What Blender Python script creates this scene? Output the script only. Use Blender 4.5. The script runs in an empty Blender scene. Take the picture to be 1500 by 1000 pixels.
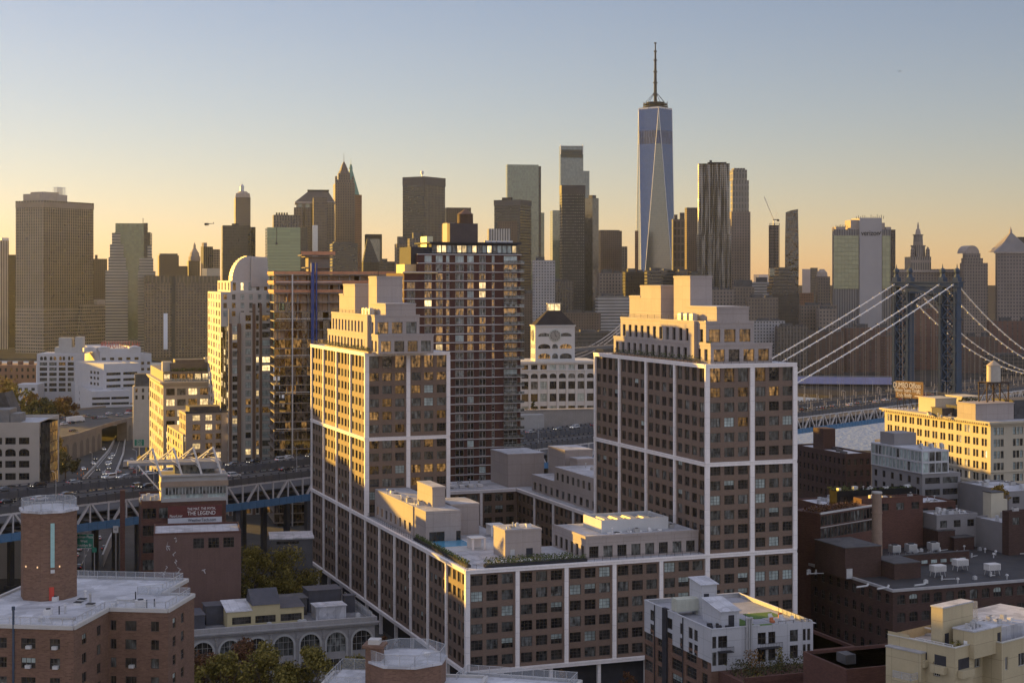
import bpy, bmesh, math, random
from mathutils import Vector, Matrix
R = math.radians
random.seed(7)
SC = bpy.context.scene
COL = SC.collection
# ---------------------------------------------------------------- camera, sky, sun, exposure
F = 2350.0            # focal length in photograph pixels (1500 wide)
H = 94.0              # camera height above the street
HV = 410.0            # row of the horizon in the photograph
cam = bpy.data.cameras.new('camera'); co = bpy.data.objects.new('camera', cam); COL.objects.link(co)
co.location = (0, 0, H); co.rotation_euler = (R(90), 0, 0)
cam.sensor_width = 36.0; cam.lens = 36.0 * F / 1500.0; cam.shift_y = -(500 - HV) / 1500.0
cam.clip_start = 1.0; cam.clip_end = 60000.0
SC.camera = co
SUN_AZ, SUN_EL = 54.0, 8.0          # degrees left of the view axis, above the horizon
w = bpy.data.worlds.new('World'); SC.world = w; w.use_nodes = True
nt = w.node_tree; bg = nt.nodes['Background']
sky = nt.nodes.new('ShaderNodeTexSky'); sky.sky_type = 'NISHITA'; sky.sun_disc = False
sky.sun_elevation = R(SUN_EL); sky.sun_rotation = R(-SUN_AZ)
sky.altitude = 0; sky.air_density = 1.0; sky.dust_density = 0.1; sky.ozone_density = 2.0
wb = nt.nodes.new('ShaderNodeVectorMath'); wb.operation = 'MULTIPLY'; wb.inputs[1].default_value = (1.24, 0.99, 1.10)   # white balance
nt.links.new(sky.outputs[0], wb.inputs[0])
# extra sky glow added overhead and in the east to lift shaded faces
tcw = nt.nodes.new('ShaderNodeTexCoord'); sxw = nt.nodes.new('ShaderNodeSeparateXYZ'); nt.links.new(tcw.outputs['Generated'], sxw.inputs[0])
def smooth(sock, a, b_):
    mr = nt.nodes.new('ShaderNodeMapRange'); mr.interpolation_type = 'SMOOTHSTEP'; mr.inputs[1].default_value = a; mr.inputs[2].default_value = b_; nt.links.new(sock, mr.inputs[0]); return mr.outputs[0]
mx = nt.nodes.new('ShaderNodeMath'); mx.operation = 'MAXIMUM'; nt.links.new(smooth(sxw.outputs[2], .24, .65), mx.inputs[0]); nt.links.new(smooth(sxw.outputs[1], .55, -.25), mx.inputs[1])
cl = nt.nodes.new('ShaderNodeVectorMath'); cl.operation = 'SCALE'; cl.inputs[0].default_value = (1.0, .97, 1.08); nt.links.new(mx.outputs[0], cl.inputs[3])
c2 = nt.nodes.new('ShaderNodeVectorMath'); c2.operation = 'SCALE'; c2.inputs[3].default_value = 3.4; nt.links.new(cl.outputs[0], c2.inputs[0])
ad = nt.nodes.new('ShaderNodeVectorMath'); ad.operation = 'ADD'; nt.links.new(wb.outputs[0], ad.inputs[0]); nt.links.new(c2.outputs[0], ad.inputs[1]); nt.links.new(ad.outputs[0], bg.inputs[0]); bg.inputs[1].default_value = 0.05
sl = bpy.data.lights.new('sun', 'SUN'); so = bpy.data.objects.new('sun', sl); COL.objects.link(so)
sl.energy = 5.0; sl.angle = R(0.5); sl.color = (1.0, 0.57, 0.08)
sd = Vector((-math.sin(R(SUN_AZ)) * math.cos(R(SUN_EL)), math.cos(R(SUN_AZ)) * math.cos(R(SUN_EL)), math.sin(R(SUN_EL))))
so.rotation_euler = sd.to_track_quat('Z', 'Y').to_euler()
SC.view_settings.view_transform = 'Standard'; SC.view_settings.look = 'None'
SC.view_settings.exposure = 1.38; SC.view_settings.gamma = 1.0; SC.view_settings.use_curve_mapping = False
SC.cycles.use_denoising = True
SC.cycles.max_bounces = 6; SC.cycles.diffuse_bounces = 3; SC.cycles.glossy_bounces = 3
SC.cycles.transparent_max_bounces = 8; SC.cycles.volume_bounces = 0
SC.cycles.sample_clamp_indirect = 4.0
HAZE = 0.000017
# ---------------------------------------------------------------- helpers
def P(u, v, Y): return Vector(((u - 750) / F * Y, Y, H - (v - HV) / F * Y))
def ZV(v, Y): return H - (v - HV) / F * Y
def XU(u, Y): return (u - 750) / F * Y
GT = 20.27            # turn of the street grid
def thing(name, label, cat, loc=(0, 0, 0), rot=0.0, group=None):
    o = bpy.data.objects.new(name, None); COL.objects.link(o); o.empty_display_size = 0.5
    o.location = loc; o.rotation_euler = (0, 0, rot); return tag(o, label, cat, group)
def tag(o, label, cat, group=None):
    o['label'] = label; o['category'] = cat
    if group: o['group'] = group
    return o
def kind(o, k): o['kind'] = k; return o
def dup(o, loc=None, rot=None, label=None, parent=None):
    c = o.copy(); COL.objects.link(c)
    if parent is not None: c.parent = parent
    if loc is not None: c.location = loc
    if rot is not None: c.rotation_euler = (0, 0, rot)
    if label: c['label'] = label
    for ch in list(o.children): dup(ch, parent=c)
    return c
class MB:
    """collects faces; build() links them as one mesh object"""
    def __init__(s): s.v = []; s.f = []; s.m = []; s.uv = []; s.X = None
    def q(s, pts, m=0, uv=None):
        n = len(s.v); pts = [Vector(p) for p in pts]
        if uv is None:
            e = pts[1] - pts[0]; L = e.length or 1; e = e / L
            nn = (pts[1] - pts[0]).cross(pts[-1] - pts[0])
            if nn.length > 0: nn.normalize()
            if abs(nn.z) < 0.8:
                h = Vector((-nn.y, nn.x, 0)); h = h.normalized() if h.length > 0 else e
                uv = [(p.dot(h), p.z) for p in pts]
            else: uv = [(p.x, p.y) for p in pts]
        if s.X is not None: pts = [s.X @ p for p in pts]
        s.v += pts; s.f.append(range(n, n + len(pts))); s.m.append(m); s.uv += uv
    def box(s, x0, x1, y0, y1, z0, z1, m=0, top=None, bottom=True):
        if x0 > x1: x0, x1 = x1, x0
        if y0 > y1: y0, y1 = y1, y0
        s.prism([(x0, y0), (x1, y0), (x1, y1), (x0, y1)], z0, z1, m, top, bottom)
    def prism(s, poly, z0, z1, m=0, top=None, bottom=True, poly1=None, cap=True):
        p1 = poly1 or poly; n = len(poly); d = 0.0
        for i in range(n):
            a, b = poly[i], poly[(i + 1) % n]; c, e = p1[i], p1[(i + 1) % n]
            L = math.hypot(b[0] - a[0], b[1] - a[1])
            s.q([(a[0], a[1], z0), (b[0], b[1], z0), (e[0], e[1], z1), (c[0], c[1], z1)], m, [(d, z0), (d + L, z0), (d + L, z1), (d, z1)]); d += L
        if cap: s.q([(a[0], a[1], z1) for a in p1], m if top is None else top)
        if bottom: s.q([(a[0], a[1], z0) for a in reversed(poly)], m)
    def ngon(s, cx, cy, z0, z1, r0, r1, n=12, m=0, top=None, ph=0.0, cap=True):
        A = [(cx + r0 * math.cos(ph + 2 * math.pi * i / n), cy + r0 * math.sin(ph + 2 * math.pi * i / n)) for i in range(n)]
        B_ = [(cx + r1 * math.cos(ph + 2 * math.pi * i / n), cy + r1 * math.sin(ph + 2 * math.pi * i / n)) for i in range(n)]
        s.prism(A, z0, z1, m, top, True, B_, cap)
    def tube(s, p, q, r, n=6, m=0, r1=None):
        p = Vector(p); q = Vector(q); d = q - p; L = d.length
        if L < 1e-6: return
        r1 = r if r1 is None else r1
        Mx = Matrix.Translation(p) @ d.to_track_quat('Z', 'Y').to_matrix().to_4x4()
        old = s.X; s.X = Mx if old is None else old @ Mx
        s.ngon(0, 0, 0, L, r, r1, n, m, ph=math.pi / n); s.X = old
    def bar(s, p, q, w_, h_, m=0):
        p = Vector(p); q = Vector(q); d = q - p; L = d.length
        if L < 1e-6: return
        x = d.normalized(); up = Vector((0, 0, 1))
        if abs(x.z) > 0.95: up = Vector((0, 1, 0))
        y = up.cross(x).normalized(); z = x.cross(y)
        Mx = Matrix(((x.x, y.x, z.x, p.x), (x.y, y.y, z.y, p.y), (x.z, y.z, z.z, p.z), (0, 0, 0, 1)))
        old = s.X; s.X = Mx if old is None else old @ Mx
        s.box(0, L, -w_ / 2, w_ / 2, -h_ / 2, h_ / 2, m); s.X = old
    def build(s, name, mats, parent=None, loc=(0, 0, 0), rot=0.0, smooth=False):
        me = s.mesh(name, mats, smooth)
        return link(name, me, parent, loc, rot)
    def mesh(s, name, mats, smooth=False):
        me = bpy.data.meshes.new(name); me.from_pydata([tuple(p) for p in s.v], [], [list(f) for f in s.f])
        if not isinstance(mats, (list, tuple)): mats = [mats]
        for m in mats: me.materials.append(m)
        me.polygons.foreach_set('material_index', s.m)
        ul = me.uv_layers.new(name='UVMap'); ul.data.foreach_set('uv', [c for t in s.uv for c in t])
        if smooth: me.polygons.foreach_set('use_smooth', [True] * len(me.polygons))
        me.update(); return me
def link(name, me, parent=None, loc=(0, 0, 0), rot=0.0):
    o = bpy.data.objects.new(name, me); COL.objects.link(o); o.location = loc; o.rotation_euler = (0, 0, rot)
    if parent is not None: o.parent = parent
    return o
# ---------------------------------------------------------------- materials
def newmat(name):
    m = bpy.data.materials.new(name); m.use_nodes = True
    return m, m.node_tree, m.node_tree.nodes['Principled BSDF']
def N(nt, t, **k):
    n = nt.nodes.new(t)
    for a, b in k.items(): setattr(n, a, b)
    return n
def mth(nt, op, a, b=None, c=None):
    n = N(nt, 'ShaderNodeMath', operation=op)
    for i, x in enumerate((a, b, c)):
        if x is None: continue
        if isinstance(x, (int, float)): n.inputs[i].default_value = x
        else: nt.links.new(x, n.inputs[i])
    return n.outputs[0]
def mixc(nt, f, a, b, bt='MIX'):
    n = N(nt, 'ShaderNodeMix', data_type='RGBA', blend_type=bt)
    for s_, x in ((n.inputs[0], f), (n.inputs[6], a), (n.inputs[7], b)):
        if isinstance(x, (int, float)): s_.default_value = x
        elif isinstance(x, (tuple, list)): s_.default_value = (*x[:3], 1)
        else: nt.links.new(x, s_)
    return n.outputs[2]
def mat(name, col, rough=0.8, vary=0.18, scale=0.35, metal=0.0, fine=True, bump=0.0, streak=0.0, spec=0.35, brick=0.0, seam=0.0, joint=None):
    """plain surface with weathered variation in the object's own space"""
    m, nt, b = newmat(name); col = [c * max(1.0, 1.75 - 1.5 * c) for c in col[:3]]
    tc = N(nt, 'ShaderNodeTexCoord').outputs['Object']
    n1 = N(nt, 'ShaderNodeTexNoise'); n1.inputs['Scale'].default_value = scale; n1.inputs['Detail'].default_value = 5
    nt.links.new(tc, n1.inputs['Vector'])
    f = n1.outputs['Fac']
    if streak:
        mp = N(nt, 'ShaderNodeMapping'); mp.inputs['Scale'].default_value = (1.1, 1.1, 0.06); nt.links.new(tc, mp.inputs['Vector'])
        n2 = N(nt, 'ShaderNodeTexNoise'); n2.inputs['Scale'].default_value = 1.6; n2.inputs['Detail'].default_value = 4
        nt.links.new(mp.outputs[0], n2.inputs['Vector'])
        f = mth(nt, 'ADD', mth(nt, 'MULTIPLY', f, 1 - streak), mth(nt, 'MULTIPLY', n2.outputs['Fac'], streak))
    if fine:
        n3 = N(nt, 'ShaderNodeTexNoise'); n3.inputs['Scale'].default_value = scale * 9; n3.inputs['Detail'].default_value = 3
        nt.links.new(tc, n3.inputs['Vector'])
        f = mth(nt, 'ADD', mth(nt, 'MULTIPLY', f, 0.65), mth(nt, 'MULTIPLY', n3.outputs['Fac'], 0.35))
    g = mth(nt, 'MULTIPLY_ADD', mth(nt, 'SUBTRACT', f, 0.5), vary * 5, 1.0)
    g = mth(nt, 'MAXIMUM', g, 0.3)
    if brick or joint:
        u_ = N(nt, 'ShaderNodeUVMap', uv_map='UVMap').outputs[0]
        br_ = N(nt, 'ShaderNodeTexBrick'); nt.links.new(u_, br_.inputs['Vector']); br_.inputs['Scale'].default_value = 1.0; br_.inputs['Mortar Smooth'].default_value = .3
        if brick: br_.inputs['Brick Width'].default_value = .62; br_.inputs['Row Height'].default_value = .21; br_.inputs['Mortar Size'].default_value = .03; c = (1 - brick, 1 + brick, 1 + brick * .6)
        else: br_.offset = 0; br_.inputs['Brick Width'].default_value = joint[0]; br_.inputs['Row Height'].default_value = joint[1]; br_.inputs['Mortar Size'].default_value = .05; c = (.97, 1.04, .72)
        for k_, x_ in zip(('Color1', 'Color2', 'Mortar'), c): br_.inputs[k_].default_value = (x_, x_, x_, 1)
        g = mth(nt, 'MULTIPLY', g, br_.outputs['Color'])
    if seam:      # welded sheets, ponding rings and patched squares on a flat roof
        sp = N(nt, 'ShaderNodeSeparateXYZ'); nt.links.new(tc, sp.inputs[0])
        ln = mth(nt, 'MAXIMUM', mth(nt, 'LESS_THAN', mth(nt, 'FRACT', mth(nt, 'DIVIDE', sp.outputs[0], seam)), .06), mth(nt, 'LESS_THAN', mth(nt, 'FRACT', mth(nt, 'DIVIDE', sp.outputs[1], seam * 4.3)), .014))
        vo = N(nt, 'ShaderNodeTexVoronoi', distance='CHEBYCHEV'); vo.inputs['Scale'].default_value = .22; nt.links.new(tc, vo.inputs['Vector']); pr = N(nt, 'ShaderNodeSeparateColor'); nt.links.new(vo.outputs['Color'], pr.inputs[0])
        n9 = N(nt, 'ShaderNodeTexNoise'); n9.inputs['Scale'].default_value = .16; n9.inputs['Detail'].default_value = 2; nt.links.new(tc, n9.inputs['Vector']); rg = mth(nt, 'LESS_THAN', mth(nt, 'ABSOLUTE', mth(nt, 'SUBTRACT', n9.outputs['Fac'], .55)), .045)
        g = mth(nt, 'MULTIPLY', g, mth(nt, 'MULTIPLY', mth(nt, 'MULTIPLY_ADD', ln, -.22, 1.0), mth(nt, 'MULTIPLY', mth(nt, 'MULTIPLY_ADD', pr.outputs[0], .22, .88), mth(nt, 'MULTIPLY_ADD', rg, -.2, 1.0))))
    h = N(nt, 'ShaderNodeVectorMath', operation='SCALE'); h.inputs[0].default_value = col[:3]; nt.links.new(g, h.inputs[3])
    nt.links.new(h.outputs[0], b.inputs['Base Color'])
    b.inputs['Roughness'].default_value = rough; b.inputs['Metallic'].default_value = metal
    b.inputs['Specular IOR Level'].default_value = spec
    if bump:
        bp = N(nt, 'ShaderNodeBump'); bp.inputs['Strength'].default_value = bump; bp.inputs['Distance'].default_value = 0.2
        nt.links.new(f, bp.inputs['Height']); nt.links.new(bp.outputs[0], b.inputs['Normal'])
    return m
def glass(name, col=(0.02, 0.022, 0.026), rough=0.06, spec=0.6, emit=None, es=0.0, vary=0.5, room=0.0):
    m, nt, b = newmat(name)
    g = N(nt, 'ShaderNodeNewGeometry'); oi = N(nt, 'ShaderNodeObjectInfo')
    r = mth(nt, 'FRACT', mth(nt, 'ADD', mth(nt, 'MULTIPLY', g.outputs['Random Per Island'], 7.31), mth(nt, 'MULTIPLY', oi.outputs['Random'], 13.7)))
    k = mth(nt, 'MULTIPLY_ADD', r, vary * 2, 1 - vary)
    if room:      # curtains, furniture and people's things behind the pane; also breaks up painted reflections
        mp = N(nt, 'ShaderNodeMapping'); mp.inputs['Scale'].default_value = (1, 1, .45); nt.links.new(g.outputs['Position'], mp.inputs['Vector'])
        nz = N(nt, 'ShaderNodeTexNoise'); nz.inputs['Scale'].default_value = 1.1; nz.inputs['Detail'].default_value = 4; nt.links.new(mp.outputs[0], nz.inputs['Vector'])
        cr = N(nt, 'ShaderNodeMapRange'); cr.inputs[1].default_value = .38; cr.inputs[2].default_value = .64; cr.inputs[3].default_value = 1 - room; cr.inputs[4].default_value = 1 + room * .7; nt.links.new(nz.outputs['Fac'], cr.inputs[0])
        k = mth(nt, 'MULTIPLY', k, cr.outputs[0])
    h = N(nt, 'ShaderNodeVectorMath', operation='SCALE'); h.inputs[0].default_value = col; nt.links.new(k, h.inputs[3])
    nt.links.new(h.outputs[0], b.inputs['Base Color'])
    n2 = N(nt, 'ShaderNodeTexNoise'); n2.inputs['Scale'].default_value = .5; nt.links.new(g.outputs['Position'], n2.inputs['Vector']); bp = N(nt, 'ShaderNodeBump'); bp.inputs['Strength'].default_value = .12; bp.inputs['Distance'].default_value = .3; nt.links.new(n2.outputs['Fac'], bp.inputs['Height']); nt.links.new(bp.outputs[0], b.inputs['Normal'])
    b.inputs['Roughness'].default_value = rough; b.inputs['Specular IOR Level'].default_value = spec
    if emit:
        b.inputs['Emission Color'].default_value = (*emit, 1); nt.links.new(mth(nt, 'MULTIPLY', k, es), b.inputs['Emission Strength'])
    return m
_fm = {}
def fmat(name, wall, gl, fh=3.6, bw=1.6, wf=0.6, hf=0.55, rough=0.12, vary=0.6, spec=0.6, wrough=0.75, wmetal=0.0, macro=0.12, lit=0.0, gmetal=0.0, wob=0.0):
    """a far facade: floors fh high and bays bw wide read from the wall's own metres, panes set in the wall"""
    m, nt, b = newmat(name)
    uv = N(nt, 'ShaderNodeUVMap', uv_map='UVMap'); sp = N(nt, 'ShaderNodeSeparateXYZ'); nt.links.new(uv.outputs[0], sp.inputs[0])
    U = mth(nt, 'DIVIDE', sp.outputs[0], bw); V = mth(nt, 'DIVIDE', sp.outputs[1], fh)
    fu = mth(nt, 'ABSOLUTE', mth(nt, 'SUBTRACT', mth(nt, 'FRACT', U), 0.5)); fv = mth(nt, 'ABSOLUTE', mth(nt, 'SUBTRACT', mth(nt, 'FRACT', V), 0.5))
    mk = mth(nt, 'MULTIPLY', mth(nt, 'LESS_THAN', fu, wf / 2), mth(nt, 'LESS_THAN', fv, hf / 2))
    cb = N(nt, 'ShaderNodeCombineXYZ'); nt.links.new(mth(nt, 'FLOOR', U), cb.inputs[0]); nt.links.new(mth(nt, 'FLOOR', V), cb.inputs[1])
    wn = N(nt, 'ShaderNodeTexWhiteNoise', noise_dimensions='2D'); nt.links.new(cb.outputs[0], wn.inputs['Vector'])
    k = mth(nt, 'MULTIPLY_ADD', wn.outputs['Value'], vary * 2, 1 - vary)
    gs = N(nt, 'ShaderNodeVectorMath', operation='SCALE'); gs.inputs[0].default_value = gl; nt.links.new(k, gs.inputs[3])
    tc = N(nt, 'ShaderNodeTexCoord').outputs['Object']
    nz = N(nt, 'ShaderNodeTexNoise'); nz.inputs['Scale'].default_value = 0.05; nz.inputs['Detail'].default_value = 6; nt.links.new(tc, nz.inputs['Vector'])
    wk = mth(nt, 'MULTIPLY_ADD', mth(nt, 'SUBTRACT', nz.outputs['Fac'], 0.5), macro * 6, 1.0)
    ws = N(nt, 'ShaderNodeVectorMath', operation='SCALE'); ws.inputs[0].default_value = [c * .82 for c in wall]; nt.links.new(wk, ws.inputs[3])
    nt.links.new(mixc(nt, mk, ws.outputs[0], gs.outputs[0]), b.inputs['Base Color'])
    nt.links.new(mth(nt, 'MULTIPLY_ADD', mk, rough - wrough, wrough), b.inputs['Roughness'])
    nt.links.new(mth(nt, 'MULTIPLY_ADD', mk, gmetal - wmetal, wmetal), b.inputs['Metallic'])
    nt.links.new(mth(nt, 'MULTIPLY_ADD', mk, spec - 0.3, 0.3), b.inputs['Specular IOR Level'])
    if wob:
        n2 = N(nt, 'ShaderNodeTexNoise'); n2.inputs['Scale'].default_value = 0.12; n2.inputs['Detail'].default_value = 2; nt.links.new(tc, n2.inputs['Vector'])
        bp = N(nt, 'ShaderNodeBump'); bp.inputs['Strength'].default_value = wob; bp.inputs['Distance'].default_value = 1.0
        nt.links.new(n2.outputs['Fac'], bp.inputs['Height']); nt.links.new(bp.outputs[0], b.inputs['Normal'])
    if lit:
        b.inputs['Emission Color'].default_value = (1, 0.62, 0.25, 1)
        nt.links.new(mth(nt, 'MULTIPLY', mk, mth(nt, 'MULTIPLY', mth(nt, 'GREATER_THAN', wn.outputs['Value'], 1 - lit), 0.5)), b.inputs['Emission Strength'])
    return m
ROOF = mat('roof_membrane', (0.36, 0.36, 0.40), 0.7, 0.2, 0.12, seam=1.9)
ROOFD = mat('roof_dark', (0.05, 0.048, 0.05), 0.8, 0.25, 0.15, seam=1.5)
STEEL = mat('galvanised_steel', (0.42, 0.42, 0.43), 0.45, 0.12, 1.0, metal=0.4)
DARK = mat('dark_metal', (0.026, 0.026, 0.03), 0.7, 0.2, 0.8, spec=.08)
WHITE = mat('white_paint', (0.62, 0.60, 0.58), 0.6, 0.1, 0.5)
CONC = mat('concrete', (0.30, 0.28, 0.26), 0.85, 0.2, 0.2, streak=0.4)
FRAME = mat('window_frame_dark', (0.035, 0.03, 0.028), 0.5, 0.1, 1.0)
FRAMEW = mat('window_frame_white', (0.5, 0.49, 0.46), 0.5, 0.1, 1.0)
GD = glass('window_glass', (.036, .034, .032), room=.6); GB = glass('window_blind', (0.34, 0.40, 0.38), 0.35, 0.5, vary=0.25, room=.3)
GC = glass('window_curtain', (0.10, 0.105, 0.10), 0.25, 0.5, vary=0.5, room=.8)
GA = glass('window_amber_glow', (0.10, 0.055, 0.02), 0.1, 0.6, (1.0, 0.52, 0.16), 0.055, vary=0.7, room=.95)  # emits amber in place of low sun reflected or seen through the glass
GY = glass('window_bright_glow', (0.2, 0.15, 0.08), 0.1, 0.6, (1.0, 0.70, 0.33), 0.46, vary=0.5, room=.5)  # emits yellow in place of the sunset mirrored in the panes
WM = {'dark': GD, 'blind': GB, 'curtain': GC, 'amber': GA, 'bright': GY}
# ---------------------------------------------------------------- windows and walls with real openings
_wc = {}
def win_mesh(style, kd, w_, h_, fr):
    """a window in its own frame: x along the wall, y into the wall, origin at the lower left"""
    k = (style, kd, round(w_, 2), round(h_, 2), fr.name)
    if k in _wc: return _wc[k]
    b = MB(); t = 0.07
    nx, nz = {'grid': (3, 3), 'pair': (2, 2), 'sash': (1, 2), 'four': (4, 3), 'plain': (1, 1), 'duo': (2, 1), 'trio': (3, 2), 'tall': (2, 3)}[style]
    b.box(0, w_, 0, .1, 0, t); b.box(0, w_, 0, .1, h_ - t, h_); b.box(0, t, 0.002, .1, t, h_ - t); b.box(w_ - t, w_, 0.002, .1, t, h_ - t)
    for i in range(1, nx): x = w_ * i / nx; b.box(x - t / 2, x + t / 2, .02, .09, t, h_ - t)
    for i in range(1, nz): z = h_ * i / nz; b.box(t, w_ - t, .025, .085, z - t / 2, z + t / 2)
    up = kd.endswith('+')
    base = kd.rstrip('+')
    zs = h_ * 0.5
    if up:
        b.q([(t, .06, t), (w_ - t, .06, t), (w_ - t, .06, zs), (t, .06, zs)], 2); b.q([(t, .06, zs), (w_ - t, .06, zs), (w_ - t, .06, h_ - t), (t, .06, h_ - t)], 1)
    else: b.q([(t, .06, t), (w_ - t, .06, t), (w_ - t, .06, h_ - t), (t, .06, h_ - t)], 1)
    me = b.mesh('window', [fr, WM[base], GD]); _wc[k] = me
    return me
def pick(ws):
    r = random.random() * sum(x for _, x in ws)
    for k, x in ws:
        r -= x
        if r <= 0: return k
    return ws[-1][0]
KM = [('dark', 5), ('curtain', 2.5), ('blind', .9), ('blind+', .7)]
class Bd:
    """a building in its own frame: origin at the near corner, x along the right-hand face, y along the left-hand face"""
    def __init__(s, name, label, uC, Y, th=GT, uL=None, uR=None, W=None, D=None, z0=0.0, group=None, cat='building'):
        X = XU(uC, Y); s.o = Vector((X, Y, z0)); s.th = R(th); s.Y = Y; s.z0 = z0
        c, n = math.cos(s.th), math.sin(s.th)
        if W is None: k = (uR - 750) / F; W = (k * Y - X) / (c - k * n)
        if D is None: k = (uL - 750) / F; D = (k * Y - X) / (-n - k * c)
        s.W, s.D = W, D
        s.t = thing(name, label, cat, (X, Y, z0), s.th, group); s.wins = []; s.xs = {}
    def w(s, x, y, z=0): return s.t_mat() @ Vector((x, y, z))
    def t_mat(s): return Matrix.Translation(s.o) @ Matrix.Rotation(s.th, 4, 'Z')
    def z(s, v, x=0.0, y=0.0):
        """local height of image row v at local x, y"""
        return ZV(v, s.Y + x * math.sin(s.th) + y * math.cos(s.th)) - s.z0
    def x(s, u, y=0.0):
        """local x of image column u on the plane y"""
        c, n = math.cos(s.th), math.sin(s.th); k = (u - 750) / F; X0 = s.o.x - y * n; Y0 = s.Y + y * c
        return (k * Y0 - X0) / (c - k * n)
    def y(s, u, x=0.0):
        c, n = math.cos(s.th), math.sin(s.th); k = (u - 750) / F; X0 = s.o.x + x * c; Y0 = s.Y + x * n
        return (k * Y0 - X0) / (-n - k * c)
    def face(s, mb, side, off, a0, a1, z0, z1, xs=(), zs=(), dp=0.3, style='grid', kinds=KM, fr=None, m=0, rm=None, arch=False, skip=None):
        """wall face with real openings; side R: plane y=off, L: plane x=off, E: plane x=off facing +x, B: plane y=off facing +y"""
        fr = fr or FRAME; rm = m if rm is None else rm
        def pt(a, z, d):
            if side == 'R': return (a, off + d, z)
            if side == 'L': return (off + d, a, z)
            if side == 'E': return (off - d, a, z)
            return (a, off - d, z)
        fl = side in 'LB'
        def Q(a, b_, c, d, mm, uv):
            mb.q([a, d, c, b_] if fl else [a, b_, c, d], mm, [uv[0], uv[3], uv[2], uv[1]] if fl else uv)
        A = sorted({round(t, 4) for t in [a0, a1] + [t for p in xs for t in p]}); Zs = sorted({round(t, 4) for t in [z0, z1] + [t for p in zs for t in p]})
        ins = lambda p, L: any(l[0] - 1e-3 < p[0] and p[1] < l[1] + 1e-3 for l in L)
        sk = skip or (lambda i, j: False)
        for zi in range(len(Zs) - 1):
            zb, zt = Zs[zi], Zs[zi + 1]; row = [j for j, l in enumerate(zs) if l[0] - 1e-3 < zb and zt < l[1] + 1e-3]
            st = None
            for ai in range(len(A) - 1):
                l0, l1 = A[ai], A[ai + 1]; hole = False
                if row:
                    c = [i for i, l in enumerate(xs) if l[0] - 1e-3 < l0 and l1 < l[1] + 1e-3]
                    hole = bool(c) and not sk(c[0], row[0])
                if hole:
                    if st is not None: Q(pt(st, zb, 0), pt(l0, zb, 0), pt(l0, zt, 0), pt(st, zt, 0), m, [(st, zb), (l0, zb), (l0, zt), (st, zt)]); st = None
                elif st is None: st = l0
            if st is not None: Q(pt(st, zb, 0), pt(a1, zb, 0), pt(a1, zt, 0), pt(st, zt, 0), m, [(st, zb), (a1, zb), (a1, zt), (st, zt)])
        for j, (zb, zt) in enumerate(zs):
            for i, (l0, l1) in enumerate(xs):
                if sk(i, j): continue
                for a, b_, c, d in (((l0, zb), (l0, zt), None, None), ((l1, zt), (l1, zb), None, None), ((l1, zb), (l0, zb), None, None), ((l0, zt), (l1, zt), None, None)):
                    mb.q([pt(*a, 0), pt(*b_, 0), pt(*b_, dp), pt(*a, dp)], rm)
                if arch:
                    n = 8; r = (l1 - l0) / 2; rh = min(r, (zt - zb) * .6) if arch is True else arch; cx = (l0 + l1) / 2; zc = zt - rh
                    ar = [(cx - r * math.cos(math.pi * k / n), zc + rh * math.sin(math.pi * k / n)) for k in range(n + 1)]
                    for k in range(n):
                        (p0, q0), (p1, q1) = ar[k], ar[k + 1]
                        Q(pt(p0, q0, .002), pt(p1, q1, .002), pt(p1, zt, .002), pt(p0, zt, .002), m, [(p0, q0), (p1, q1), (p1, zt), (p0, zt)])
                        mb.q([pt(p0, q0, .002), pt(p1, q1, .002), pt(p1, q1, dp), pt(p0, q0, dp)], rm)
                if style is None: continue
                st_ = style(i, j) if callable(style) else style
                kd = kinds(i, j) if callable(kinds) else pick(kinds)
                if side == 'R': loc, rz = (l0, off + dp - .12, zb), 0.0
                elif side == 'L': loc, rz = (off + dp - .12, l1, zb), -math.pi / 2
                elif side == 'E': loc, rz = (off - dp + .12, l0, zb), math.pi / 2
                else: loc, rz = (l1, off - dp + .12, zb), math.pi
                s.wins.append((win_mesh(st_, kd, l1 - l0, zt - zb, fr), loc, rz))
    def windows(s, cap=100, key=None):
        M_ = s.t_mat(); C0 = Vector((0, 0, H))
        L = sorted(s.wins, key=key or (lambda t: ((M_ @ Vector(t[1])) - C0).length))
        for me, loc, rz in L[:cap]: link('window', me, s.t, loc, rz)
        if L[cap:]:
            b = MB(); mats = []
            for me, loc, rz in L[cap:]:
                T = Matrix.Translation(loc) @ Matrix.Rotation(rz, 4, 'Z'); n = len(b.v)
                b.v += [T @ v.co for v in me.vertices]
                for p in me.polygons:
                    mt = me.materials[p.material_index]
                    if mt not in mats: mats.append(mt)
                    b.f.append([n + i for i in p.vertices]); b.m.append(mats.index(mt)); b.uv += [(0, 0)] * len(p.vertices)
            kind(b.build('window', mats, s.t), 'stuff')
        s.wins = []
    def part(s, name, mb, mats, smooth=False): return mb.build(name, mats, s.t, smooth=smooth)
    def parapet(s, x0, x1, y0, y1, z, m, h=.9, t=.3, name='parapet', rm=None, sk=''):
        """roof slab with a parapet round it"""
        r = MB(); r.box(x0 + .01, x1 - .01, y0 + .01, y1 - .01, z - .3, z, 0); s.part('roof', r, rm or ROOF)
        p = MB()
        if 'R' not in sk: p.box(x0, x1, y0, y0 + t, z - .02, z + h)
        if 'B' not in sk: p.box(x0, x1, y1 - t, y1, z - .02, z + h)
        if 'L' not in sk: p.box(x0, x0 + t, y0 + t, y1 - t, z - .02, z + h)
        if 'E' not in sk: p.box(x1 - t, x1, y0 + t, y1 - t, z - .02, z + h)
        if p.v: s.part(name, p, m)
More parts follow.
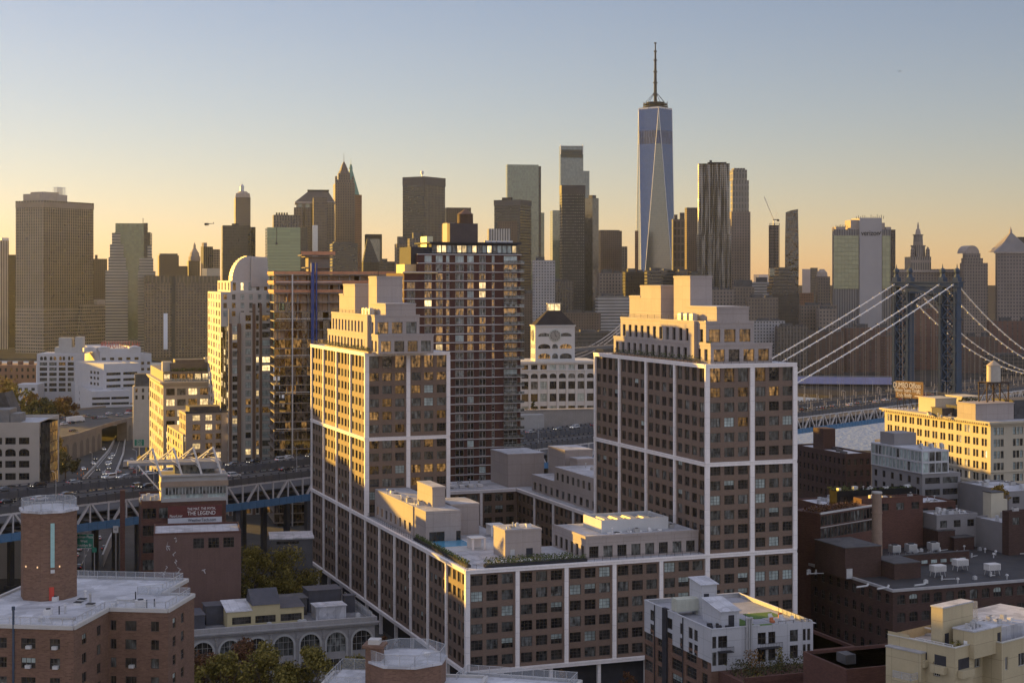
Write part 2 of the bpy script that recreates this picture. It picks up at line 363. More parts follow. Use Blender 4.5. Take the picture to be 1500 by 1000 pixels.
def clutter(B_, x0, x1, y0, y1, z, n, seed=1):
    """vents, hatches, small machines and pipe runs on a flat roof"""
    rd = random.Random(seed)
    for i in range(n):
        x, y = rd.uniform(x0, x1), rd.uniform(y0, y1); k = MB(); q = i % 5
        if q == 0: k.tube((x, y, z), (x, y, z + rd.uniform(.6, 1.3)), .14, 8); k.ngon(x, y, z + 1.2, z + 1.4, .28, .2, 8); nm = 'vent_pipe'
        elif q == 1: s_ = rd.uniform(.8, 1.6); k.box(x, x + s_, y, y + s_ * .8, z, z + s_ * .7); k.ngon(x + s_ / 2, y + s_ * .4, z + s_ * .7, z + s_ * .7 + .12, s_ * .3, s_ * .3, 10, 1); nm = 'condenser'
        elif q == 2: k.box(x, x + 1.1, y, y + 1.1, z, z + .35); k.box(x - .05, x + 1.15, y - .05, y + 1.15, z + .35, z + .42, 1); nm = 'roof_hatch'
        elif q == 3: L_ = rd.uniform(2, 5); a = rd.choice(((1, 0), (0, 1))); k.bar((x, y, z + .25), (min(x + a[0] * L_, x1), min(y + a[1] * L_, y1), z + .25), .22, .22); k.box(x - .15, x + .15, y - .15, y + .15, z, z + .5); nm = 'duct'
        else: k.ngon(x, y, z, z + .5, .45, .45, 12); k.ngon(x, y, z + .5, z + .9, .55, .2, 12); nm = 'roof_fan'
        B_.part(nm, k, [rd.choice((STEEL, CONC, WHITE)), DARK])
def spans(a0, a1, n, frac=.6, pad=0.0):
    """n equal bays between a0 and a1, an opening of the given share in the middle of each"""
    b = (a1 - a0 - 2 * pad) / n
    return [(a0 + pad + b * (i + .5 - frac / 2), a0 + pad + b * (i + .5 + frac / 2)) for i in range(n)]
def rows(z0, n, fh, sill, hw): return [(z0 + i * fh + sill, z0 + i * fh + sill + hw) for i in range(n)]
def text(s_, size, m, parent, loc, rot, ext=.15, name='lettering', align='CENTER', sx=1.0):
    cu = bpy.data.curves.new(name, 'FONT'); cu.body = s_; cu.size = size; cu.extrude = ext; cu.align_x = align; cu.align_y = 'CENTER'
    tmp = bpy.data.objects.new(name, cu); COL.objects.link(tmp)
    dg = bpy.context.evaluated_depsgraph_get(); me = bpy.data.meshes.new_from_object(tmp.evaluated_get(dg)); bpy.data.objects.remove(tmp); bpy.data.curves.remove(cu)
    me.materials.clear(); me.materials.append(m); o = link(name, me, parent, loc); o.rotation_euler = rot; o.scale = (sx, 1, 1); return o
# ---------------------------------------------------------------- ground, river
GRD = mat('asphalt_ground', (0.05, 0.048, 0.047), 0.9, 0.25, 0.05, spec=.05)
g = MB(); sh = [(-9000, 1500), (-400, 1400), (-200, 1300), (0, 1000), (60, 900), (250, 880), (600, 850), (9000, 700)]
for (x0, y0), (x1, y1) in zip(sh, sh[1:]):
    g.q([(x0, -600, 0), (x1, -600, 0), (x1, y1, 0), (x0, y0, 0)]); g.q([(x0, y0, -14), (x0, y0, 0), (x1, y1, 0), (x1, y1, -14)])
kind(g.build('ground', GRD), 'structure')
m, nt, b = newmat('river_water'); b.inputs['Base Color'].default_value = (0.25, 0.31, 0.42, 1); b.inputs['Roughness'].default_value = 0.35
nz = N(nt, 'ShaderNodeTexNoise'); nz.inputs['Scale'].default_value = 0.25; nz.inputs['Detail'].default_value = 6
tc = N(nt, 'ShaderNodeTexCoord'); nt.links.new(tc.outputs['Object'], nz.inputs['Vector'])
bp = N(nt, 'ShaderNodeBump'); bp.inputs['Strength'].default_value = 0.8; bp.inputs['Distance'].default_value = 5.0
nt.links.new(nz.outputs['Fac'], bp.inputs['Height']); nt.links.new(bp.outputs[0], b.inputs['Normal'])
g = MB(); g.q([(-12000, 600, -10), (12000, 600, -10), (12000, 2600, -10), (-12000, 2600, -10)]); kind(g.build('river', m), 'structure')
g = MB(); shore = [(-3000, 2130), (-900, 2110), (-300, 2000), (100, 1640), (280, 1400), (900, 1350), (6000, 1300)]
for (x0, y0), (x1, y1) in zip(shore, shore[1:]):
    g.q([(x0, y0, -7), (x1, y1, -7), (x1 * 1.6, 30000, -7), (x0 * 1.6, 30000, -7)]); g.q([(x0, y0, -12), (x1, y1, -12), (x1, y1, -7), (x0, y0, -7)])
kind(g.build('far_shore_ground', mat('far_ground', (.035, .032, .03), .95, .3, .02, spec=0.0)), 'structure')
# ---------------------------------------------------------------- the large pale-framed apartment block in the middle
TAUPE = mat('taupe_panel', (0.108, 0.072, 0.054), 0.75, 0.12, 0.25, streak=0.3, brick=.1)
PFRAME = mat('pale_precast', (0.80, 0.745, 0.72), 0.7, 0.12, 0.3, streak=0.5, joint=(60, 3.62))
PALE = mat('pale_stucco', (0.25, 0.205, 0.185), 0.8, 0.1, 0.2, streak=0.4, joint=(4.4, 3.3))
WOOD = mat('timber_deck', (0.24, 0.13, 0.07), 0.7, 0.2, 0.8)
PLANT = mat('planter_leaves', (0.05, 0.065, 0.02), 0.8, 0.5, 3.0)
def leafy(mb, x0, x1, y0, y1, z0, z1, n, r=0.25, m=0, rnd=random):
    for _ in range(n):
        c = Vector((rnd.uniform(x0, x1), rnd.uniform(y0, y1), z0 + (z1 - z0) * rnd.random() ** 1.5)); a = Vector((rnd.gauss(0, 1), rnd.gauss(0, 1), rnd.gauss(0, 1))).normalized(); b_ = a.orthogonal().normalized(); c_ = a.cross(b_)
        s_ = r * rnd.uniform(.6, 1.3)
        mb.q([c - b_ * s_, c - c_ * s_ * .6, c + b_ * s_, c + c_ * s_ * .6], m)
B = Bd('apartment_block', 'large courtyard apartment block with two towers, brown panels and a pale grid frame', 684, 358, uL=457, uR=1166)
SW_, TD, T1, CB = 59.67, 66.5, 86.4, 128.0      # podium length, tower depth, first tower's near corner, back of the court
W_, D_ = B.W, B.D; TW = W_ - SW_
ZB, ZP, ZM, ZT = 6.3, 29.4, 50.9, 74.1; FH = 3.62
def bays(a0, a1, nb, nw, frac, pil=1.0):
    L = (a1 - a0) / nb; out = []
    for k in range(nb): out += spans(a0 + L * k + pil / 2, a0 + L * (k + 1) - pil / 2, nw, frac)
    return out
wl = MB()
zpod = rows(ZB + .55, 6, FH, .75, 2.25); zlow = rows(ZP + .1, 6, 3.5, .75, 2.2); zhi = rows(ZM + .4, 5, 3.55, .75, 2.2) + [(ZT - 4.3, ZT - .75)]
KR = [('dark', 4.5), ('curtain', 3), ('blind', 1.4), ('blind+', 1.2)]
KL = [('dark', 6), ('curtain', 3), ('blind+', .3)]
def khi(i, j): return pick([('amber', 5), ('curtain', 3), ('dark', 2)] if j >= 4 else [('amber', 2.5), ('curtain', 4), ('dark', 3), ('blind', .5)])
def khi2(i, j): return pick([('amber', 2.5), ('curtain', 3), ('dark', 4)] if j >= 4 else [('curtain', 4), ('dark', 4), ('blind', .6), ('amber', .3)])
B.face(wl, 'R', 0, 0, SW_, ZB, ZP, bays(0, SW_, 5, 3, .75), zpod, .3, 'grid', KR)
B.face(wl, 'R', 0, SW_, W_, ZB, ZP, bays(SW_, W_, 2, 3, .72), zpod, .3, 'grid', KR)
B.face(wl, 'L', 0, 0, T1, ZB, ZP, bays(0, T1, 6, 4, .66), zpod, .3, 'duo', KL)
B.face(wl, 'L', 0, T1, D_, ZB, ZP, bays(T1, D_, 4, 4, .66), zpod, .3, 'duo', KL)
B.face(wl, 'R', 0, SW_, W_, ZP, ZM, bays(SW_, W_, 2, 3, .72), zlow, .3, 'grid', KR)
B.face(wl, 'R', 0, SW_, W_, ZM, ZT, bays(SW_, W_, 2, 3, .72), zhi, .3, 'grid', khi2)
B.face(wl, 'L', SW_, 0, TD, ZP, ZM, bays(0, TD, 4, 4, .64), zlow, .3, 'duo', KL)
B.face(wl, 'L', SW_, 0, TD, ZM, ZT, bays(0, TD, 4, 4, .64), zhi, .3, 'duo', KL)
B.face(wl, 'R', T1, 0, 24, ZP, ZM, bays(0, 24, 2, 3, .72), zlow, .3, 'grid', khi)
B.face(wl, 'R', T1, 0, 24, ZM, ZT, bays(0, 24, 2, 3, .72), zhi, .3, 'grid', khi)
B.face(wl, 'L', 0, T1, D_, ZP, ZM, bays(T1, D_, 4, 4, .62), zlow, .3, 'duo', KL)
B.face(wl, 'L', 0, T1, D_, ZM, ZT, bays(T1, D_, 4, 4, .62), zhi, .3, 'duo', KL)
B.face(wl, 'R', CB, 24, SW_, ZB, ZP, bays(24, SW_, 3, 3, .7), zpod, .3, 'grid', KL)
B.face(wl, 'L', SW_, TD, CB, ZB, ZP, bays(TD, CB, 4, 4, .62), zpod, .3, 'duo', KL)
for sd, off, a0, a1, z0, z1 in (('E', W_, 0, TD, ZB, ZT), ('B', TD, SW_, W_, ZP, ZT), ('E', 24, T1, D_, ZP, ZT), ('B', D_, 0, 24, ZB, ZT), ('B', D_, 24, W_, ZB, ZP), ('E', W_, TD, D_, ZB, ZP), ('E', 24, 24, CB, ZB, ZP), ('B', 24, 24, SW_, ZB, ZP), ('L', SW_, 24, TD, ZB, ZP)):
    B.face(wl, sd, off, a0, a1, z0, z1)
B.part('wall', wl, TAUPE)
bs = MB(); bs.box(2.2, W_ - 2.2, 2.2, 22, 0, ZB + .1); bs.box(2.2, 22, 22, D_ - 2, 0, ZB + .1); bs.box(22, W_ - 2.2, CB + 2, D_ - 2, 0, ZB + .1); bs.box(62, W_ - 2.2, 22, CB + 2, 0, ZB + .1)
B.part('ground_storey', bs, DARK)
for k in range(11):
    c = MB(); y_ = .6 + k * 14.4; c.box(.15, .9, min(y_, D_ - 1), min(y_, D_ - 1) + .8, 0, ZB); B.part('column', c, PFRAME)
for k in range(7):
    c = MB(); x_ = 8 + k * 11.9; c.box(x_, x_ + .8, .15, .9, 0, ZB); B.part('column', c, PFRAME)
# pale grid frame: pilasters and bands, each standing proud of the panels
def pil(side, off, a, z0, z1, w_=.95, pr=.42):
    p = MB()
    if side == 'R': p.box(a - w_ / 2, a + w_ / 2, off - pr, off + .1, z0, z1)
    else: p.box(off - pr, off + .1, a - w_ / 2, a + w_ / 2, z0, z1)
    B.part('pilaster', p, PFRAME)
def band(side, off, a0, a1, z, h_=.95, pr=.5):
    p = MB()
    for dz, hh, e in ((0, h_ * .62, 0), (h_ * .62, h_ * .38, .13)):
        if side == 'R': p.box(a0, a1, off - pr - e, off + .12, z - h_ + dz, z - h_ + dz + hh)
        else: p.box(off - pr - e, off + .12, a0, a1, z - h_ + dz, z - h_ + dz + hh)
    B.part('band', p, PFRAME)
for k in range(1, 5): pil('R', 0, SW_ * k / 5, ZB, ZP - 1)
for k in (0, 1, 2):
    a = SW_ + TW * k / 2
    for z0, z1 in ((ZB, ZP - 1), (ZP, ZM - .95), (ZM, ZT - .95)): pil('R', 0, a + (.1 if k == 0 else -.4 if k == 2 else 0), z0, z1, 1.15)
for k in range(1, 6): pil('L', 0, T1 * k / 6, ZB, ZP - 1)
for k in range(5):
    a = T1 + (D_ - T1) * k / 4 - (.4 if k == 4 else 0)
    for z0, z1 in ((ZB, ZP - 1), (ZP, ZM - .95), (ZM, ZT - .95)): pil('L', 0, a, z0, z1)
for k in range(1, 5):
    a = TD * k / 4 - (.4 if k == 4 else 0)
    for z0, z1 in ((ZP, ZM - .95), (ZM, ZT - .95)): pil('L', SW_, a, z0, z1)
for k in (0, 1, 2):
    a = (.25, 12, 23.6)[k]
    for z0, z1 in ((ZP, ZM - .95), (ZM, ZT - .95)): pil('R', T1, a, z0, z1, 1.1)
c = MB(); c.box(-.44, .6, -.44, .6, ZB, ZP - 1); B.part('pilaster', c, PFRAME)
for k in range(1, 3): pil('R', CB, 24 + (SW_ - 24) * k / 3, ZB, ZP - 1, .8)
for k in range(1, 4): pil('L', SW_, TD + (CB - TD) * k / 4, ZB, ZP - 1, .8)
for z in (ZB + .5, ZP): band('R', 0, -.5, W_, z); band('L', 0, -.05, D_, z)
for z in (ZM, ZT): band('R', 0, SW_ - .5, W_, z); band('L', SW_, -.05, TD, z); band('R', T1, -.5, 24, z); band('L', 0, T1 - .05, D_, z)
band('R', CB, 24, SW_, ZP); band('L', SW_, TD, CB, ZP)
# roofs
for x0, x1, y0, y1, z in ((0, SW_, 0, 24, ZP), (0, 24, 24, T1, ZP), (24, W_, CB, D_, ZP), (SW_, W_, TD, CB, ZP), (SW_, W_, 0, TD, ZT), (0, 24, T1, D_, ZT)):
    r = MB(); r.box(x0 + .12, x1 - .05, y0 + .12, y1 - .05, z - .35, z - .1); B.part('roof', r, ROOF)
gr_ = MB(); gr_.box(24, SW_, 24, CB, ZB - 3, ZB - 2.6); B.part('court_floor', gr_, CONC)
for z, L in ((ZT, ((SW_ + .3, W_ - .3, .25, 'x'), (.25, TD - .3, SW_ + .3, 'y'))), (ZT, ((.3, 23.7, T1 + .25, 'x'), (T1 + .25, D_ - .3, .3, 'y'))), (ZP, ((.25, T1 - 1, .35, 'y'), (.3, SW_ - 2, .35, 'x')))):
    for a0, a1, off, ax in L:
        g = MB()
        n = int((a1 - a0) / 2)
        for k in range(n + 1):
            a = a0 + (a1 - a0) * k / n
            q = (a, off) if ax == 'x' else (off, a)
            g.box(q[0] - .03, q[0] + .03, q[1] - .03, q[1] + .03, z - .1, z + 1.05)
        for zz in (.45, .75, 1.0):
            if ax == 'x': g.box(a0, a1, off - .025, off + .025, z + zz, z + zz + .05)
            else: g.box(off - .025, off + .025, a0, a1, z + zz, z + zz + .05)
        B.part('railing', g, DARK)
# stepped tops of the two towers
def block(name, x0, x1, y0, y1, z0, z1, m=None, cap=None):
    b_ = MB(); b_.box(x0, x1, y0, y1, z0, z1 - .5, 0, cap and 1); b_.box(x0 - .12, x1 + .12, y0 - .12, y1 + .12, z1 - .5, z1, 0, 1); b_.box(x0 + .35, x1 - .35, y0 + .35, y1 - .35, z1, z1 + .02, 1)
    return B.part(name, b_, [m or PALE, ROOF])
def setback(x0, x1, y0, y1, z0, z1, nr, nl, kr, hw):
    m_ = MB()
    B.face(m_, 'R', y0, x0, x1, z0, z1, spans(x0, x1, nr, .74, .3), [(z0 + .5, z0 + .5 + hw)], .45, 'grid', kr)
    B.face(m_, 'L', x0, y0, y1, z0, z1, spans(y0, y1, nl, .5, .5), [(z0 + .5, z0 + .5 + hw)], .5, 'tall', [('dark', 3), ('curtain', 1)])
    B.face(m_, 'E', x1, y0, y1, z0, z1); B.face(m_, 'B', y1, x0, x1, z0, z1)
    m_.q([(x0, y0, z1), (x1, y0, z1), (x1, y1, z1), (x0, y1, z1)], 1)
    B.part('setback_storey', m_, [PALE, ROOF])
    p = MB(); t = .12
    p.box(x0 - t, x1 + t, y0 - t, y0 + .25, z1 - .25, z1 + .35); p.box(x0 - t, x0 + .25, y0 + .25, y1, z1 - .25, z1 + .35); B.part('coping', p, PALE)
KAM = [('amber', 6), ('curtain', 2), ('dark', 1)]
def tower_top(x0, px, yfar):
    """px: image columns and rows of the steps"""
    z0 = ZT - .1
    y1 = B.y(px['c1'], x0); xr1 = B.x(px['r1'], y1); z1 = B.z(px['v1'], x0, y1); yl1 = min(B.y(px['l1'], x0), yfar)
    setback(x0, xr1, y1, yl1, z0, z1, 4, 15, KAM, 2.9)
    y2 = B.y(px['c2'], x0); xr2 = B.x(px['r2'], y2); z2 = B.z(px['v2'], x0, y2); yl2 = min(B.y(px['l2'], x0), yfar - 1)
    setback(x0 + .01, xr2, y2, yl2, z1 - .01, z2, 3, 13, KAM, 3.1)
    n1 = MB(); n1.box(x0 - .9, x0 + .02, y2 + 4.5, y2 + 7.5, z0, z2 + .3); B.part('wall_fin', n1, PALE)
    xa = x0 + 3.2; ya = B.y(px['lowc'], xa); block('bulkhead', xa, B.x(px['lowr'], ya), ya, ya + 16, z2 - .1, B.z(px['lowv'], xa, ya))
    xb = x0 + 3.6; yb = B.y(px['tallc'], xb); yb2 = B.y(px['talll'], xb); block('bulkhead', xb, B.x(px['tallr'], yb), yb, yb2, z2 - .1, B.z(px['tallv'], xb, yb))
    xc = x0 + 1.8; yc = B.y(px['ac'], xc); ym = B.y(px['am'], xc); yl = min(B.y(px['al'], xc), yfar)
    block('bulkhead', xc, xc + 10, yc, ym, z2 - .1, B.z(px['av'], xc, yc)); block('bulkhead', xc + .01, xc + 10, ym, yl, z2 - .1, B.z(px['av2'], xc, ym))
    for k in range(3):
        u_ = MB(); yy = y2 + 9 + k * 3.2; u_.box(x0 + .9, x0 + 2.3, yy, yy + 1.7, z2 + .2, z2 + 1.9); u_.ngon(x0 + 1.6, yy + .85, z2 + 1.9, z2 + 2.1, .55, .55, 10); u_.box(x0 + 1.0, x0 + 2.2, yy + .1, yy + .25, z2, z2 + .2); B.part('air_unit', u_, STEEL)
    g = MB(); n = 12
    for k in range(n + 1):
        yy = y2 + (yl2 - y2) * k / n; g.box(x0 + .2, x0 + .26, yy, yy + .06, z2, z2 + 1.3)
    g.box(x0 + .2, x0 + .25, y2, yl2, z2 + 1.25, z2 + 1.3); g.box(x0 + .2, x0 + .25, y2, yl2, z2 + .75, z2 + .8); B.part('railing', g, DARK)
    g = MB(); zt = B.z(px['tallv'], xb, yb)
    for k in range(6): yy = yb + .3 + (yb2 - yb - .6) * k / 5; g.box(xb + .3, xb + .36, yy, yy + .06, zt, zt + 1.1)
    g.box(xb + .3, xb + .36, yb + .3, yb2 - .3, zt + 1.05, zt + 1.1); g.box(xb + .3, B.x(px['tallr'], yb) - .3, yb + .3, yb + .36, zt + 1.05, zt + 1.1); g.tube((xb + 1.5, yb + 4, zt), (xb + 1.5, yb + 4, zt + 2.2), .12); B.part('railing', g, DARK)
    f = MB(); leafy(f, x0 - 1.6, x0 - .8, y1 + 4, yl1 - 3, z0 + .3, z0 + 1.7, 700, .22); leafy(f, x0 + .1, x0 + .7, y1 + .4, y1 + 6, z1 + .1, z1 + .9, 120, .2); B.part('planting', f, PLANT)
    d = MB(); d.box(x0 - 1.7, x0 - .7, y1 + 4, yl1 - 3, z0, z0 + .45); B.part('planter_box', d, WOOD)
tower_top(SW_ + 2.6, dict(c1=1041, r1=1131, v1=505, l1=899, c2=1034, r2=1104, v2=472.5, l2=909, lowc=1050, lowr=1097, lowv=449, tallc=1011, tallr=1043, tallv=404, talll=987, ac=968, am=938, al=922, av=418, av2=433), TD - 1)
tower_top(1.9, dict(c1=554, r1=635, v1=492, l1=480, c2=549, r2=614.5, v2=463, l2=485.5, lowc=565, lowr=609, lowv=444.5, tallc=552, tallr=589.5, tallv=404.5, talll=540, ac=520, am=503, al=497, av=416, av2=430), D_ - 2)
# penthouses and pool terrace on the low wings
z0 = ZP - .1
x0 = 2.2; y0 = B.y(622, x0); y1 = B.y(549, x0); zt = B.z(749, x0, y0)
m_ = MB(); xr = B.x(675, y0)
ysp = y0 + 10
B.face(m_, 'L', x0, ysp, y1, z0, zt, spans(ysp, y1, 8, .42, .6), [(z0 + .9, z0 + 3.2)], .4, 'duo', [('amber', 2), ('dark', 3)])
B.face(m_, 'L', x0 + .3, y0, ysp, z0, zt); B.face(m_, 'R', y0, x0 + .3, xr, z0, zt, [(x0 + 1.2, x0 + 5.2), (x0 + 8.2, x0 + 9.4)], [(z0 + .05, z0 + 2.5)], .5, 'duo', [('dark', 1)])
B.face(m_, 'R', ysp, x0, x0 + .3, z0, zt); B.face(m_, 'E', xr, y0, y1, z0, zt); B.face(m_, 'B', y1, x0, xr, z0, zt); m_.q([(x0, ysp, zt), (xr, ysp, zt), (xr, y1, zt), (x0, y1, zt)], 1); m_.q([(x0 + .3, y0, zt), (xr, y0, zt), (xr, ysp, zt), (x0 + .3, ysp, zt)], 1)
B.part('penthouse', m_, [PALE, ROOF])
yb = y0 + 7; xb = x0 + 4.2; zz = B.z(713, xb, yb)
block('bulkhead', xb, B.x(652, yb), yb, yb + 13, zt - .05, zz)
block('bulkhead', xr, B.x(702, y0 + 8), y0 + 8, y0 + 20, z0, zt + .3)
zs_ = B.z(773, 14, 12)
xs0 = B.x(740, 10); block('stair_head', xs0, B.x(793, 10), 10, 18, z0, B.z(776, xs0, 10))
dr = MB(); dr.box(xs0 + 1.2, xs0 + 2.3, 9.9, 10.05, z0, z0 + 2.2); B.part('door', dr, STEEL); dr = MB(); dr.box(xs0 + 5.2, xs0 + 6.8, 9.9, 10.05, z0, z0 + 2.3); B.part('door', dr, DARK)
px0 = B.x(858, 3.0); y0 = 3.0; x1 = SW_ - .6; zt2 = B.z(787, px0, y0)
m_ = MB(); B.face(m_, 'R', y0, px0, x1, z0, zt2, spans(px0, x1, 8, .66, .3), [(z0 + .3, z0 + 3.0)], .4, 'four', [('curtain', 3), ('dark', 3)])
B.face(m_, 'L', px0, y0, 23.5, z0, zt2, spans(y0, 23.5, 6, .55, .4), [(z0 + .3, z0 + 3.0)], .4, 'duo', [('dark', 1)])
B.face(m_, 'E', x1, y0, 23.5, z0, zt2); B.face(m_, 'B', 23.5, px0, x1, z0, zt2); m_.q([(px0, y0, zt2), (x1, y0, zt2), (x1, 23.5, zt2), (px0, 23.5, zt2)], 1)
B.part('penthouse', m_, [PALE, ROOF])
for nm, q in (('coping', (px0 - .15, x1, y0 - .15, y0 + .25, zt2 - .3, zt2 + .3)), ('coping', (px0 - .15, px0 + .25, y0 + .25, 23.5, zt2 - .3, zt2 + .3))):
    p = MB(); p.box(*q); B.part(nm, p, PALE)
xk = B.x(881, 8); zk = B.z(762, xk, 8); xk2 = B.x(979, 8)
sc_ = MB()
for q in ((xk, xk2, 8, 8.3), (xk, xk2, 18.7, 19), (xk, xk + .3, 8.3, 18.7), (xk2 - .3, xk2, 8.3, 18.7)): sc_.box(*q, zt2, zk)
B.part('plant_screen', sc_, mat('pale_grey_panel', (0.47, 0.46, 0.45), .7, .08, .3))
for k in range(5):
    u_ = MB(); xx = xk + 1.5 + k * 3.4; u_.box(xx, xx + 2.2, 10, 16, zt2, zk - .4); u_.box(xx + .3, xx + 1.9, 10.4, 15.6, zk - .4, zk - .1); B.part('air_unit', u_, STEEL)
for k in range(6):
    u_ = MB(); xx = xk + 1 + k * 2.6; u_.box(xx, xx + .9, 6.2, 7.1, zt2, zt2 + .35); B.part('skylight', u_, WHITE)
dk = MB(); dk.box(2.3, 24, 24, B.y(630, 2.2) - 1, ZP - .1, ZP - .04); B.part('pool_deck', dk, mat('deck_paving', (.45, .43, .41), .7, .1, .6))
POOLW = glass('pool_water', (0.10, 0.36, 0.55), 0.08, 0.5, vary=.05)
yp0, yp1 = 30, 40
pl = MB(); pl.box(3.6, 12, yp0, yp1, ZP - .04, ZP + .02); B.part('pool', pl, POOLW)
pe = MB()
for q in ((3.2, 12.4, yp0 - .4, yp0), (3.2, 12.4, yp1, yp1 + .4), (3.2, 3.6, yp0, yp1), (12, 12.4, yp0, yp1)): pe.box(*q, ZP - .04, ZP + .12)
B.part('pool_coping', pe, WHITE)
CURT = mat('white_curtain', (.72, .68, .66), .9, .05, 1.0)
for (cx, cy) in ((B.x(697, 24) - 1, 24), (B.x(719, 42), 42)):
    w4, hh = 3.6, 2.7; t = thing('cabana', 'white curtained pool cabana ' + ('nearest the planted roof edge' if cy < 30 else 'farther back beside the court'), 'cabana', B.t_mat() @ Vector((cx, cy, ZP - .04)), B.th, 'pool cabanas on the roof terrace')
    f = MB()
    for a in (0, w4 - .12):
        for b_ in (0, w4 - .12): f.box(a, a + .12, b_, b_ + .12, 0, hh)
    f.build('frame', WHITE, t); r = MB(); r.box(-.1, w4 + .1, -.1, w4 + .1, hh, hh + .18); r.build('canopy', WHITE, t)
    for a in (0.12, w4 - .55):
        cu = MB(); cu.box(a, a + .45, .02, .1, .05, hh); cu.build('curtain', CURT, t)
    cu = MB(); cu.box(.12, w4 - .12, w4 - .1, w4 - .04, .05, hh); cu.build('curtain', CURT, t)
f = MB()
for (xa, xb_, ya, yb_) in ((5, px0 - .5, 1.2, 2.4), (.9, 1.8, 3, 44), (6, px0 - 2, 5.6, 6.4)): leafy(f, xa, xb_, ya, yb_, ZP + .5, ZP + 1.5, int(40 * (xb_ - xa) * (yb_ - ya)) + 200, .2)
B.part('planting', f, PLANT)
d = MB(); d.box(4.8, px0 - .4, 1.0, 2.6, ZP - .1, ZP + .55); d.box(.8, 1.9, 2.8, 44, ZP - .1, ZP + .55); B.part('planter_box', d, DARK)
for k in range(5):
    t = thing('sun_lounger', 'white sun lounger on the roof terrace, %s in the row behind the planters' % ('first', 'second', 'third', 'fourth', 'fifth')[k], 'lounger', B.t_mat() @ Vector((7.5 + k * 2.3, 3.4, ZP - .04)), B.th, 'loungers on the roof terrace')
    q = MB(); q.box(0, .7, 0, 1.3, .28, .4); q.build('seat', WHITE, t); q = MB(); q.q([(0, 1.3, .4), (.7, 1.3, .4), (.7, 1.85, .8), (0, 1.85, .8)]); q.q([(0, 1.3, .28), (0, 1.85, .7), (.7, 1.85, .7), (.7, 1.3, .28)]); q.build('backrest', WHITE, t)
    for a in (.05, .6):
        for b_ in (.1, 1.2): q = MB(); q.box(a, a + .05, b_, b_ + .05, 0, .28); q.build('leg', STEEL, t)
# the far wing's upper storeys
xq = 62.3
def upper(u0, ufar, y_near, z0, v, n):
    yf = B.y(ufar, xq); zt = B.z(v, xq, yf); m_ = MB()
    B.face(m_, 'L', xq, y_near, yf, z0, zt, spans(y_near, yf, n, .5, .4), [(z0 + .5, z0 + 2.8)], .35, 'duo', KL)
    B.face(m_, 'R', y_near, xq, W_ - 2, z0, zt); B.face(m_, 'B', yf, xq, W_ - 2, z0, zt); B.face(m_, 'E', W_ - 2, y_near, yf, z0, zt); m_.q([(xq, y_near, zt), (W_ - 2, y_near, zt), (W_ - 2, yf, zt), (xq, yf, zt)], 1)
    B.part('setback_storey', m_, [PALE, ROOF]); return zt, yf
za, ya = upper(0, 779, TD + .1, z0, 694, 12)
zb_, yb = upper(0, 812, TD + .1, za - .01, 683, 9)
block('bulkhead', B.x(744, 131), B.x(797, 131), 131, 147, z0, B.z(664, 62, 131))
xq2 = B.x(828, 112); block('bulkhead', xq2, xq2 + 9, 112, 126, z0, B.z(659, xq2, 112)); xq3 = B.x(846, 104); block('bulkhead', xq3, xq3 + 6, 104, 110, za, B.z(672, xq3, 104))
tr = MB()
for k in range(8): tr.box(28 + k * 3, 29.6 + k * 3, 134, 136, ZP, ZP + .8)
B.part('roof_bench', tr, WHITE)
clutter(B, 5, B.x(670, 14), 45, 75, zt, 14, 2); clutter(B, px0 + 2, x1 - 2, 4.5, 7, zt2, 6, 3); clutter(B, xk2 + .5, x1 - 1, 9, 20, zt2, 5, 4); clutter(B, 66, 80, 70, 100, zb_, 12, 5); clutter(B, 26, 56, 131, 148, ZP - .1, 14, 6); clutter(B, xs0 + .6, xs0 + 7, 11, 17, B.z(776, xs0, 10), 5, 7); clutter(B, 3, 22, T1 + 45, D_ - 3, ZT - .1, 10, 8); clutter(B, SW_ + 3, W_ - 3, 50, TD - 2, ZT - .1, 8, 9); clutter(B, SW_ + 5, W_ - 8, 9, 13, B.z(472.5, SW_ + 2.6, 8), 6, 10)
B.windows(100)
# ---------------------------------------------------------------- suspension bridge with its long trussed approach
BST = mat('bridge_steel', (.035, .048, .07), .7, .2, .3, streak=.4, spec=.12); BLU = mat('bridge_blue', (.05, .12, .23), .65, .15, .3, streak=.3, spec=.15); BDK = mat('bridge_dark', (.055, .055, .06), .7, .25, .3, streak=.3)
BWH = mat('bridge_white', (.52, .50, .48), .55, .12, .4); ASPH = mat('road_asphalt', (.055, .053, .053), .9, .25, .15, spec=.08); LINE = mat('road_paint', (.55, .53, .5), .7, .2, .5); CAB = mat('cable_wrap', (.66, .63, .60), .5, .08, .5)
BO = Vector((-66.9, 533, 0)); BR = math.atan2(.75, .661); ZD = 30.5; ST = 474.0
def BP(s, y, z): return Matrix.Translation(BO) @ Matrix.Rotation(BR, 4, 'Z') @ Vector((s, y, z))
br = thing('suspension_bridge', 'blue steel suspension bridge with white trusses crossing behind the brown block', 'bridge', BO, BR)
S0, S1 = -190, 930
k = MB(); k.box(S0, S1, 0.6, 9.5, ZD - .5, ZD, 0); k.box(S0, S1, 27.5, 36.4, ZD - .5, ZD, 0); k.build('upper_roadway', ASPH, br)
k = MB(); k.box(S0, S1, 9.6, 27.4, ZD - 6.5, ZD - 6, 0); k.build('lower_deck', BDK, br)
for y in (0.0, 9.5, 27.0, 36.4):
    k = MB(); k.box(S0, S1, y, y + .6, ZD - 1.7, ZD + .35, 0)
    for i in range(int((S1 - S0) / 3.15)): s_ = S0 + i * 3.15; k.box(s_, s_ + .25, y - .12, y + .72, ZD - 1.75, ZD + .9)
    k.box(S0, S1, y + .2, y + .4, ZD + .8, ZD + .92); k.build('parapet', BDK, br)
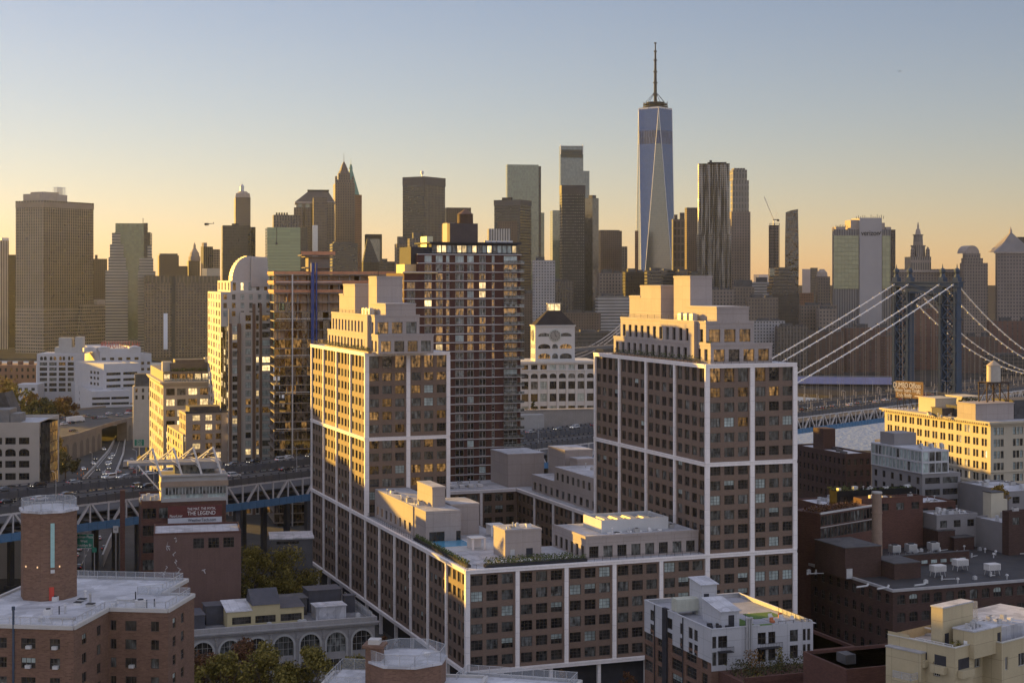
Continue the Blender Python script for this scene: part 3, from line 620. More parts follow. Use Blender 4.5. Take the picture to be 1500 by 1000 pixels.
for y in (0.25, 36.6):
    k = MB(); k.box(S0, S1, y - .35, y + .35, ZD - 9.7, ZD - 7.4)
    for i in range(int((S1 - S0) / 3.15)): s_ = S0 + i * 3.15; k.box(s_, s_ + .2, y - .5, y + .5, ZD - 9.72, ZD - 7.38)
    k.build('bottom_chord', BLU, br)
    k = MB(); k.box(S0, S1, y - .2, y + .2, ZD - 2.3, ZD - 1.75); per = 12.6
    for i in range(int((S1 - S0) / per)):
        a = S0 + 4 + i * per; zl, zt_ = ZD - 7.4, ZD - 1.9
        k.bar((a - 4.4, y, zl), (a - .3, y, zt_), .75, .55); k.bar((a + 4.4, y, zl), (a + .3, y, zt_), .75, .55); k.bar((a, y, zl), (a, y, zt_), .4, .4); k.bar((a + per / 2, y, zl), (a + per / 2, y, zt_), .45, .45)
    k.build('truss', BWH, br)
k = MB(); 
for i in range(int((S1 - S0) / 6.3)): s_ = S0 + i * 6.3; k.box(s_, s_ + .4, .6, 36.4, ZD - 8.8, ZD - 7.6)
k.box(S0, S1, 8, 29, ZD - 7.6, ZD - 7.2); k.build('floor_beam', BDK, br)
for s_ in range(-180, 190, 30):
    for y in (1.5, 12, 24, 35):
        k = MB(); k.box(s_ - .8, s_ + .8, y - .8, y + .8, 0, ZD - 8.7); k.box(s_ - 1.4, s_ + 1.4, y - 1.4, y + 1.4, 0, 1); k.build('bent_column', BDK, br)
k = MB(); k.box(225, 275, 1, 36, 0, ZD - 9); k.build('anchorage', mat('granite', (.22, .19, .165), .85, .2, .1, streak=.4), br)
# tower
for yy in (0.0, 8.6, 28.6, 36.9):
    k = MB(); k.prism([(ST - 3.6, yy - 1.35), (ST + 3.6, yy - 1.35), (ST + 3.6, yy + 1.35), (ST - 3.6, yy + 1.35)], -12, 90, 0, None, True, [(ST - 2.6, yy - 1.15), (ST + 2.6, yy - 1.15), (ST + 2.6, yy + 1.15), (ST - 2.6, yy + 1.15)])
    for z in range(0, 90, 9): k.box(ST - 3.75, ST + 3.75, yy - 1.5, yy + 1.5, z, z + .5)
    k.box(ST - 3.5, ST - 2.8, yy - .5, yy + .5, -12, 88); k.build('tower_column', BST, br)
    k = MB(); k.box(ST - 2.4, ST + 2.4, yy - 1.6, yy + 1.6, 93, 95.5); k.ngon(ST, yy, 95.5, 97.5, 1.7, 1.1, 10)
    for i in range(5): a, c = -math.pi / 2 + math.pi * i / 5, -math.pi / 2 + math.pi * (i + 1) / 5; k.ngon(ST, yy, 99 + 1.7 * math.sin(a), 99 + 1.7 * math.sin(c), max(1.7 * math.cos(a), .05), max(1.7 * math.cos(c), .05), 10)
    k.ngon(ST, yy, 100.6, 103, .4, .1, 6); k.build('tower_finial', BST, br)
for y0, y1 in ((0.0, 8.6), (28.6, 36.9)):
    k = MB()
    for sx in (-2.7, 2.7):
        for i in range(8):
            z0_, z1_ = 31 + i * 7.0, 31 + (i + 1) * 7.0; k.bar((ST + sx, y0 + 1, z0_), (ST + sx, y1 - 1, z1_), .6, .6); k.bar((ST + sx, y1 - 1, z0_), (ST + sx, y0 + 1, z1_), .6, .6); k.bar((ST + sx, y0 + 1, z1_), (ST + sx, y1 - 1, z1_), .7, .7)
    k.build('tower_lattice', BST, br)
k = MB(); k.box(ST - 3, ST + 3, -2.2, 39, 90, 93); k.box(ST - 3.5, ST + 3.5, -2.8, 39.6, 92.4, 93.1); k.box(ST - 2.6, ST + 2.6, 8.6, 28.6, 86.5, 90); 
n = 14
for i in range(n):
    a, c = math.pi * i / n, math.pi * (i + 1) / n; R0 = 9.2
    p0 = (18.6 - R0 * math.cos(a), 75 + R0 * 1.15 * math.sin(a)); p1 = (18.6 - R0 * math.cos(c), 75 + R0 * 1.15 * math.sin(c))
    k.bar((ST, p0[0], p0[1]), (ST, p1[0], p1[1]), 5.0, .9)
    if i % 2: k.bar((ST, p0[0], p0[1]), (ST, p0[0], 87), .5, .5)
for y in (0.6, 28.6):
    for i in range(3): k.ngon(ST, y + 1.5 + i * 2.7, 88, 90, .3, .3, 6)
k.build('tower_portal', BST, br)
k = MB(); k.box(ST - 6, ST + 6, -4, 41, ZD + .1, ZD + 1.2); 
for i in range(16): k.box(ST - 6, ST - 5.8, -4 + i * 3, -3.8 + i * 3, ZD + 1.2, ZD + 2.4)
k.build('tower_walkway', BDK, br); k = MB(); k.box(ST - 14, ST + 14, -6, 43, -14, 4); k.build('tower_pier', mat('pier_stone', (.25, .22, .2), .85, .2, .1), br)
def cz(s_):
    d = s_ - ST
    if d < 0: f_ = -d / 228.0; return 92.5 + (30 - 92.5) * f_ - 9 * 4 * f_ * (1 - f_) * .25
    f_ = 1 - d / 224.0; return 30 + 62.5 * f_ * f_
for y in (.6, 9.2, 28.0, 36.6):
    k = MB(); pts = [ST - 228 + i * 6 for i in range(39)] + [ST + i * 8 for i in range(57)]
    for a, c in zip(pts, pts[1:]): k.tube((a, y, cz(a)), (c, y, cz(c)), .36, 6)
    for i in range(0, 90): a = ST - 222 + i * 7.5; k.ngon(a, y, cz(a) - .6, cz(a) + .3, .55, .55, 6)
    k.build('main_cable', CAB, br); k = MB()
    for i in range(50):
        a = ST - 205 + i * 13.0
        if abs(a - ST) > 5 and cz(a) > ZD + 3: k.tube((a, y, ZD), (a, y, cz(a)), .045, 4); k.tube((a, y, ZD), (a, y, ZD + 3.6), .24, 5)
    k.build('suspender', mat('suspender_rope', (.20, .18, .17), .6, .1, 1), br)
# second old bridge far to the south: only its sweeping cables show
t = thing('stone_bridge_cables', 'fan of thin cables sweeping down behind the clock tower', 'bridge', P(930, 445, 1350))
k = MB()
for j in range(3):
    pr = None
    for i in range(15):
        f_ = i / 14; p = P(935 - 118 * f_, 448 + 70 * (1 - (1 - f_) ** 2) + j * 5, 1350 - 40 * f_ + 6 * j) - P(930, 445, 1350)
        if pr is not None: k.tube(pr, p, .45, 5)
        pr = p
k.build('cable', mat('old_cable', (.28, .24, .22), .7, .1, 1), t)
k = MB(); a = P(835, 512, 1310) - P(930, 445, 1350); c = P(950, 503, 1350) - P(930, 445, 1350); k.bar(a, c, 14, 2.4)
for i in range(20): p = a.lerp(c, i / 19); k.bar(p + Vector((0, 0, -18)) if i % 6 == 0 else p, p + Vector((0, 0, 5)), .5, .5)
k.build('deck', BDK, t)
# ---------------------------------------------------------------- trees
def leafmat(name, c0, c1):
    m, nt, b = newmat(name); g = N(nt, 'ShaderNodeNewGeometry')
    nt.links.new(mixc(nt, g.outputs['Random Per Island'], c0, c1), b.inputs['Base Color']); b.inputs['Roughness'].default_value = .7; b.inputs['Specular IOR Level'].default_value = .2
    return m
LG = leafmat('leaves_olive', (.065, .062, .014), (.25, .195, .045)); LO = leafmat('leaves_autumn', (.08, .05, .015), (.24, .12, .03)); LD = leafmat('leaves_dark', (.03, .036, .018), (.10, .09, .035)); LY = leafmat('leaves_yellow', (.12, .085, .02), (.32, .20, .04)); LR = leafmat('leaves_russet', (.06, .035, .02), (.17, .075, .035))
BARK = mat('bark', (.05, .038, .03), .9, .2, 2.0)
def tree(label, x, y, z, h, r, lm, seed, n=2600, leaf=.28, group=None, name='tree'):
    rd = random.Random(seed); t = thing(name, label, 'tree', (x, y, z), 0, group)
    k = MB(); k.tube((0, 0, 0), (0, 0, h * .45), h * .028, 7, 0, h * .018); cl = []
    for i in range(9):
        a = rd.uniform(0, 6.28); rr = r * rd.uniform(.35, .75); p = Vector((rr * math.cos(a), rr * math.sin(a), h * rd.uniform(.5, .9))); k.tube((0, 0, h * rd.uniform(.25, .42)), p, h * .012, 5, 0, h * .004)
    k.build('trunk', BARK, t)
    for i in range(34):
        a = rd.uniform(0, 6.28); q = rd.random() ** .6; zz = rd.uniform(.32, .97); mr = r * (1 - max(0, (zz - .55) / .5) ** 1.6) * (.75 + .25 * min(1, zz / .5))
        cl.append((Vector((mr * q * math.cos(a), mr * q * math.sin(a), h * zz)), r * rd.uniform(.16, .34)))
    k = MB()
    for i in range(n):
        c, cr = rd.choice(cl); d = Vector((rd.gauss(0, 1), rd.gauss(0, 1), rd.gauss(0, .8))); d.normalize(); p = c + d * cr * rd.random() ** .4
        nn = (d + Vector((rd.gauss(0, .6), rd.gauss(0, .6), rd.gauss(0, .6)))).normalized(); e = nn.orthogonal().normalized(); f = nn.cross(e); s_ = leaf * rd.uniform(.6, 1.4)
        k.q([p - e * s_, p - f * s_ * .7, p + e * s_, p + f * s_ * .7])
    k.build('crown', lm, t); return t
# ---------------------------------------------------------------- left: brick housing block with roof tower
BRK = mat('brown_brick', (.10, .056, .039), .85, .16, .35, streak=.25, brick=.22); BRD = mat('dark_red_brick', (.06, .027, .021), .85, .18, .3, streak=.25, brick=.2); COPE = mat('pale_coping', (.42, .38, .34), .8, .1, .5)
SNOW = mat('white_membrane', (.48, .48, .52), .65, .2, .25, seam=2.1)
AC = mat('air_conditioner', (.5, .48, .45), .5, .1, 2)
m_, nt, b_ = newmat('mesh_screen'); b_.inputs['Base Color'].default_value = (.42, .44, .47, 1); b_.inputs['Roughness'].default_value = .4; b_.inputs['Alpha'].default_value = .38; MESH = m_
def rail(B_, pts, z, h=1.25, name='railing', post=.06, m=None):
    """mesh screen between thin posts along a line of points"""
    k = MB()
    for (x0, y0), (x1, y1) in zip(pts, pts[1:]):
        L = math.hypot(x1 - x0, y1 - y0); n = max(1, int(L / 1.5))
        for i in range(n + 1): x, y = x0 + (x1 - x0) * i / n, y0 + (y1 - y0) * i / n; k.box(x - post / 2, x + post / 2, y - post / 2, y + post / 2, z, z + h, 0)
        k.bar((x0, y0, z + h), (x1, y1, z + h), .06, .06, 0); k.bar((x0, y0, z + .12), (x1, y1, z + .12), .04, .04, 0); k.q([(x0, y0, z + .1), (x1, y1, z + .1), (x1, y1, z + h), (x0, y0, z + h)], 1)
    B_.part(name, k, [m or STEEL, MESH])
def poly_roof(B_, poly, z, m=None, lip=.35):
    k = MB(); k.prism(poly, z - .4, z, 0); B_.part('roof', k, m or SNOW); k = MB(); n = len(poly)
    for i in range(n): a, c = poly[i], poly[(i + 1) % n]; k.bar((*a, z + lip / 2 - .1), (*c, z + lip / 2 - .1), .5, lip + .2)
    B_.part('coping', k, COPE)
b = Bd('brick_housing_block', 'brown brick housing block with white roof and eight sided roof tower at the lower left', 246, 238, 82.6, W=12, D=60, cat='apartment block')
zr = b.z(895); yA = b.y(108); x1_ = -13.0; fh = 2.75
sash = [('dark', 5), ('curtain', 3), ('blind+', 1)]
w_ = MB(); wr = [(zr - 1.9 - 2.75 * i - 1.15, zr - 1.9 - 2.75 * i + .35) for i in range(5)]
us = [(190, 200), (221, 233)]; us = [(183.5, 200), (221, 233)] ; xs = sorted((b.y(u1), b.y(u0)) for u0, u1 in [(221, 233), (183.5, 200), (162, 170.5), (144, 152.5), (121, 137)])
b.face(w_, 'L', 0, 0, yA, 0, zr, xs, wr, .22, 'duo', sash); b.face(w_, 'R', 0, 0, b.W, 0, zr, [(b.x(253), b.x(257.5)), (b.x(265), b.x(269.5))], wr, .22, 'sash', sash)
b.face(w_, 'E', b.W, 0, yA, 0, zr)
u1 = lambda u: b.y(u, x1_)
xs = sorted((u1(u1_), u1(u0)) for u0, u1_ in [(73, 88), (31, 52), (-4, 10), (-40, -22)])
b.face(w_, 'L', x1_, u1(108), u1(-90), 0, zr, xs, wr, .22, 'trio', sash); b.face(w_, 'R', u1(108), x1_, 0, 0, zr, [(x1_ + 3, x1_ + 4.6), (x1_ + 8.5, x1_ + 10)], wr, .22, 'duo', sash)
b.part('wall', w_, BRK); yB = u1(108); yC = u1(-90)
poly_roof(b, [(0.05, 0.05), (b.W - .05, 0.05), (b.W - .05, yB - 4), (b.W + 12, yB - 4), (b.W + 12, yC - .05), (x1_ + .05, yC - .05), (x1_ + .05, yB + .05), (.05, yB + .05)][::1], zr)
w_ = MB(); b.face(w_, 'R', yB - 4, b.W, b.W + 12, 0, zr - .1); b.part('wing_wall', w_, BRK)
rail(b, [(x1_ + .5, yB + .3), (-.8, yB + .3), (.4, yB - 1), (.4, .5), (b.W - .5, .5), (b.W - .5, 9)], zr, 1.3); rail(b, [(x1_ + .5, yC - 1), (x1_ + .5, yB + .3)], zr, 1.3); rail(b, [(b.W + 11.5, yB + 16), (b.W + 11.5, yB - 3.4), (b.W + 2, yB - 3.4), (b.W - .6, 9)], zr, 1.3)
# roof tower, eight sided
tx, ty = b.x(63, 0), 0; Yt = 246.0; ctr = b.t_mat().inverted() @ Vector((XU(62, Yt), Yt + 3.5, 0)); cx, cy = ctr.x, ctr.y; rt = 4.35; zt = ZV(752, Yt - 1)
oc = [(cx + rt * math.cos(R(8 + 45 * i)), cy + rt * math.sin(R(8 + 45 * i))) for i in range(8)]
k = MB(); k.prism(oc, zr, zt, 0); b.part('roof_tower', k, BRK); k = MB(); k.prism([(cx + (x - cx) * 1.07, cy + (y - cy) * 1.07) for x, y in oc], zt - .05, zt + .35, 0); b.part('tower_roof', k, SNOW)
rail(b, [(cx + (x - cx) * .99, cy + (y - cy) * .99) for x, y in oc + oc[:1]], zt + .35, 1.4)
# which faces look at the camera: put the green stair window, the red door and lamps on the right-hand one
inv = b.t_mat().inverted(); camv = inv @ Vector((0, 0, H)); fa = []
for i in range(8):
    a, c = Vector((*oc[i], 0)), Vector((*oc[(i + 1) % 8], 0)); n_ = Vector(((a + c).x / 2 - cx, (a + c).y / 2 - cy, 0)).normalized(); fa.append((n_.dot((camv - Vector((cx, cy, 0))).xy.to_3d().normalized()), i, a, c, n_))
fa.sort(key=lambda q: -q[0])
pj = lambda v: (b.t_mat() @ v).x
F2 = sorted(fa[:2], key=lambda q: pj(q[2] + q[3]))
def onface(name, fc, f0, f1, z0_, z1_, m, off=.05):
    _, i, a, c, n_ = fc
    if pj(a) > pj(c): a, c = c, a
    p, q = a.lerp(c, f0) + n_ * off, a.lerp(c, f1) + n_ * off; k = MB(); k.bar((p.x, p.y, (z0_ + z1_) / 2), (q.x, q.y, (z0_ + z1_) / 2), .12, z1_ - z0_); b.part(name, k, m)
FT = F2[1]; zf = lambda v: ZV(v, Yt - 1.5)
onface('stair_window', FT, .42, .60, zf(833), zf(768), mat('green_glass_block', (.22, .48, .42), .25, .12, 2)); onface('door', FT, .36, .58, zr + .1, zr + 2.1, mat('red_door', (.42, .03, .02), .5, .08, 1)); onface('air_conditioner', FT, .42, .6, zf(841), zf(836), AC, .25)
LAMP = mat('wall_lamp', (.9, .6, .3), .5, .05, 1); LAMP.node_tree.nodes['Principled BSDF'].inputs['Emission Color'].default_value = (1, .6, .25, 1); LAMP.node_tree.nodes['Principled BSDF'].inputs['Emission Strength'].default_value = .3
for fc, f_ in ((F2[0], .15), (F2[0], .8), (FT, .8)): onface('wall_lamp', fc, f_, f_ + .05, zr + 5.1, zr + 5.35, LAMP, .12)
k = MB(); vx, vy = x1_ + .3, b.y(20, x1_); k.tube((vx - .4, vy, zr - 14), (vx - .4, vy, zr + 2.4), .16, 8); k.tube((vx - .4, vy, zr + 2.4), (vx - .4, vy, zr + 2.9), .24, 8); b.part('flue_pipe', k, BST)
for i in range(5):
    k = MB(); xx, yy = ((-4, yB + 6), (3, yB - 6), (5, 14), (8, 8), (2, 4))[i]; k.tube((xx, yy, zr), (xx, yy, zr + 1.2), .09, 8); b.part('vent_pipe', k, DARK)
rd = random.Random(5)
for side, off, ws in (('L', 0, [(221, 233), (183.5, 200), (121, 137)]), ('L', x1_, [(73, 88), (31, 52)])):
    for u0, u1_ in ws:
        for z0_, z1_ in wr[:4]:
            if rd.random() < .6:
                y0_ = b.y(u0 + rd.uniform(4, 9), off); k = MB(); k.box(off - .45, off + .1, y0_ - .75, y0_, z0_ + .05, z0_ + .5); b.part('air_conditioner', k, AC)
clutter(b, 1.5, 9, 4, 22, zr, 9, 11); clutter(b, x1_ + 1, 6, yB + 2, yB + 7, zr, 5, 12)
b.windows(100)
# brick block at the bottom centre
b = Bd('brick_housing_block', 'brown brick housing block with octagonal roof deck and square chimney at the bottom centre', 690, 214, 82.6, W=14, D=22, cat='apartment block')
zr = b.z(1030); w_ = MB(); b.face(w_, 'L', 0, 0, b.D, 0, zr); b.face(w_, 'R', 0, 0, b.W, 0, zr); b.part('wall', w_, BRK); poly_roof(b, [(0, 0), (b.W, 0), (b.W, b.D), (0, b.D)], zr)
inv = b.t_mat().inverted(); Yt = 222.0; ctr = inv @ Vector((XU(594, Yt), Yt + 3, 0)); rt = 5.6; zt = ZV(978, Yt - 2)
oc = [(ctr.x + rt * math.cos(R(22.5 + 45 * i)), ctr.y + rt * math.sin(R(22.5 + 45 * i))) for i in range(8)]
k = MB(); k.prism(oc, zr - 6, zt, 0); b.part('roof_tower', k, BRK); k = MB(); k.prism([(ctr.x + (x - ctr.x) * 1.04, ctr.y + (y - ctr.y) * 1.04) for x, y in oc], zt - .05, zt + .3, 0); b.part('tower_roof', k, SNOW); rail(b, [(ctr.x + (x - ctr.x) * .99, ctr.y + (y - ctr.y) * .99) for x, y in oc + oc[:1]], zt + .3, 1.5)
ch = inv @ Vector((XU(549, 224), 224, 0)); k = MB(); k.box(ch.x - 1.1, ch.x + 1.1, ch.y - 1.1, ch.y + 1.1, zr - 4, ZV(946, 224), 0); k.box(ch.x - 1.5, ch.x + 1.5, ch.y - 1.5, ch.y + 1.5, ZV(946, 224), ZV(942, 224), 0); k.box(ch.x - .8, ch.x + .8, ch.y - .8, ch.y + .8, ZV(942, 224), ZV(935, 224), 1); b.part('chimney', k, [BRK, COPE])
lw = inv @ Vector((XU(516, 226), 226, 0)); k = MB(); k.box(lw.x - 6, lw.x + 5, lw.y - 2.6, lw.y + 2.6, 0, ZV(993, 226), 0, 1); b.part('wing', k, [BRK, SNOW]); rail(b, [(lw.x - 5.8, lw.y - 2.5), (lw.x - 5.8, lw.y + 2.5), (lw.x + 4.8, lw.y + 2.5), (lw.x + 4.8, lw.y - 2.5)], ZV(993, 226), 1.6)
k = MB(); k.box(-.4, .2, ctr.y - 2, ctr.y - 1.2, zt - 1.6, zt - 1.1); b.part('air_conditioner', k, AC); k = MB(); k.box(ctr.x + 1, ctr.x + 2, ctr.y - 3, ctr.y - 2.2, zt + .3, zt + .7); b.part('vent_box', k, WHITE)
b = Bd('brick_housing_block', 'railed white roof of a brick block at the bottom edge right of the octagonal deck', 836, 222, 74, W=6, D=17, cat='apartment block')
zr = b.z(1014); w_ = MB(); b.face(w_, 'L', 0, 0, b.D, 0, zr); b.face(w_, 'R', 0, 0, b.W, 0, zr); b.part('wall', w_, BRK); poly_roof(b, [(0, 0), (b.W, 0), (b.W, b.D), (0, b.D)], zr); rail(b, [(.3, b.D - .3), (b.W - .4, b.D - .3), (b.W - .4, .4), (.3, .4)], zr, 1.5)
# ---------------------------------------------------------------- arched masonry hall across the street
GST = mat('grey_terracotta', (.20, .19, .185), .75, .2, .5, streak=.35)
b = Bd('arched_hall', 'grey hall with a row of tall arched windows and sheds on its roof', 236, 363.7, GT, uR=549, D=27)
zr = 13.6; w_ = MB(); na = 8
b.face(w_, 'R', 0, 0, b.W, 0, 12.3, spans(0, b.W, na, .76), [(6.4, 11.2)], .7, 'four', [('dark', 3), ('curtain', 2)], fr=mat('arch_window_frame', (.24, .23, .22), .6, .1, 1), arch=True)
b.face(w_, 'L', 0, 0, b.D, 0, 12.3); b.face(w_, 'E', b.W, 0, b.D, 0, 12.3, spans(0, b.D, 4, .6), [(6.4, 11.2)], .5, None); b.face(w_, 'B', b.D, 0, b.W, 0, 12.3); b.part('wall', w_, GST)
for i in range(na):
    x0, x1 = spans(0, b.W, na, .76)[i]; cx = (x0 + x1) / 2; r = (x1 - x0) / 2; k = MB()
    for j in range(12):
        a, c = math.pi * j / 12, math.pi * (j + 1) / 12; k.bar((cx - (r + .2) * math.cos(a), -.05, 8.85 + (r + .2) * math.sin(a)), (cx - (r + .2) * math.cos(c), -.05, 8.85 + (r + .2) * math.sin(c)), .5, .45)
    k.box(x0 - .35, x0 + .02, -.3, .2, 0, 8.9); k.box(x1 - .02, x1 + .35, -.3, .2, 0, 8.9); b.part('archivolt', k, mat('pale_terracotta', (.30, .29, .275), .75, .15, .5) if i == 0 else bpy.data.materials['pale_terracotta'])
    k = MB(); k.box(x0 + .03, x1 - .03, .25, .6, 5.0, 6.5); b.part('spandrel', k, GST)
    k = MB(); k.box(x0 + .2, x1 - .2, -.04, .02, 1.0, 4.9, 1); k.box(x0 + .1, x1 - .1, -.1, .0, 4.9, 5.1, 0)
    for q in range(4): xx = x0 + .2 + (x1 - x0 - .5) * q / 3; k.box(xx, xx + .12, -.09, -.03, 1, 4.9, 0)
    b.part('lower_window', k, [GST, GD])
    k = MB(); mx = x0 - .7
    for q in range(5): k.ngon(mx, -.12, 9.9 + q * .42, 10.2 + q * .42, .42 - .05 * abs(q - 2), .3, 8)
    k.box(mx - .5, mx + .5, -.35, .05, 11.6, 12.1); b.part('relief_ornament', k, GST)
k = MB(); k.box(-.3, b.W + .7, -.7, .4, 12.3, 12.8); k.box(-.3, b.W + 1.0, -1.1, .4, 12.8, 13.1); k.box(-.3, b.W + .5, -.3, .5, 13.1, 14.2); k.box(b.W - .2, b.W + .5, .5, b.D, 12.3, 14.1)
for i in range(60): x = .4 + i * (b.W - .6) / 60; k.box(x, x + .35, -.95, -.7, 12.45, 12.8)
b.part('cornice', k, GST)
k = MB(); k.box(.2, b.W - .3, .5, b.D - .2, 12.6, 13.0); b.part('roof', k, mat('patched_roof', (.12, .12, .13), .75, .5, .25))
YEL = mat('yellow_stucco', (.40, .30, .15), .8, .1, .4); SLT = mat('slate_shed', (.04, .04, .048), .7, .25, .6)
zz = 13.0; x0, x1 = b.x(333, 4), b.x(445, 4); xa, xb = b.x(370, 4), b.x(410, 4)
w_ = MB(); b.face(w_, 'R', 4, x0, x1, zz, zz + 3.9, [(b.x(340, 4), b.x(368, 4)), (b.x(374, 4), b.x(404, 4)), (b.x(411, 4), b.x(442, 4))], [(zz + .8, zz + 2.5)], .3, 'trio', [('dark', 1)]); b.face(w_, 'E', x1, 4, 11, zz, zz + 3.9); b.face(w_, 'L', x0, 4, 11, zz, zz + 3.9); b.face(w_, 'B', 11, x0, x1, zz, zz + 3.9)
k = w_; k.box(xa, xb, 4.01, 10, zz + 3.8, zz + 5.0); b.part('roof_house', w_, YEL)
k = MB(); k.q([(x0 - .3, 3.7, zz + 3.8), (xa, 3.7, zz + 3.8), (xa, 12, zz + 5.2), (x0 - .3, 12, zz + 5.2)], 1); k.q([(xa - .2, 3.7, zz + 5.0), (xb + .2, 3.7, zz + 5.0), (xb + .2, 9, zz + 8.0), (xa - .2, 9, zz + 8.0)], 0); k.q([(xa - .2, 3.7, zz + 5), (xa - .2, 9, zz + 8), (xa - .2, 11, zz + 5)], 0); k.q([(xb + .2, 3.7, zz + 5), (xb + .2, 9, zz + 8), (xb + .2, 11, zz + 5)], 0); k.q([(xb, 3.7, zz + 3.95), (x1 + .3, 3.7, zz + 3.95), (x1 + .3, 12, zz + 5), (xb, 12, zz + 5)], 0)
b.part('shed_roof', k, [SLT, SNOW])
for (ua, ub, y0_, y1_, h_, mm) in ((277, 300, 4, 12, 3.5, SLT), (302, 332, 9, 14, 4.4, SLT), (463, 507, 6, 11, 3.0, SNOW), (452, 500, 15, 21, 5.2, SLT), (505, 520, 12, 14, 4, SLT), (410, 450, 13, 19, 4.0, ROOFD)):
    k = MB(); xa_, xb_ = b.x(ua, y0_), b.x(ub, y0_); k.box(xa_, xb_, y0_, y1_, zz, zz + h_); k.prism([(xa_ - .25, y0_ - .25), (xb_ + .25, y0_ - .25), (xb_ + .25, y1_ + .25), (xa_ - .25, y1_ + .25)], zz + h_, zz + h_ + .2); b.part('roof_shed', k, mm)
for i, (u_, y_) in enumerate(((440, 2.5), (446, 2.5), (525, 5), (395, 2.2), (515, 17))): k = MB(); xx = b.x(u_, y_); k.box(xx - .5, xx + .5, y_, y_ + .9, zz, zz + 1.0); k.ngon(xx, y_ + .4, zz + 1.0, zz + 1.15, .35, .35, 10); b.part('air_unit', k, AC)
k = MB()
for i in range(30): xx = b.W - .5; k.box(xx, xx + .1, .8 + i * .85, .9 + i * .85, zz, zz + 2.2)
b.part('railing', k, STEEL); rail(b, [(b.W - .6, .8), (b.W - .6, b.D - .5)], zz + .2, 2.0, m=STEEL)
b.windows(100)
for (u, v, Y, h, r, lm, sd_, lab) in [(352, 880, 352, 14.5, 6.5, LR, 1, 'russet street tree, uppermost of the dark crowns before the arched hall'), (300, 930, 345, 13.5, 6.5, LR, 2, 'dark russet street tree nearest the brick housing block corner'), (388, 960, 338, 17, 8, LG, 3, 'olive street tree at the bottom in front of the middle arches'), (455, 960, 338, 16, 7.2, LG, 4, 'yellowing olive street tree between two others below the arched hall'), (325, 980, 335, 16, 7, LG, 5, 'olive street tree lowest beside the brick housing block'), (518, 965, 342, 13.5, 5.2, LG, 6, 'olive street tree behind the railed brick wing at the bottom')]:
    tree(lab, XU(u, Y), Y, 0, h, r, lm, sd_, 6500, .27, 'street trees below the arched hall')
for (u, Y, h, r, lm, sd_, lab) in [(366, 436, 19, 8, LG, 11, 'tall olive tree left of two beside the brown windowless house'), (420, 440, 18, 9, LG, 12, 'broad olive tree right of two beside the pale framed block'), (342, 428, 13, 5, LD, 13, 'low dark tree at the foot of the brown house')]:
    tree(lab, XU(u, Y), Y, 2, h, r, lm, sd_, 7000, .29, 'olive trees behind the arched hall')
tree('small bare autumn tree on the pavement below the pale framed block', XU(824, 352), 352, 0, 8.5, 1.5, LO, 21, 500, .22); tree('reddish street tree under the pale framed block beside the white loft house', XU(921, 352), 352, 0, 8, 2.6, LR, 22, 900, .25); tree('thin autumn tree on the side street corner beside the arched hall', XU(563, 384), 384, 0, 9, 3.2, LR, 23, 1100, .25)
# ---------------------------------------------------------------- house with the billboard, brown house
b = Bd('billboard_building', 'dark red brick building with a grey glazed penthouse, white roof trusses and a billboard', 207, 430, 15, uR=331, D=20, z0=0)
zb = b.z(737); w_ = MB(); rows_ = [(zb - 4.2 - 4.6 * i, zb - 1.4 - 4.6 * i) for i in range(5)]
b.face(w_, 'R', 0, 0, b.W, 0, zb, [(b.x(209), b.x(229)), (b.x(233), b.x(248))], rows_, .3, 'trio', [('curtain', 2), ('dark', 2)]); b.face(w_, 'L', 0, 0, b.D, 0, zb); b.face(w_, 'E', b.W, 0, b.D, 0, zb); b.face(w_, 'B', b.D, 0, b.W, 0, zb); b.part('wall', w_, BRD); b.parapet(0, b.W, 0, b.D, zb, BRD, .6)
k = MB(); k.box(b.x(176), b.x(183), -.5, 2.5, 0, b.z(717)); b.part('chimney', k, BRD)
PGR = mat('grey_panel', (.27, .255, .24), .7, .12, .4)
x0 = b.x(236, -.2); zp = b.z(697); zq = b.z(722)
w_ = MB(); b.face(w_, 'R', -.2, x0, b.W + .4, zb + .1, zp, spans(x0, b.W + .4, 3, .8), [(zb + 1, zb + 3.4)], .4, 'trio', [('blind', 4), ('curtain', 1)], fr=FRAMEW); b.face(w_, 'L', x0, -.2, 11, zb, zp); b.face(w_, 'E', b.W + .4, -.2, 11, zb, zp); w_.q([(x0, -.2, zp), (b.W + .4, -.2, zp), (b.W + .4, 11, zp), (x0, 11, zp)]); b.part('penthouse', w_, PGR)
k = MB(); k.box(x0 - .2, b.W + .6, -.6, -.15, zb + 4.2, zb + 5.6, 0); b.part('timber_fascia', k, mat('weathered_timber', (.20, .14, .10), .8, .2, 1)); k = MB(); k.box(x0 + 1, b.W, -.32, -.22, zq - 1.2 + .6, zq + 1.2, 0)
b.part('clerestory', k, GC); k = MB()
for i in range(18): xx = x0 + 1 + i * (b.W - x0 - 1) / 18; k.box(xx, xx + .12, -.4, -.3, zq - .6, zq + 1.2)
b.part('clerestory_mullion', k, FRAMEW); k = MB(); k.box(x0, b.W + .4, -.9, -.2, zp - .35, zp + .15); b.part('penthouse_fascia', k, PGR)
zr_ = b.z(680); w_ = MB(); xm = b.x(257); k = w_; k.box(xm, b.x(316), 4, 12, zp, zr_ - .4); b.part('roof_lounge', k, GC); k = MB(); xl = b.x(188); k.prism([(xl, 2), (b.x(325), 1), (b.x(325), 10), (xl, 9)], zr_ - .6, zr_ + .2, 0); k.prism([(b.x(292), 1), (b.x(325), 1), (b.x(318), 12), (b.x(292), 12)], zr_ - 1.8, zr_ - .6, 0); b.part('wing_roof', k, mat('silver_roof', (.17, .17, .18), .6, .15, .3, spec=.1))
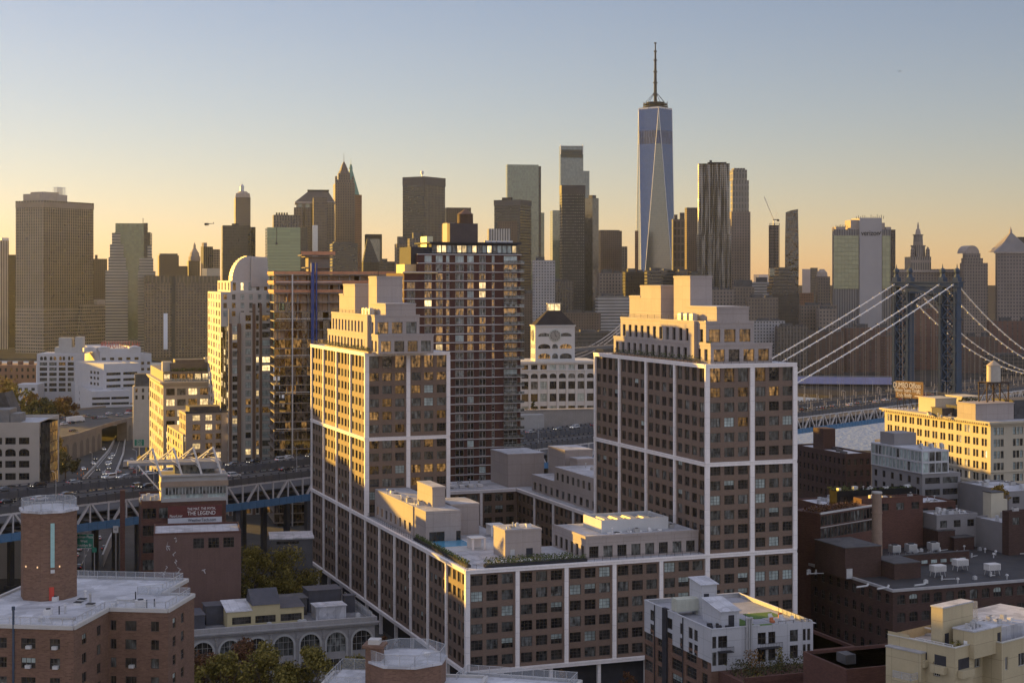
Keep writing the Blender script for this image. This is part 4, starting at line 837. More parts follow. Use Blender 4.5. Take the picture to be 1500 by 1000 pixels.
for u_ in (231, 262, 291, 320):
    k = MB(); xx = b.x(u_); k.bar((xx - 1.4, .6, zr_ + 4.1), (xx + .9, -.6, zp - .3), .42, .42); k.bar((xx - 1.4, .6, zr_ + 4.1), (xx - 5.5, 9, zr_ - .2), .3, .3); k.bar((xx - 1.4, .6, zr_ + 4.1), (xx - 4.0, 9, zr_ - .2), .25, .25)
    for q in range(5): f_ = q / 5; k.bar(Vector((xx - 1.4, .6, zr_ + 4.1)).lerp(Vector((xx - 5.5, 9, zr_)), f_), Vector((xx - 1.4, .6, zr_ + 4.1)).lerp(Vector((xx - 4, 9, zr_)), f_ + .15), .14, .14); k.bar(Vector((xx - 1.4, .6, zr_ + 4.1)).lerp(Vector((xx + .9, -.6, zp)), f_), Vector((xx - 3.5, 5, zr_ + 2)).lerp(Vector((xx - 1.2, 3, zr_)), f_), .14, .14)
    b.part('roof_truss', k, WHITE)
k = MB(); k.bar((b.x(202), 2, zr_ - .4), (x0, 1, zp - 4.5), .3, .3); b.part('roof_strut', k, WHITE)
for i in range(5): k = MB(); xx = b.x(204 + i * 5.5, 3); k.box(xx, xx + .9, 3 + i % 2, 4 + i % 2, zb, zb + 1.2 + .5 * (i % 3)); b.part('air_unit', k, STEEL)
bb = thing('billboard', 'dark red billboard with white lettering above a white strip', 'billboard', b.t_mat() @ Vector((b.x(246, -1.2), -1.2, b.z(768))), b.th); bw_ = b.x(325, -1.2) - b.x(246, -1.2); bh = b.z(746) - b.z(772); k = MB(); k.box(0, bw_, 0, .3, 1.6, bh); k.build('panel', mat('poster_red', (.075, .018, .018), .6, .25, .5), bb); k = MB(); k.box(0, bw_, -.08, .3, .1, 1.55); k.build('white_strip', mat('poster_white', (.55, .55, .58), .6, .06, 1), bb); k = MB()
for i in range(6): k.bar((1 + i * (bw_ - 2) / 5, .3, -1.5), (1 + i * (bw_ - 2) / 5, .3, bh), .15, .15)
k.box(0, bw_, -.8, .3, -.5, -.4); k.build('support', DARK, bb)
TW_ = mat('white_lettering', (.75, .74, .72), .6, .03, 1); TK = mat('dark_lettering', (.02, .02, .03), .6, .03, 1)
text('THE MAT, THE MYTH,', 1.0, TW_, bb, (bw_ * .62, -.05, bh - .9), (R(90), 0, 0), .03, sx=.78); text('THE LEGEND', 1.5, TW_, bb, (bw_ * .62, -.05, bh - 2.1), (R(90), 0, 0), .03, sx=.85); text('FloorLiner', 1.0, TW_, bb, (bw_ * .15, -.05, 2.1), (R(90), 0, 0), .03, sx=.8); text('WeatherTech.com', 1.15, TK, bb, (bw_ * .63, -.13, .85), (R(90), 0, 0), .03, sx=.85)
b.windows(60)
b = Bd('brick_house', 'brown brick house with graffiti and three blacked out windows under the billboard', 225, 398, 12, uR=353, D=16)
zr = b.z(784); w_ = MB(); b.face(w_, 'R', 0, 0, b.W, 0, zr, [(b.x(283), b.x(299)), (b.x(305), b.x(321)), (b.x(327), b.x(343))], [(b.z(805), b.z(790))], .3, 'grid', [('dark', 1)]); b.face(w_, 'L', 0, 0, b.D, 0, zr); b.face(w_, 'E', b.W, 0, b.D, 0, zr); b.face(w_, 'B', b.D, 0, b.W, 0, zr); b.part('wall', w_, mat('brown_render', (.085, .05, .042), .85, .22, .3, streak=.4)); b.parapet(0, b.W, 0, b.D, zr, BRD, .5)
GRF = mat('graffiti_paint', (.42, .40, .40), .7, .2, 1); rd = random.Random(9)
for (u_, v_, n_, s_) in ((246, 794, 7, 1.0), (259, 792, 5, .5), (256, 809, 4, .5), (257, 820, 5, .5), (243, 829, 4, .5), (258, 838, 4, .4), (262, 840, 5, 1.0), (301, 836, 5, 1.0), (237, 842, 4, .8)):
    k = MB(); p = Vector((b.x(u_), -.03, b.z(v_))); a = rd.uniform(0, 6)
    for i in range(n_): q = p + Vector((rd.uniform(-1, 1) * s_, 0, rd.uniform(-1.2, 1.2) * s_)); k.bar(p, q, .05, .16); p = q
    b.part('graffiti', k, GRF)
b.windows(10)
b = Bd('low_shed', 'low grey roofed shed in the dark under the bridge approach', 397, 452, 10, uR=458, D=12, z0=0, cat='shed'); k = MB(); k.box(0, b.W, 0, b.D, 0, b.z(790)); b.part('wall', k, mat('shed_wall', (.07, .07, .075), .8, .2, .4)); k = MB(); k.prism([(-.4, -.6), (b.W + .4, -.6), (b.W + .4, b.D), (-.4, b.D)], b.z(790), b.z(788), 0); b.part('roof', k, SNOW); k = MB(); k.box(b.x(405), b.x(438), -.05, .05, b.z(797), b.z(793)); b.part('window_strip', k, GD)
# ---------------------------------------------------------------- left middle distance
# sunlit loft building
CRM = mat('cream_stone', (.36, .29, .22), .8, .12, .3, streak=.3); LIM = mat('limestone', (.42, .36, .30), .8, .1, .3, streak=.3)
WARM = [('bright', 7), ('amber', 2), ('dark', 1.5), ('curtain', .7)]; 
b = Bd('loft_building', 'cream stone loft building with a sunlit side, heavy cornice and planted roof terrace', 239, 690, 18, uL=219, W=30)
zc = b.z(561); n = 8; fh = (zc - b.z(680)) / 7.6; w_ = MB(); rw = [(zc - 1.9 - fh * (i + 1) + 1.2, zc - 1.9 - fh * (i + 1) + 1.2 + fh * .62) for i in range(9)]
xs_ = [(b.x(u0), b.x(u1)) for u0, u1 in ((243.5, 256), (259.5, 272), (276, 289), (293, 306), (310, 322))]
b.face(w_, 'R', 0, 0, b.W, 0, zc, xs_, rw, .4, 'trio', WARM); b.face(w_, 'L', 0, 0, b.D, 0, zc, spans(0, b.D, 7, .55, .4), rw, .35, 'pair', [('bright', 2), ('dark', 3), ('blind', 1)]); b.face(w_, 'E', b.W, 0, b.D, 0, zc); b.part('wall', w_, CRM)
k = MB(); k.box(-1.4, b.W, -1.4, .3, zc, zc + .6); k.box(-1.4, .3, .3, b.D, zc, zc + .6); k.box(-.8, b.W, -.8, .3, zc - .9, zc); k.box(-.8, .3, .3, b.D, zc - .9, zc)
for i in range(40): k.box(.2 + i * .75, .5 + i * .75, -1.2, -.8, zc - .5, zc)
for i in range(int(b.D / .8)): k.box(-1.2, -.8, .2 + i * .8, .5 + i * .8, zc - .5, zc)
b.part('cornice', k, CRM); k = MB(); k.box(0, b.W, 0, b.D, zc + .2, zc + .5); b.part('roof', k, ROOF)
z1 = b.z(545); w_ = MB(); x0 = b.x(239, 3); b.face(w_, 'R', 3, x0, b.W, zc + .5, z1, spans(x0, b.W, 9, .8), [(zc + 1, z1 - 1)], .3, 'duo', [('bright', 3), ('amber', 4), ('dark', 2)]); b.face(w_, 'L', x0, 3, b.D - 2, zc + .5, z1); w_.q([(x0, 3, z1), (b.W, 3, z1), (b.W, b.D - 2, z1), (x0, b.D - 2, z1)]); b.part('setback_storey', w_, mat('dark_panel', (.10, .085, .075), .7, .1, .5))
k = MB(); x0 = b.x(250, 5); k.box(x0, b.x(308, 5), 5, 14, z1, b.z(533)); k.box(x0 + 2, b.x(300, 5), 6, 14, b.z(533), b.z(528)); b.part('roof_block', k, mat('dark_plant_screen', (.07, .06, .055), .7, .2, .5)); k = MB(); leafy(k, b.x(240, 1), b.W, .5, 2.5, zc + .6, zc + 2, 500, .3); leafy(k, b.x(252, 4), b.x(310, 4), 3.5, 4.8, z1, z1 + 1.5, 400, .3); b.part('planting', k, PLANT)
k = MB()
for u_, v_ in ((238, 535), (300, 530)): xx = b.x(u_, 8); k.box(xx, xx + 4, 8, 12, z1, b.z(v_ - 4))
b.part('stair_head', k, LIM); rail(b, [(.3, .4), (b.W - 1, .4)], zc + .6, 1.2); b.windows(100)
# smaller stepped building in front
b = Bd('stepped_apartment_house', 'small stone apartment house with warm glowing windows stepping up before the cream loft building', 268, 640, 20, uL=245, W=22)
zt = b.z(636); w_ = MB(); fh = 3.6; rw = [(zt - 3.0 - fh * i, zt - .9 - fh * i) for i in range(4)]; b.face(w_, 'L', 0, 0, b.D, 0, zt, spans(0, b.D, 6, .5, .5), rw, .3, 'pair', [('bright', 2), ('dark', 3)]); b.face(w_, 'R', 0, 0, b.W, 0, zt, spans(0, b.x(280), 1, .6), rw, .3, 'pair', WARM); w_.q([(0, 0, zt), (b.W, 0, zt), (b.W, b.D, zt), (0, b.D, zt)]); b.part('wall', w_, mat('ochre_stone', (.36, .27, .17), .8, .12, .4))
x0, y0 = b.x(272, -1.5), -1.5; zt2 = b.z(605, x0, y0); w_ = MB(); rw = [(zt2 - 3.2 - 3.75 * i, zt2 - .9 - 3.75 * i) for i in range(7)]; b.face(w_, 'R', y0, x0, b.W + 3, 0, zt2, [(b.x(u0, y0), b.x(u1, y0)) for u0, u1 in ((282, 293.5), (301, 311), (316, 324))], rw, .4, 'trio', [('amber', 3), ('bright', 4), ('dark', 1)]); b.face(w_, 'L', x0, y0, 16, 0, zt2, spans(y0, 16, 4, .5, .4), rw, .3, 'duo', [('bright', 2), ('dark', 2)]); w_.q([(x0, y0, zt2), (b.W + 3, y0, zt2), (b.W + 3, 16, zt2), (x0, 16, zt2)]); b.part('upper_block', w_, mat('sandstone', (.32, .225, .165), .8, .1, .4)); k = MB(); k.box(x0 + 2, b.W, 2, 12, zt2, zt2 + 2.2); k.box(x0 - .2, b.W + 3, y0 - .2, y0 + .3, zt2 - .1, zt2 + .7); b.part('parapet', k, ROOFD); b.windows(100)
# domed residential tower
b = Bd('domed_residential_tower', 'pale stone and brick residential tower with a half domed top beside the unfinished tower', 335, 640, 16, uL=315, uR=400)
zm = b.z(475); zu = b.z(428); w_ = MB(); fh = 3.35; BRN = mat('brown_pier_brick', (.115, .07, .05), .85, .14, .4)
rwA = [(zm - 2.9 - fh * i, zm - .6 - fh * i) for i in range(20)]; y0L = b.D
KJ = [('bright', 1.0), ('amber', 2.5), ('curtain', 3), ('dark', 2), ('blind', 3)]
b.face(w_, 'L', 0, 0, b.D, 0, b.z(452), spans(0, b.D, 5, .62, .3), [(r_[0], r_[1]) for r_ in rwA], .3, 'pair', [('bright', 3), ('curtain', 3), ('dark', 1)]); b.face(w_, 'R', 0, 0, b.x(352), 0, zm, [(b.x(340.5), b.x(347.5))], rwA, .3, 'pair', KJ); b.part('wall', w_, LIM)
w_ = MB(); b.face(w_, 'R', .8, b.x(352), b.x(400), 0, zu - 8, [(b.x(u0), b.x(u1)) for u0, u1 in ((360, 368), (375.5, 379.5), (384.5, 396))], [(zu - 11.5 - fh * i, zu - 9.2 - fh * i) for i in range(26)], .3, 'pair', KJ); b.face(w_, 'E', b.x(400), .8, b.D, 0, zu - 8); b.face(w_, 'L', b.x(352), .8, 6, 0, zu - 8); b.part('front_bay', w_, LIM)
for u0, u1, v_, yy in ((335.3, 339.5, 474, -.35), (347.5, 353, 474, -.35), (370, 374.5, 445, .5), (380.3, 384, 445, .5), (396.5, 400.5, 445, .5)): k = MB(); k.box(b.x(u0), b.x(u1), yy, yy + .4, 0, b.z(v_)); b.part('brick_pier', k, BRN)
w_ = MB(); x0 = b.x(337, 7); b.face(w_, 'L', x0 - 4, 4, b.D + 4, 0, zu, spans(4, b.D + 4, 5, .5, .4), [(zu - 3 - fh * i, zu - .9 - fh * i) for i in range(26)], .3, 'pair', [('bright', 3), ('curtain', 2)]); b.face(w_, 'R', 4, x0 - 4, b.x(399, 4), zm - 1, zu, spans(x0 - 4, b.x(399, 4), 6, .4), [(zu - 3.0, zu - .9), (zu - 6.4, zu - 4.3), (zu - 9.7, zu - 7.6)], .3, 'pair', KJ); w_.q([(x0 - 4, 4, zu), (b.x(399, 4), 4, zu), (b.x(399, 4), b.D + 4, zu), (x0 - 4, b.D + 4, zu)]); b.part('upper_tier', w_, LIM)
x1 = b.x(333, 6) + 1.2; x2 = b.x(395, 6); zd = b.z(411); w_ = MB(); b.face(w_, 'R', 6, x1, x2, zu, zd, spans(x1, x2, 5, .4), [(zu + .7, zd - .8)], .3, 'pair', KJ); b.face(w_, 'L', x1, 6, b.D + 2, zu, zd, spans(6, b.D + 2, 4, .4), [(zu + .7, zd - .8)], .3, 'pair', KJ); w_.q([(x1, 6, zd), (x2, 6, zd), (x2, b.D + 2, zd), (x1, b.D + 2, zd)]); b.part('crown_storey', w_, LIM)
DOM = mat('zinc_dome', (.30, .27, .25), .45, .12, .2, metal=.3); k = MB(); xa, xb = b.x(340, 7), b.x(393, 7); zt = b.z(374.5); n = 10; pr = []
for i in range(n + 1): a = math.pi / 2 * i / n; pr.append((xa + (b.x(366, 7) - xa) * (1 - math.cos(a)), zd + (zt - zd) * math.sin(a)))
pr.append((xb - 1.2, zt - .5)); pr.append((xb, zd))
for i in range(len(pr) - 1): k.q([(pr[i][0], 7, pr[i][1]), (pr[i + 1][0], 7, pr[i + 1][1]), (pr[i + 1][0], 20, pr[i + 1][1]), (pr[i][0], 20, pr[i][1])], 0)
k.q([(x, 7, z) for x, z in reversed(pr)], 0)
for i in range(1, n): z = zd + (zt - zd) * i / n; k.box(pr[i][0] - .15, pr[i][0] + .15, 6.85, 20, pr[i][1] - .1, pr[i][1] + .18)
b.part('half_dome', k, DOM); k = MB(); k.prism([(b.x(367, 6), 5.6), (b.x(394, 6), 5.6), (b.x(394, 6), 6.9), (b.x(367, 6), 6.9)], b.z(420), b.z(376), 0, None, True, [(b.x(368, 6), 5.6), (b.x(391, 6), 5.6), (b.x(391, 6), 6.9), (b.x(368, 6), 6.9)])
for i in range(12): z = b.z(420) + (b.z(376) - b.z(420)) * i / 12; k.box(b.x(367.3, 6), b.x(393, 6), 5.5, 5.62, z, z + .2)
b.part('front_panel', k, DOM); b.windows(100)
# concrete tower under construction
b = Bd('unfinished_tower', 'unfinished concrete tower with open floors, orange edge nets and a taller lift core', 402, 612, 14, uL=399, W=54)
SLAB = mat('raw_concrete', (.15, .12, .10), .85, .25, .3); b.D = 26; zt = b.z(402); fh = 3.5; nf = int(zt / fh)
for i in range(nf + 1):
    z = zt - i * fh; k = MB(); k.box(-.1, b.W + .1, -.15, b.D, z - .42, z); b.part('floor_slab', k, SLAB)
rd = random.Random(4); k = MB()
for i in range(14):
    x = 1 + i * (b.W - 2) / 13; k.box(x - .3, x + .3, .8, 1.4, 0, zt); k.box(x - .3, x + .3, b.D - 1.4, b.D - .8, 0, zt)
b.part('column', k, SLAB); k = MB(); k.box(6, b.W - 2, 9, b.D - 4, 0, zt - .4, 0); b.part('inner_wall', k, mat('inner_gypsum', (.20, .11, .075), .8, .5, .35))
k1 = MB(); k2 = MB(); k3 = MB()
for i in range(nf):
    z0_, z1_ = zt - (i + 1) * fh, zt - i * fh - .35
    for j in range(26):
        x = j * b.W / 26; r_ = rd.random(); x1 = x + b.W / 26 - .15
        if r_ < (.85 if i > 10 else .5 if i > 3 else .06): k1.q([(x, .25, z0_), (x1, .25, z0_), (x1, .25, z1_), (x, .25, z1_)])
        elif r_ < .9 and i > 6: k3.q([(x, .25, z0_), (x1, .25, z0_), (x1, .25, z1_), (x, .25, z1_)])
        elif r_ < .86: k2.box(x, x1, 2.5, 2.7, z0_, z1_)
gm = glass('site_glazing', (.07, .055, .045), .06, .8, vary=.8, room=.9); kind(b.part('glazing', k1, gm), 'stuff'); kind(b.part('glint_glazing', k3, GA), 'stuff'); kind(b.part('partition', k2, mat('partition_board', (.34, .20, .13), .8, .3, .3)), 'stuff')  # some panes glow amber as painted sun glints
NET = mat('orange_net', (.46, .15, .08), .8, .2, .6); k = MB()
for i in range(3): z = zt - i * fh; k.box(-.2, b.W + .2, -.3, -.22, z + .1, z + 1.2); k.box(-.3, -.22, 0, b.D, z + .1, z + 1.2)
b.part('edge_net', k, NET)
xc0, xc1 = b.x(448, 5), b.x(487, 5); zc = b.z(375); k = MB(); k.box(xc0 + 1, xc1 - 1, 5, 15, zt - 4, zc, 0); b.part('lift_core', k, mat('core_concrete', (.12, .10, .085), .85, .2, .3)); k = MB()
for z in (zc, zc - 4.2): k.box(xc0 - .5, xc1 + .5, 3.5, 16, z - .3, z)
k.box(b.x(441, 5), xc1 + .8, 3, 16.5, zc + .3, zc + .6); b.part('core_platform', k, SLAB); k = MB(); k.box(b.x(441, 4), xc1 + .8, 2.9, 3.0, zc + .6, zc + 1.9); b.part('core_net', k, NET)
k = MB(); xx = b.x(455); k.box(xx, xx + 1.2, -1.8, -.5, 0, b.z(385)); k.box(xx + 1.8, xx + 2.4, -1.4, -.9, 0, b.z(385)); b.part('hoist_mast', k, mat('hoist_blue', (.02, .035, .14), .5, .15, .5)); k = MB(); xx = b.x(428)
for u_ in (428,): k.bar((b.x(u_), -.8, 0), (b.x(u_), -.8, zt), .5, .5)
for i in range(1, nf, 4): k.bar((b.x(404), -.7, zt - i * fh + .6), (b.x(500), -.7, zt - i * fh + .6), .25, .3)
b.part('scaffold', k, STEEL)
# red brick tower with the wooden water tank
RBR = mat('oxblood_brick', (.042, .017, .014), .85, .14, .4, brick=.15); EDGE = mat('slab_edge', (.42, .38, .36), .7, .1, .5)
b = Bd('red_brick_tower', 'oxblood brick apartment tower with pale floor lines and big windows behind the brown block', 592, 536, GT, uR=762.5, D=22)
W_b = b.W; xA = b.x(618); ztop = b.z(373, W_b * .7); fh = 2.98; zmain = ztop; nf = int((zmain - 4) / fh); x1s = [(b.x(u0), b.x(u1)) for u0, u1 in ((596, 608), (622, 632.5), (638.5, 648.5), (653.5, 658.5), (667, 679.5), (684.5, 694), (702, 711.5), (720.5, 724.5), (738, 757.5))]
def kbr(i, j): return pick([('bright', .12), ('amber', 5), ('curtain', 2.5), ('blind', .5)]) if 1 < nf - j < 13 else pick([('blind', 3), ('curtain', 3), ('dark', 1)]) if nf - j <= 1 else pick([('curtain', 2), ('dark', 4), ('blind', .6)])
rw = [(zmain - fh * (nf - j) + .35, zmain - fh * (nf - j) + 2.55) for j in range(nf)]
sty = lambda i, j: 'tall' if i == 8 else 'duo'
jtop = lambda i: nf - 3 if i == 0 else nf
w_ = MB(); xs0 = b.x(612)
b.face(w_, 'R', 0, xs0, W_b, 0, zmain, x1s[1:], rw, .22, lambda i, j: 'trio' if i == 7 else 'sash' if i in (2, 6) else 'duo', kbr, fr=FRAMEW); zs_ = b.z(400); b.face(w_, 'R', 0, 0, xs0, 0, zs_, x1s[:1], [r_ for r_ in rw if r_[1] < zs_ - .3], .22, 'duo', kbr, fr=FRAMEW)
b.face(w_, 'L', 0, 0, b.D, 0, zs_, spans(0, b.D, 4, .5), [r_ for r_ in rw if r_[1] < zs_ - .3], .22, 'duo', kbr, fr=FRAMEW); b.face(w_, 'L', xs0, 0, b.D, zs_, zmain); b.face(w_, 'E', W_b, 0, b.D, 0, zmain); w_.q([(0, 0, zs_), (xs0, 0, zs_), (xs0, b.D, zs_), (0, b.D, zs_)]); w_.q([(xs0, 0, zmain), (W_b, 0, zmain), (W_b, b.D, zmain), (xs0, b.D, zmain)]); b.part('wall', w_, RBR)
for j in range(nf + 1):
    z = zmain - fh * (nf - j); k = MB(); xl = -.5 if z < zs_ + 1 else xs0 - .3
    k.box(xl, W_b + .3, -.28, 0.02, z - .12, z + .16); b.part('floor_line', k, EDGE)
for j in range(4, nf, 1):
    z = zmain - fh * (nf - j)
    k = MB(); k.box(b.x(737), W_b + 1.0, -1.0, -.3, z - .1, z + .1); k.box(b.x(737), W_b + 1.0, -1.05, -.98, z + .1, z + 1.0, 1); b.part('balcony', k, [EDGE, GC])
zp = b.z(357, W_b * .7); w_ = MB(); b.face(w_, 'R', 2.2, b.x(632, 2.2), W_b - .5, zmain, zp, spans(b.x(632, 2.2), W_b - .5, 17, .86), [(zmain + .7, zp - .6)], .3, 'plain', [('bright', 2), ('blind', 3), ('curtain', 2)], fr=FRAMEW); b.face(w_, 'L', b.x(632, 2.2), 2.2, 18, zmain, zp); b.part('glazed_penthouse', w_, DARK); k = MB(); k.box(b.x(628, 2.2), W_b + .8, 1.2, 19, zp, zp + .5); k.box(b.x(605), b.x(636), 2.5, 16, zmain - 10, zp - 1.2); b.part('penthouse_roof', k, DARK)
k = MB(); k.box(-.8, b.x(640), -.8, 1.0, zs_ - .1, zs_ + .3); k.box(xs0 - 4, xs0, 2, 12, zs_, zs_ + 3.0); b.part('terrace_deck', k, mat('copper_terrace', (.45, .26, .12), .6, .15, .5)); k = MB(); k.box(b.x(625, 6), b.x(634, 6), 6, 13, zp - 5, zp + 2.5); b.part('stair_head', k, mat('glazed_stair_head', (.5, .42, .22), .4, .1, .5))
zt_ = b.z(327, 14, 8); k = MB(); k.box(b.x(659, 6), b.x(700, 6), 6, 15, zp + .4, zt_); b.part('tank_house', k, mat('dark_brick_cladding', (.045, .036, .036), .8, .15, .5)); k = MB(); k.box(b.x(655, 9), b.x(666, 9), 9, 14, zp + .4, zt_ + .2); b.part('stair_head', k, CRM)
t = thing('water_tank', 'round dark wooden water tank with a conical lid on the red brick tower', 'water tank', b.t_mat() @ Vector((b.x(681.5, 10), 10, zt_)), b.th); r = 2.75; hh = ZV(313, 545) - ZV(327, 545); k = MB(); k.ngon(0, 0, 0, hh, r, r * .96, 24)
for i in range(5): k.ngon(0, 0, .3 + i * hh / 5, .42 + i * hh / 5, r + .06, r + .06, 24)
k.build('barrel', mat('tank_wood', (.06, .038, .026), .85, .25, 1), t); k = MB(); k.ngon(0, 0, hh, hh + 1.9, r + .15, .15, 24); k.build('lid', mat('tank_lid', (.09, .05, .035), .8, .2, 1), t)
for i in range(5): k = MB(); xx = b.x(712 + i * 8, 8); k.box(xx, xx + 1.8, 8, 10, zp + .5, zp + 1.3); b.part('air_unit', k, AC)
b.windows(100)
# clock tower
CLK = mat('white_concrete', (.46, .43, .40), .8, .1, .3, streak=.3)
b = Bd('clock_tower', 'white concrete factory block carrying a clock tower with a dark pyramid roof', 757, 772, 10, uL=752, uR=885)
zr = b.z(531); w_ = MB(); nb_ = 9; xs_ = spans(b.x(762), b.W, nb_, .72); fh = b.z(552) - b.z(570); rw = [(zr - 3.0 - fh * (i) - (1.8 if i else 0) - .7, zr - .9 - fh * i - (1.0 if i else 0)) for i in range(7)]
b.face(w_, 'R', 0, 0, b.W, 0, zr, xs_, rw[2:], .35, 'four', [('dark', 3), ('curtain', 3), ('blind', 1)]) if 0 else None
b.face(w_, 'R', 0, 0, b.W, 0, b.z(556), xs_, [(b.z(556) - fh * (i + 1) + 1.2, b.z(556) - fh * i - 1.0) for i in range(6)], .35, 'four', [('dark', 3), ('curtain', 2), ('blind', .7)])
b.face(w_, 'R', 0, 0, b.W, b.z(556), b.z(543), xs_, [(b.z(554.5), b.z(547.5))], .35, 'four', [('dark', 3), ('curtain', 2)], arch=1.0); b.face(w_, 'R', 0, 0, b.W, b.z(543), zr, spans(b.x(762), b.W, nb_, .68), [(b.z(541.5), b.z(534.5))], .35, 'trio', [('dark', 3), ('amber', .7), ('blind', 1)])
b.face(w_, 'L', 0, 0, b.D + 20, 0, zr); b.face(w_, 'E', b.W, 0, 40, 0, zr); w_.q([(0, 0, zr), (b.W, 0, zr), (b.W, 40, zr), (0, 40, zr)]); b.part('wall', w_, CLK); k = MB(); k.box(-.3, b.W, -.6, .2, zr - .5, zr + .5); k.box(-.2, b.W, -.35, .1, b.z(543) - .2, b.z(543) + .2); b.part('cornice', k, CLK)
for i in range(nb_ + 1): k = MB(); x = b.x(762) + i * (b.W - b.x(762)) / nb_; k.box(x - .5, x + .5, -.25, .02, 0, b.z(543) - .3); b.part('pilaster', k, CLK)
cx0, cx1 = b.x(784, 8), b.x(842, 8); yl = b.y(777.5, cx0); z1 = b.z(478, cx0, 8); w_ = MB(); wc = spans(cx0, cx1, 3, .62, .5)
b.face(w_, 'R', 8, cx0, cx1, zr, z1, [(cx0 + 1.5, cx0 + 7.5), (cx0 + 8.4, cx1 - 8.4), (cx1 - 7.5, cx1 - 1.5)], [(b.z(527), b.z(519)), (b.z(512), b.z(505)), (b.z(494), b.z(488.5))], .4, 'trio', [('curtain', 2), ('amber', 1), ('dark', 1)], arch=1.5, skip=lambda i, j: j == 2 and i == 1); b.face(w_, 'L', cx0, 8, yl, zr, z1, spans(8, yl, 3, .5, .8), [(b.z(527), b.z(519)), (b.z(512), b.z(505))], .4, 'trio', [('bright', 1), ('dark', 1)], arch=1.5); b.face(w_, 'E', cx1, 8, yl, zr, z1); b.part('tower_wall', w_, CLK)
RIM = mat('clock_rim', (.30, .33, .28), .6, .1, 1)
CF = glass('clock_glass', (.26, .25, .23), .3, .4, vary=.05)
def clock(cx, cy, rz):
    zc = b.z(491.5, cx0, 8); r = 2.6; k = MB(); k.X = Matrix.Translation((cx, cy, zc)) @ Matrix.Rotation(rz, 4, 'Z') @ Matrix.Rotation(R(90), 4, 'X'); n = 28
    k.ngon(0, 0, 0, .35, r * 1.18, r * 1.12, n); o = b.part('clock_rim', k, RIM); X = k.X
    def sub(nm, m_, fn): q = MB(); q.X = X; fn(q); q.build(nm, m_, o)
    sub('clock_face', CF, lambda q: q.ngon(0, 0, .35, .42, r, r, n))
    def marks(q):
        for i in range(12): a = i * math.pi / 6; q.bar((r * .72 * math.sin(a), r * .72 * math.cos(a), .46), (r * .94 * math.sin(a), r * .94 * math.cos(a), .46), .26, .06)
        q.bar((0, 0, .5), (r * .45 * math.sin(R(125)), r * .45 * math.cos(R(125)), .5), .3, .08); q.bar((0, 0, .54), (r * .75 * math.sin(R(-8)), r * .75 * math.cos(R(-8)), .54), .24, .08)
    sub('clock_hands', DARK, marks)
clock((cx0 + cx1) / 2, 7.99, 0); clock(cx0 - .01, (8 + yl) / 2, -math.pi / 2)
k = MB(); k.box(cx0 - .5, cx1 + .5, 7.5, yl + .5, z1, z1 + .6); b.part('tower_cornice', k, CLK); zt = b.z(455, cx0, 9); xm0, xm1 = b.x(802, 14), b.x(821, 14); ym0, ym1 = 13.5, yl - 4
k = MB(); k.prism([(cx0, 8), (cx1, 8), (cx1, yl), (cx0, yl)], z1 + .6, zt, 0, None, True, [(xm0, ym0), (xm1, ym0), (xm1, ym1), (xm0, ym1)]); b.part('pyramid_roof', k, mat('slate_pyramid', (.026, .022, .022), .8, .2, .3, spec=.05)); k = MB(); k.box(xm0 + .3, xm1 - .3, ym0 + .3, ym1 - .3, zt, b.z(446), 1)
for x in (xm0, (xm0 + xm1) / 2, xm1 - .3): 
    for y in (ym0, ym1 - .3): k.box(x, x + .3, y, y + .3, zt, b.z(446))
k.box(xm0 - .3, xm1 + .3, ym0 - .3, ym1 + .3, b.z(446), b.z(444.5), 0); b.part('lantern', k, [CRM, GY])
b.windows(100)
# ramp wall and autumn shrubs before the clock tower
b = Bd('ramp_wall', 'long stone retaining wall with a low shed in front of the clock tower block', 760, 700, 14, uR=880, D=10, cat='wall'); k = MB(); k.box(0, b.W, 0, b.D, 0, b.z(602)); k.box(-.2, b.W, -.3, .1, b.z(602), b.z(600.5)); b.part('wall', k, mat('granite_wall', (.20, .175, .155), .85, .2, .2, streak=.3)); k = MB(); k.box(b.x(762, -6), b.x(797, -6), -6, -.3, 0, b.z(606)); b.part('shed', k, PGR)
tree('dry orange shrub mass on the wall in front of the clock tower block', XU(778, 705), 705, 22, 15, 6.5, LO, 31, 2600, .35); tree('dark thin conifer beside the orange shrubs near the clock tower block', XU(782, 712), 712, 24, 17, 1.9, LD, 32, 900, .35)
# beige office at the left edge
b = Bd('beige_office', 'beige office block with paired dark windows and an arched row at the left edge', -30, 505, 4, uR=57, uL=-45)
zr = b.z(623); fh = 26.4 / F * 505; w_ = MB(); xs_ = [(b.x(u0), b.x(u1)) for u0, u1 in ((-24, -10), (-12 + 10, 3), (7.5, 23), (27.5, 43))]; cz_ = lambda v: b.z(v)
BEI = mat('beige_stucco', (.40, .33, .27), .8, .09, .3, streak=.2)
r1 = [(cz_(651), cz_(641))]; r2 = [(cz_(668.5), cz_(657.5))]; r3 = [(cz_(685), cz_(675)), (cz_(703), cz_(693)), (cz_(721), cz_(711)), (cz_(739), cz_(729)), (cz_(757), cz_(747))]
b.face(w_, 'R', 0, 0, b.W, cz_(653.5), zr, xs_, r1, .35, 'trio', [('dark', 1)]); b.face(w_, 'R', 0, 0, b.W, cz_(671), cz_(653.5), xs_, r2, .35, 'trio', [('dark', 1)], arch=1.0); b.face(w_, 'R', 0, 0, b.W, 0, cz_(671), xs_, r3, .35, 'trio', [('dark', 1)]); b.face(w_, 'L', 0, 0, 30, 0, zr); b.face(w_, 'E', b.W, 0, 30, 0, zr, spans(0, 30, 5, .5), r1 + r2 + r3, .35, 'trio', [('dark', 1)]); b.part('wall', w_, BEI); b.parapet(0, b.W, 0, 30, zr, BEI, .9)
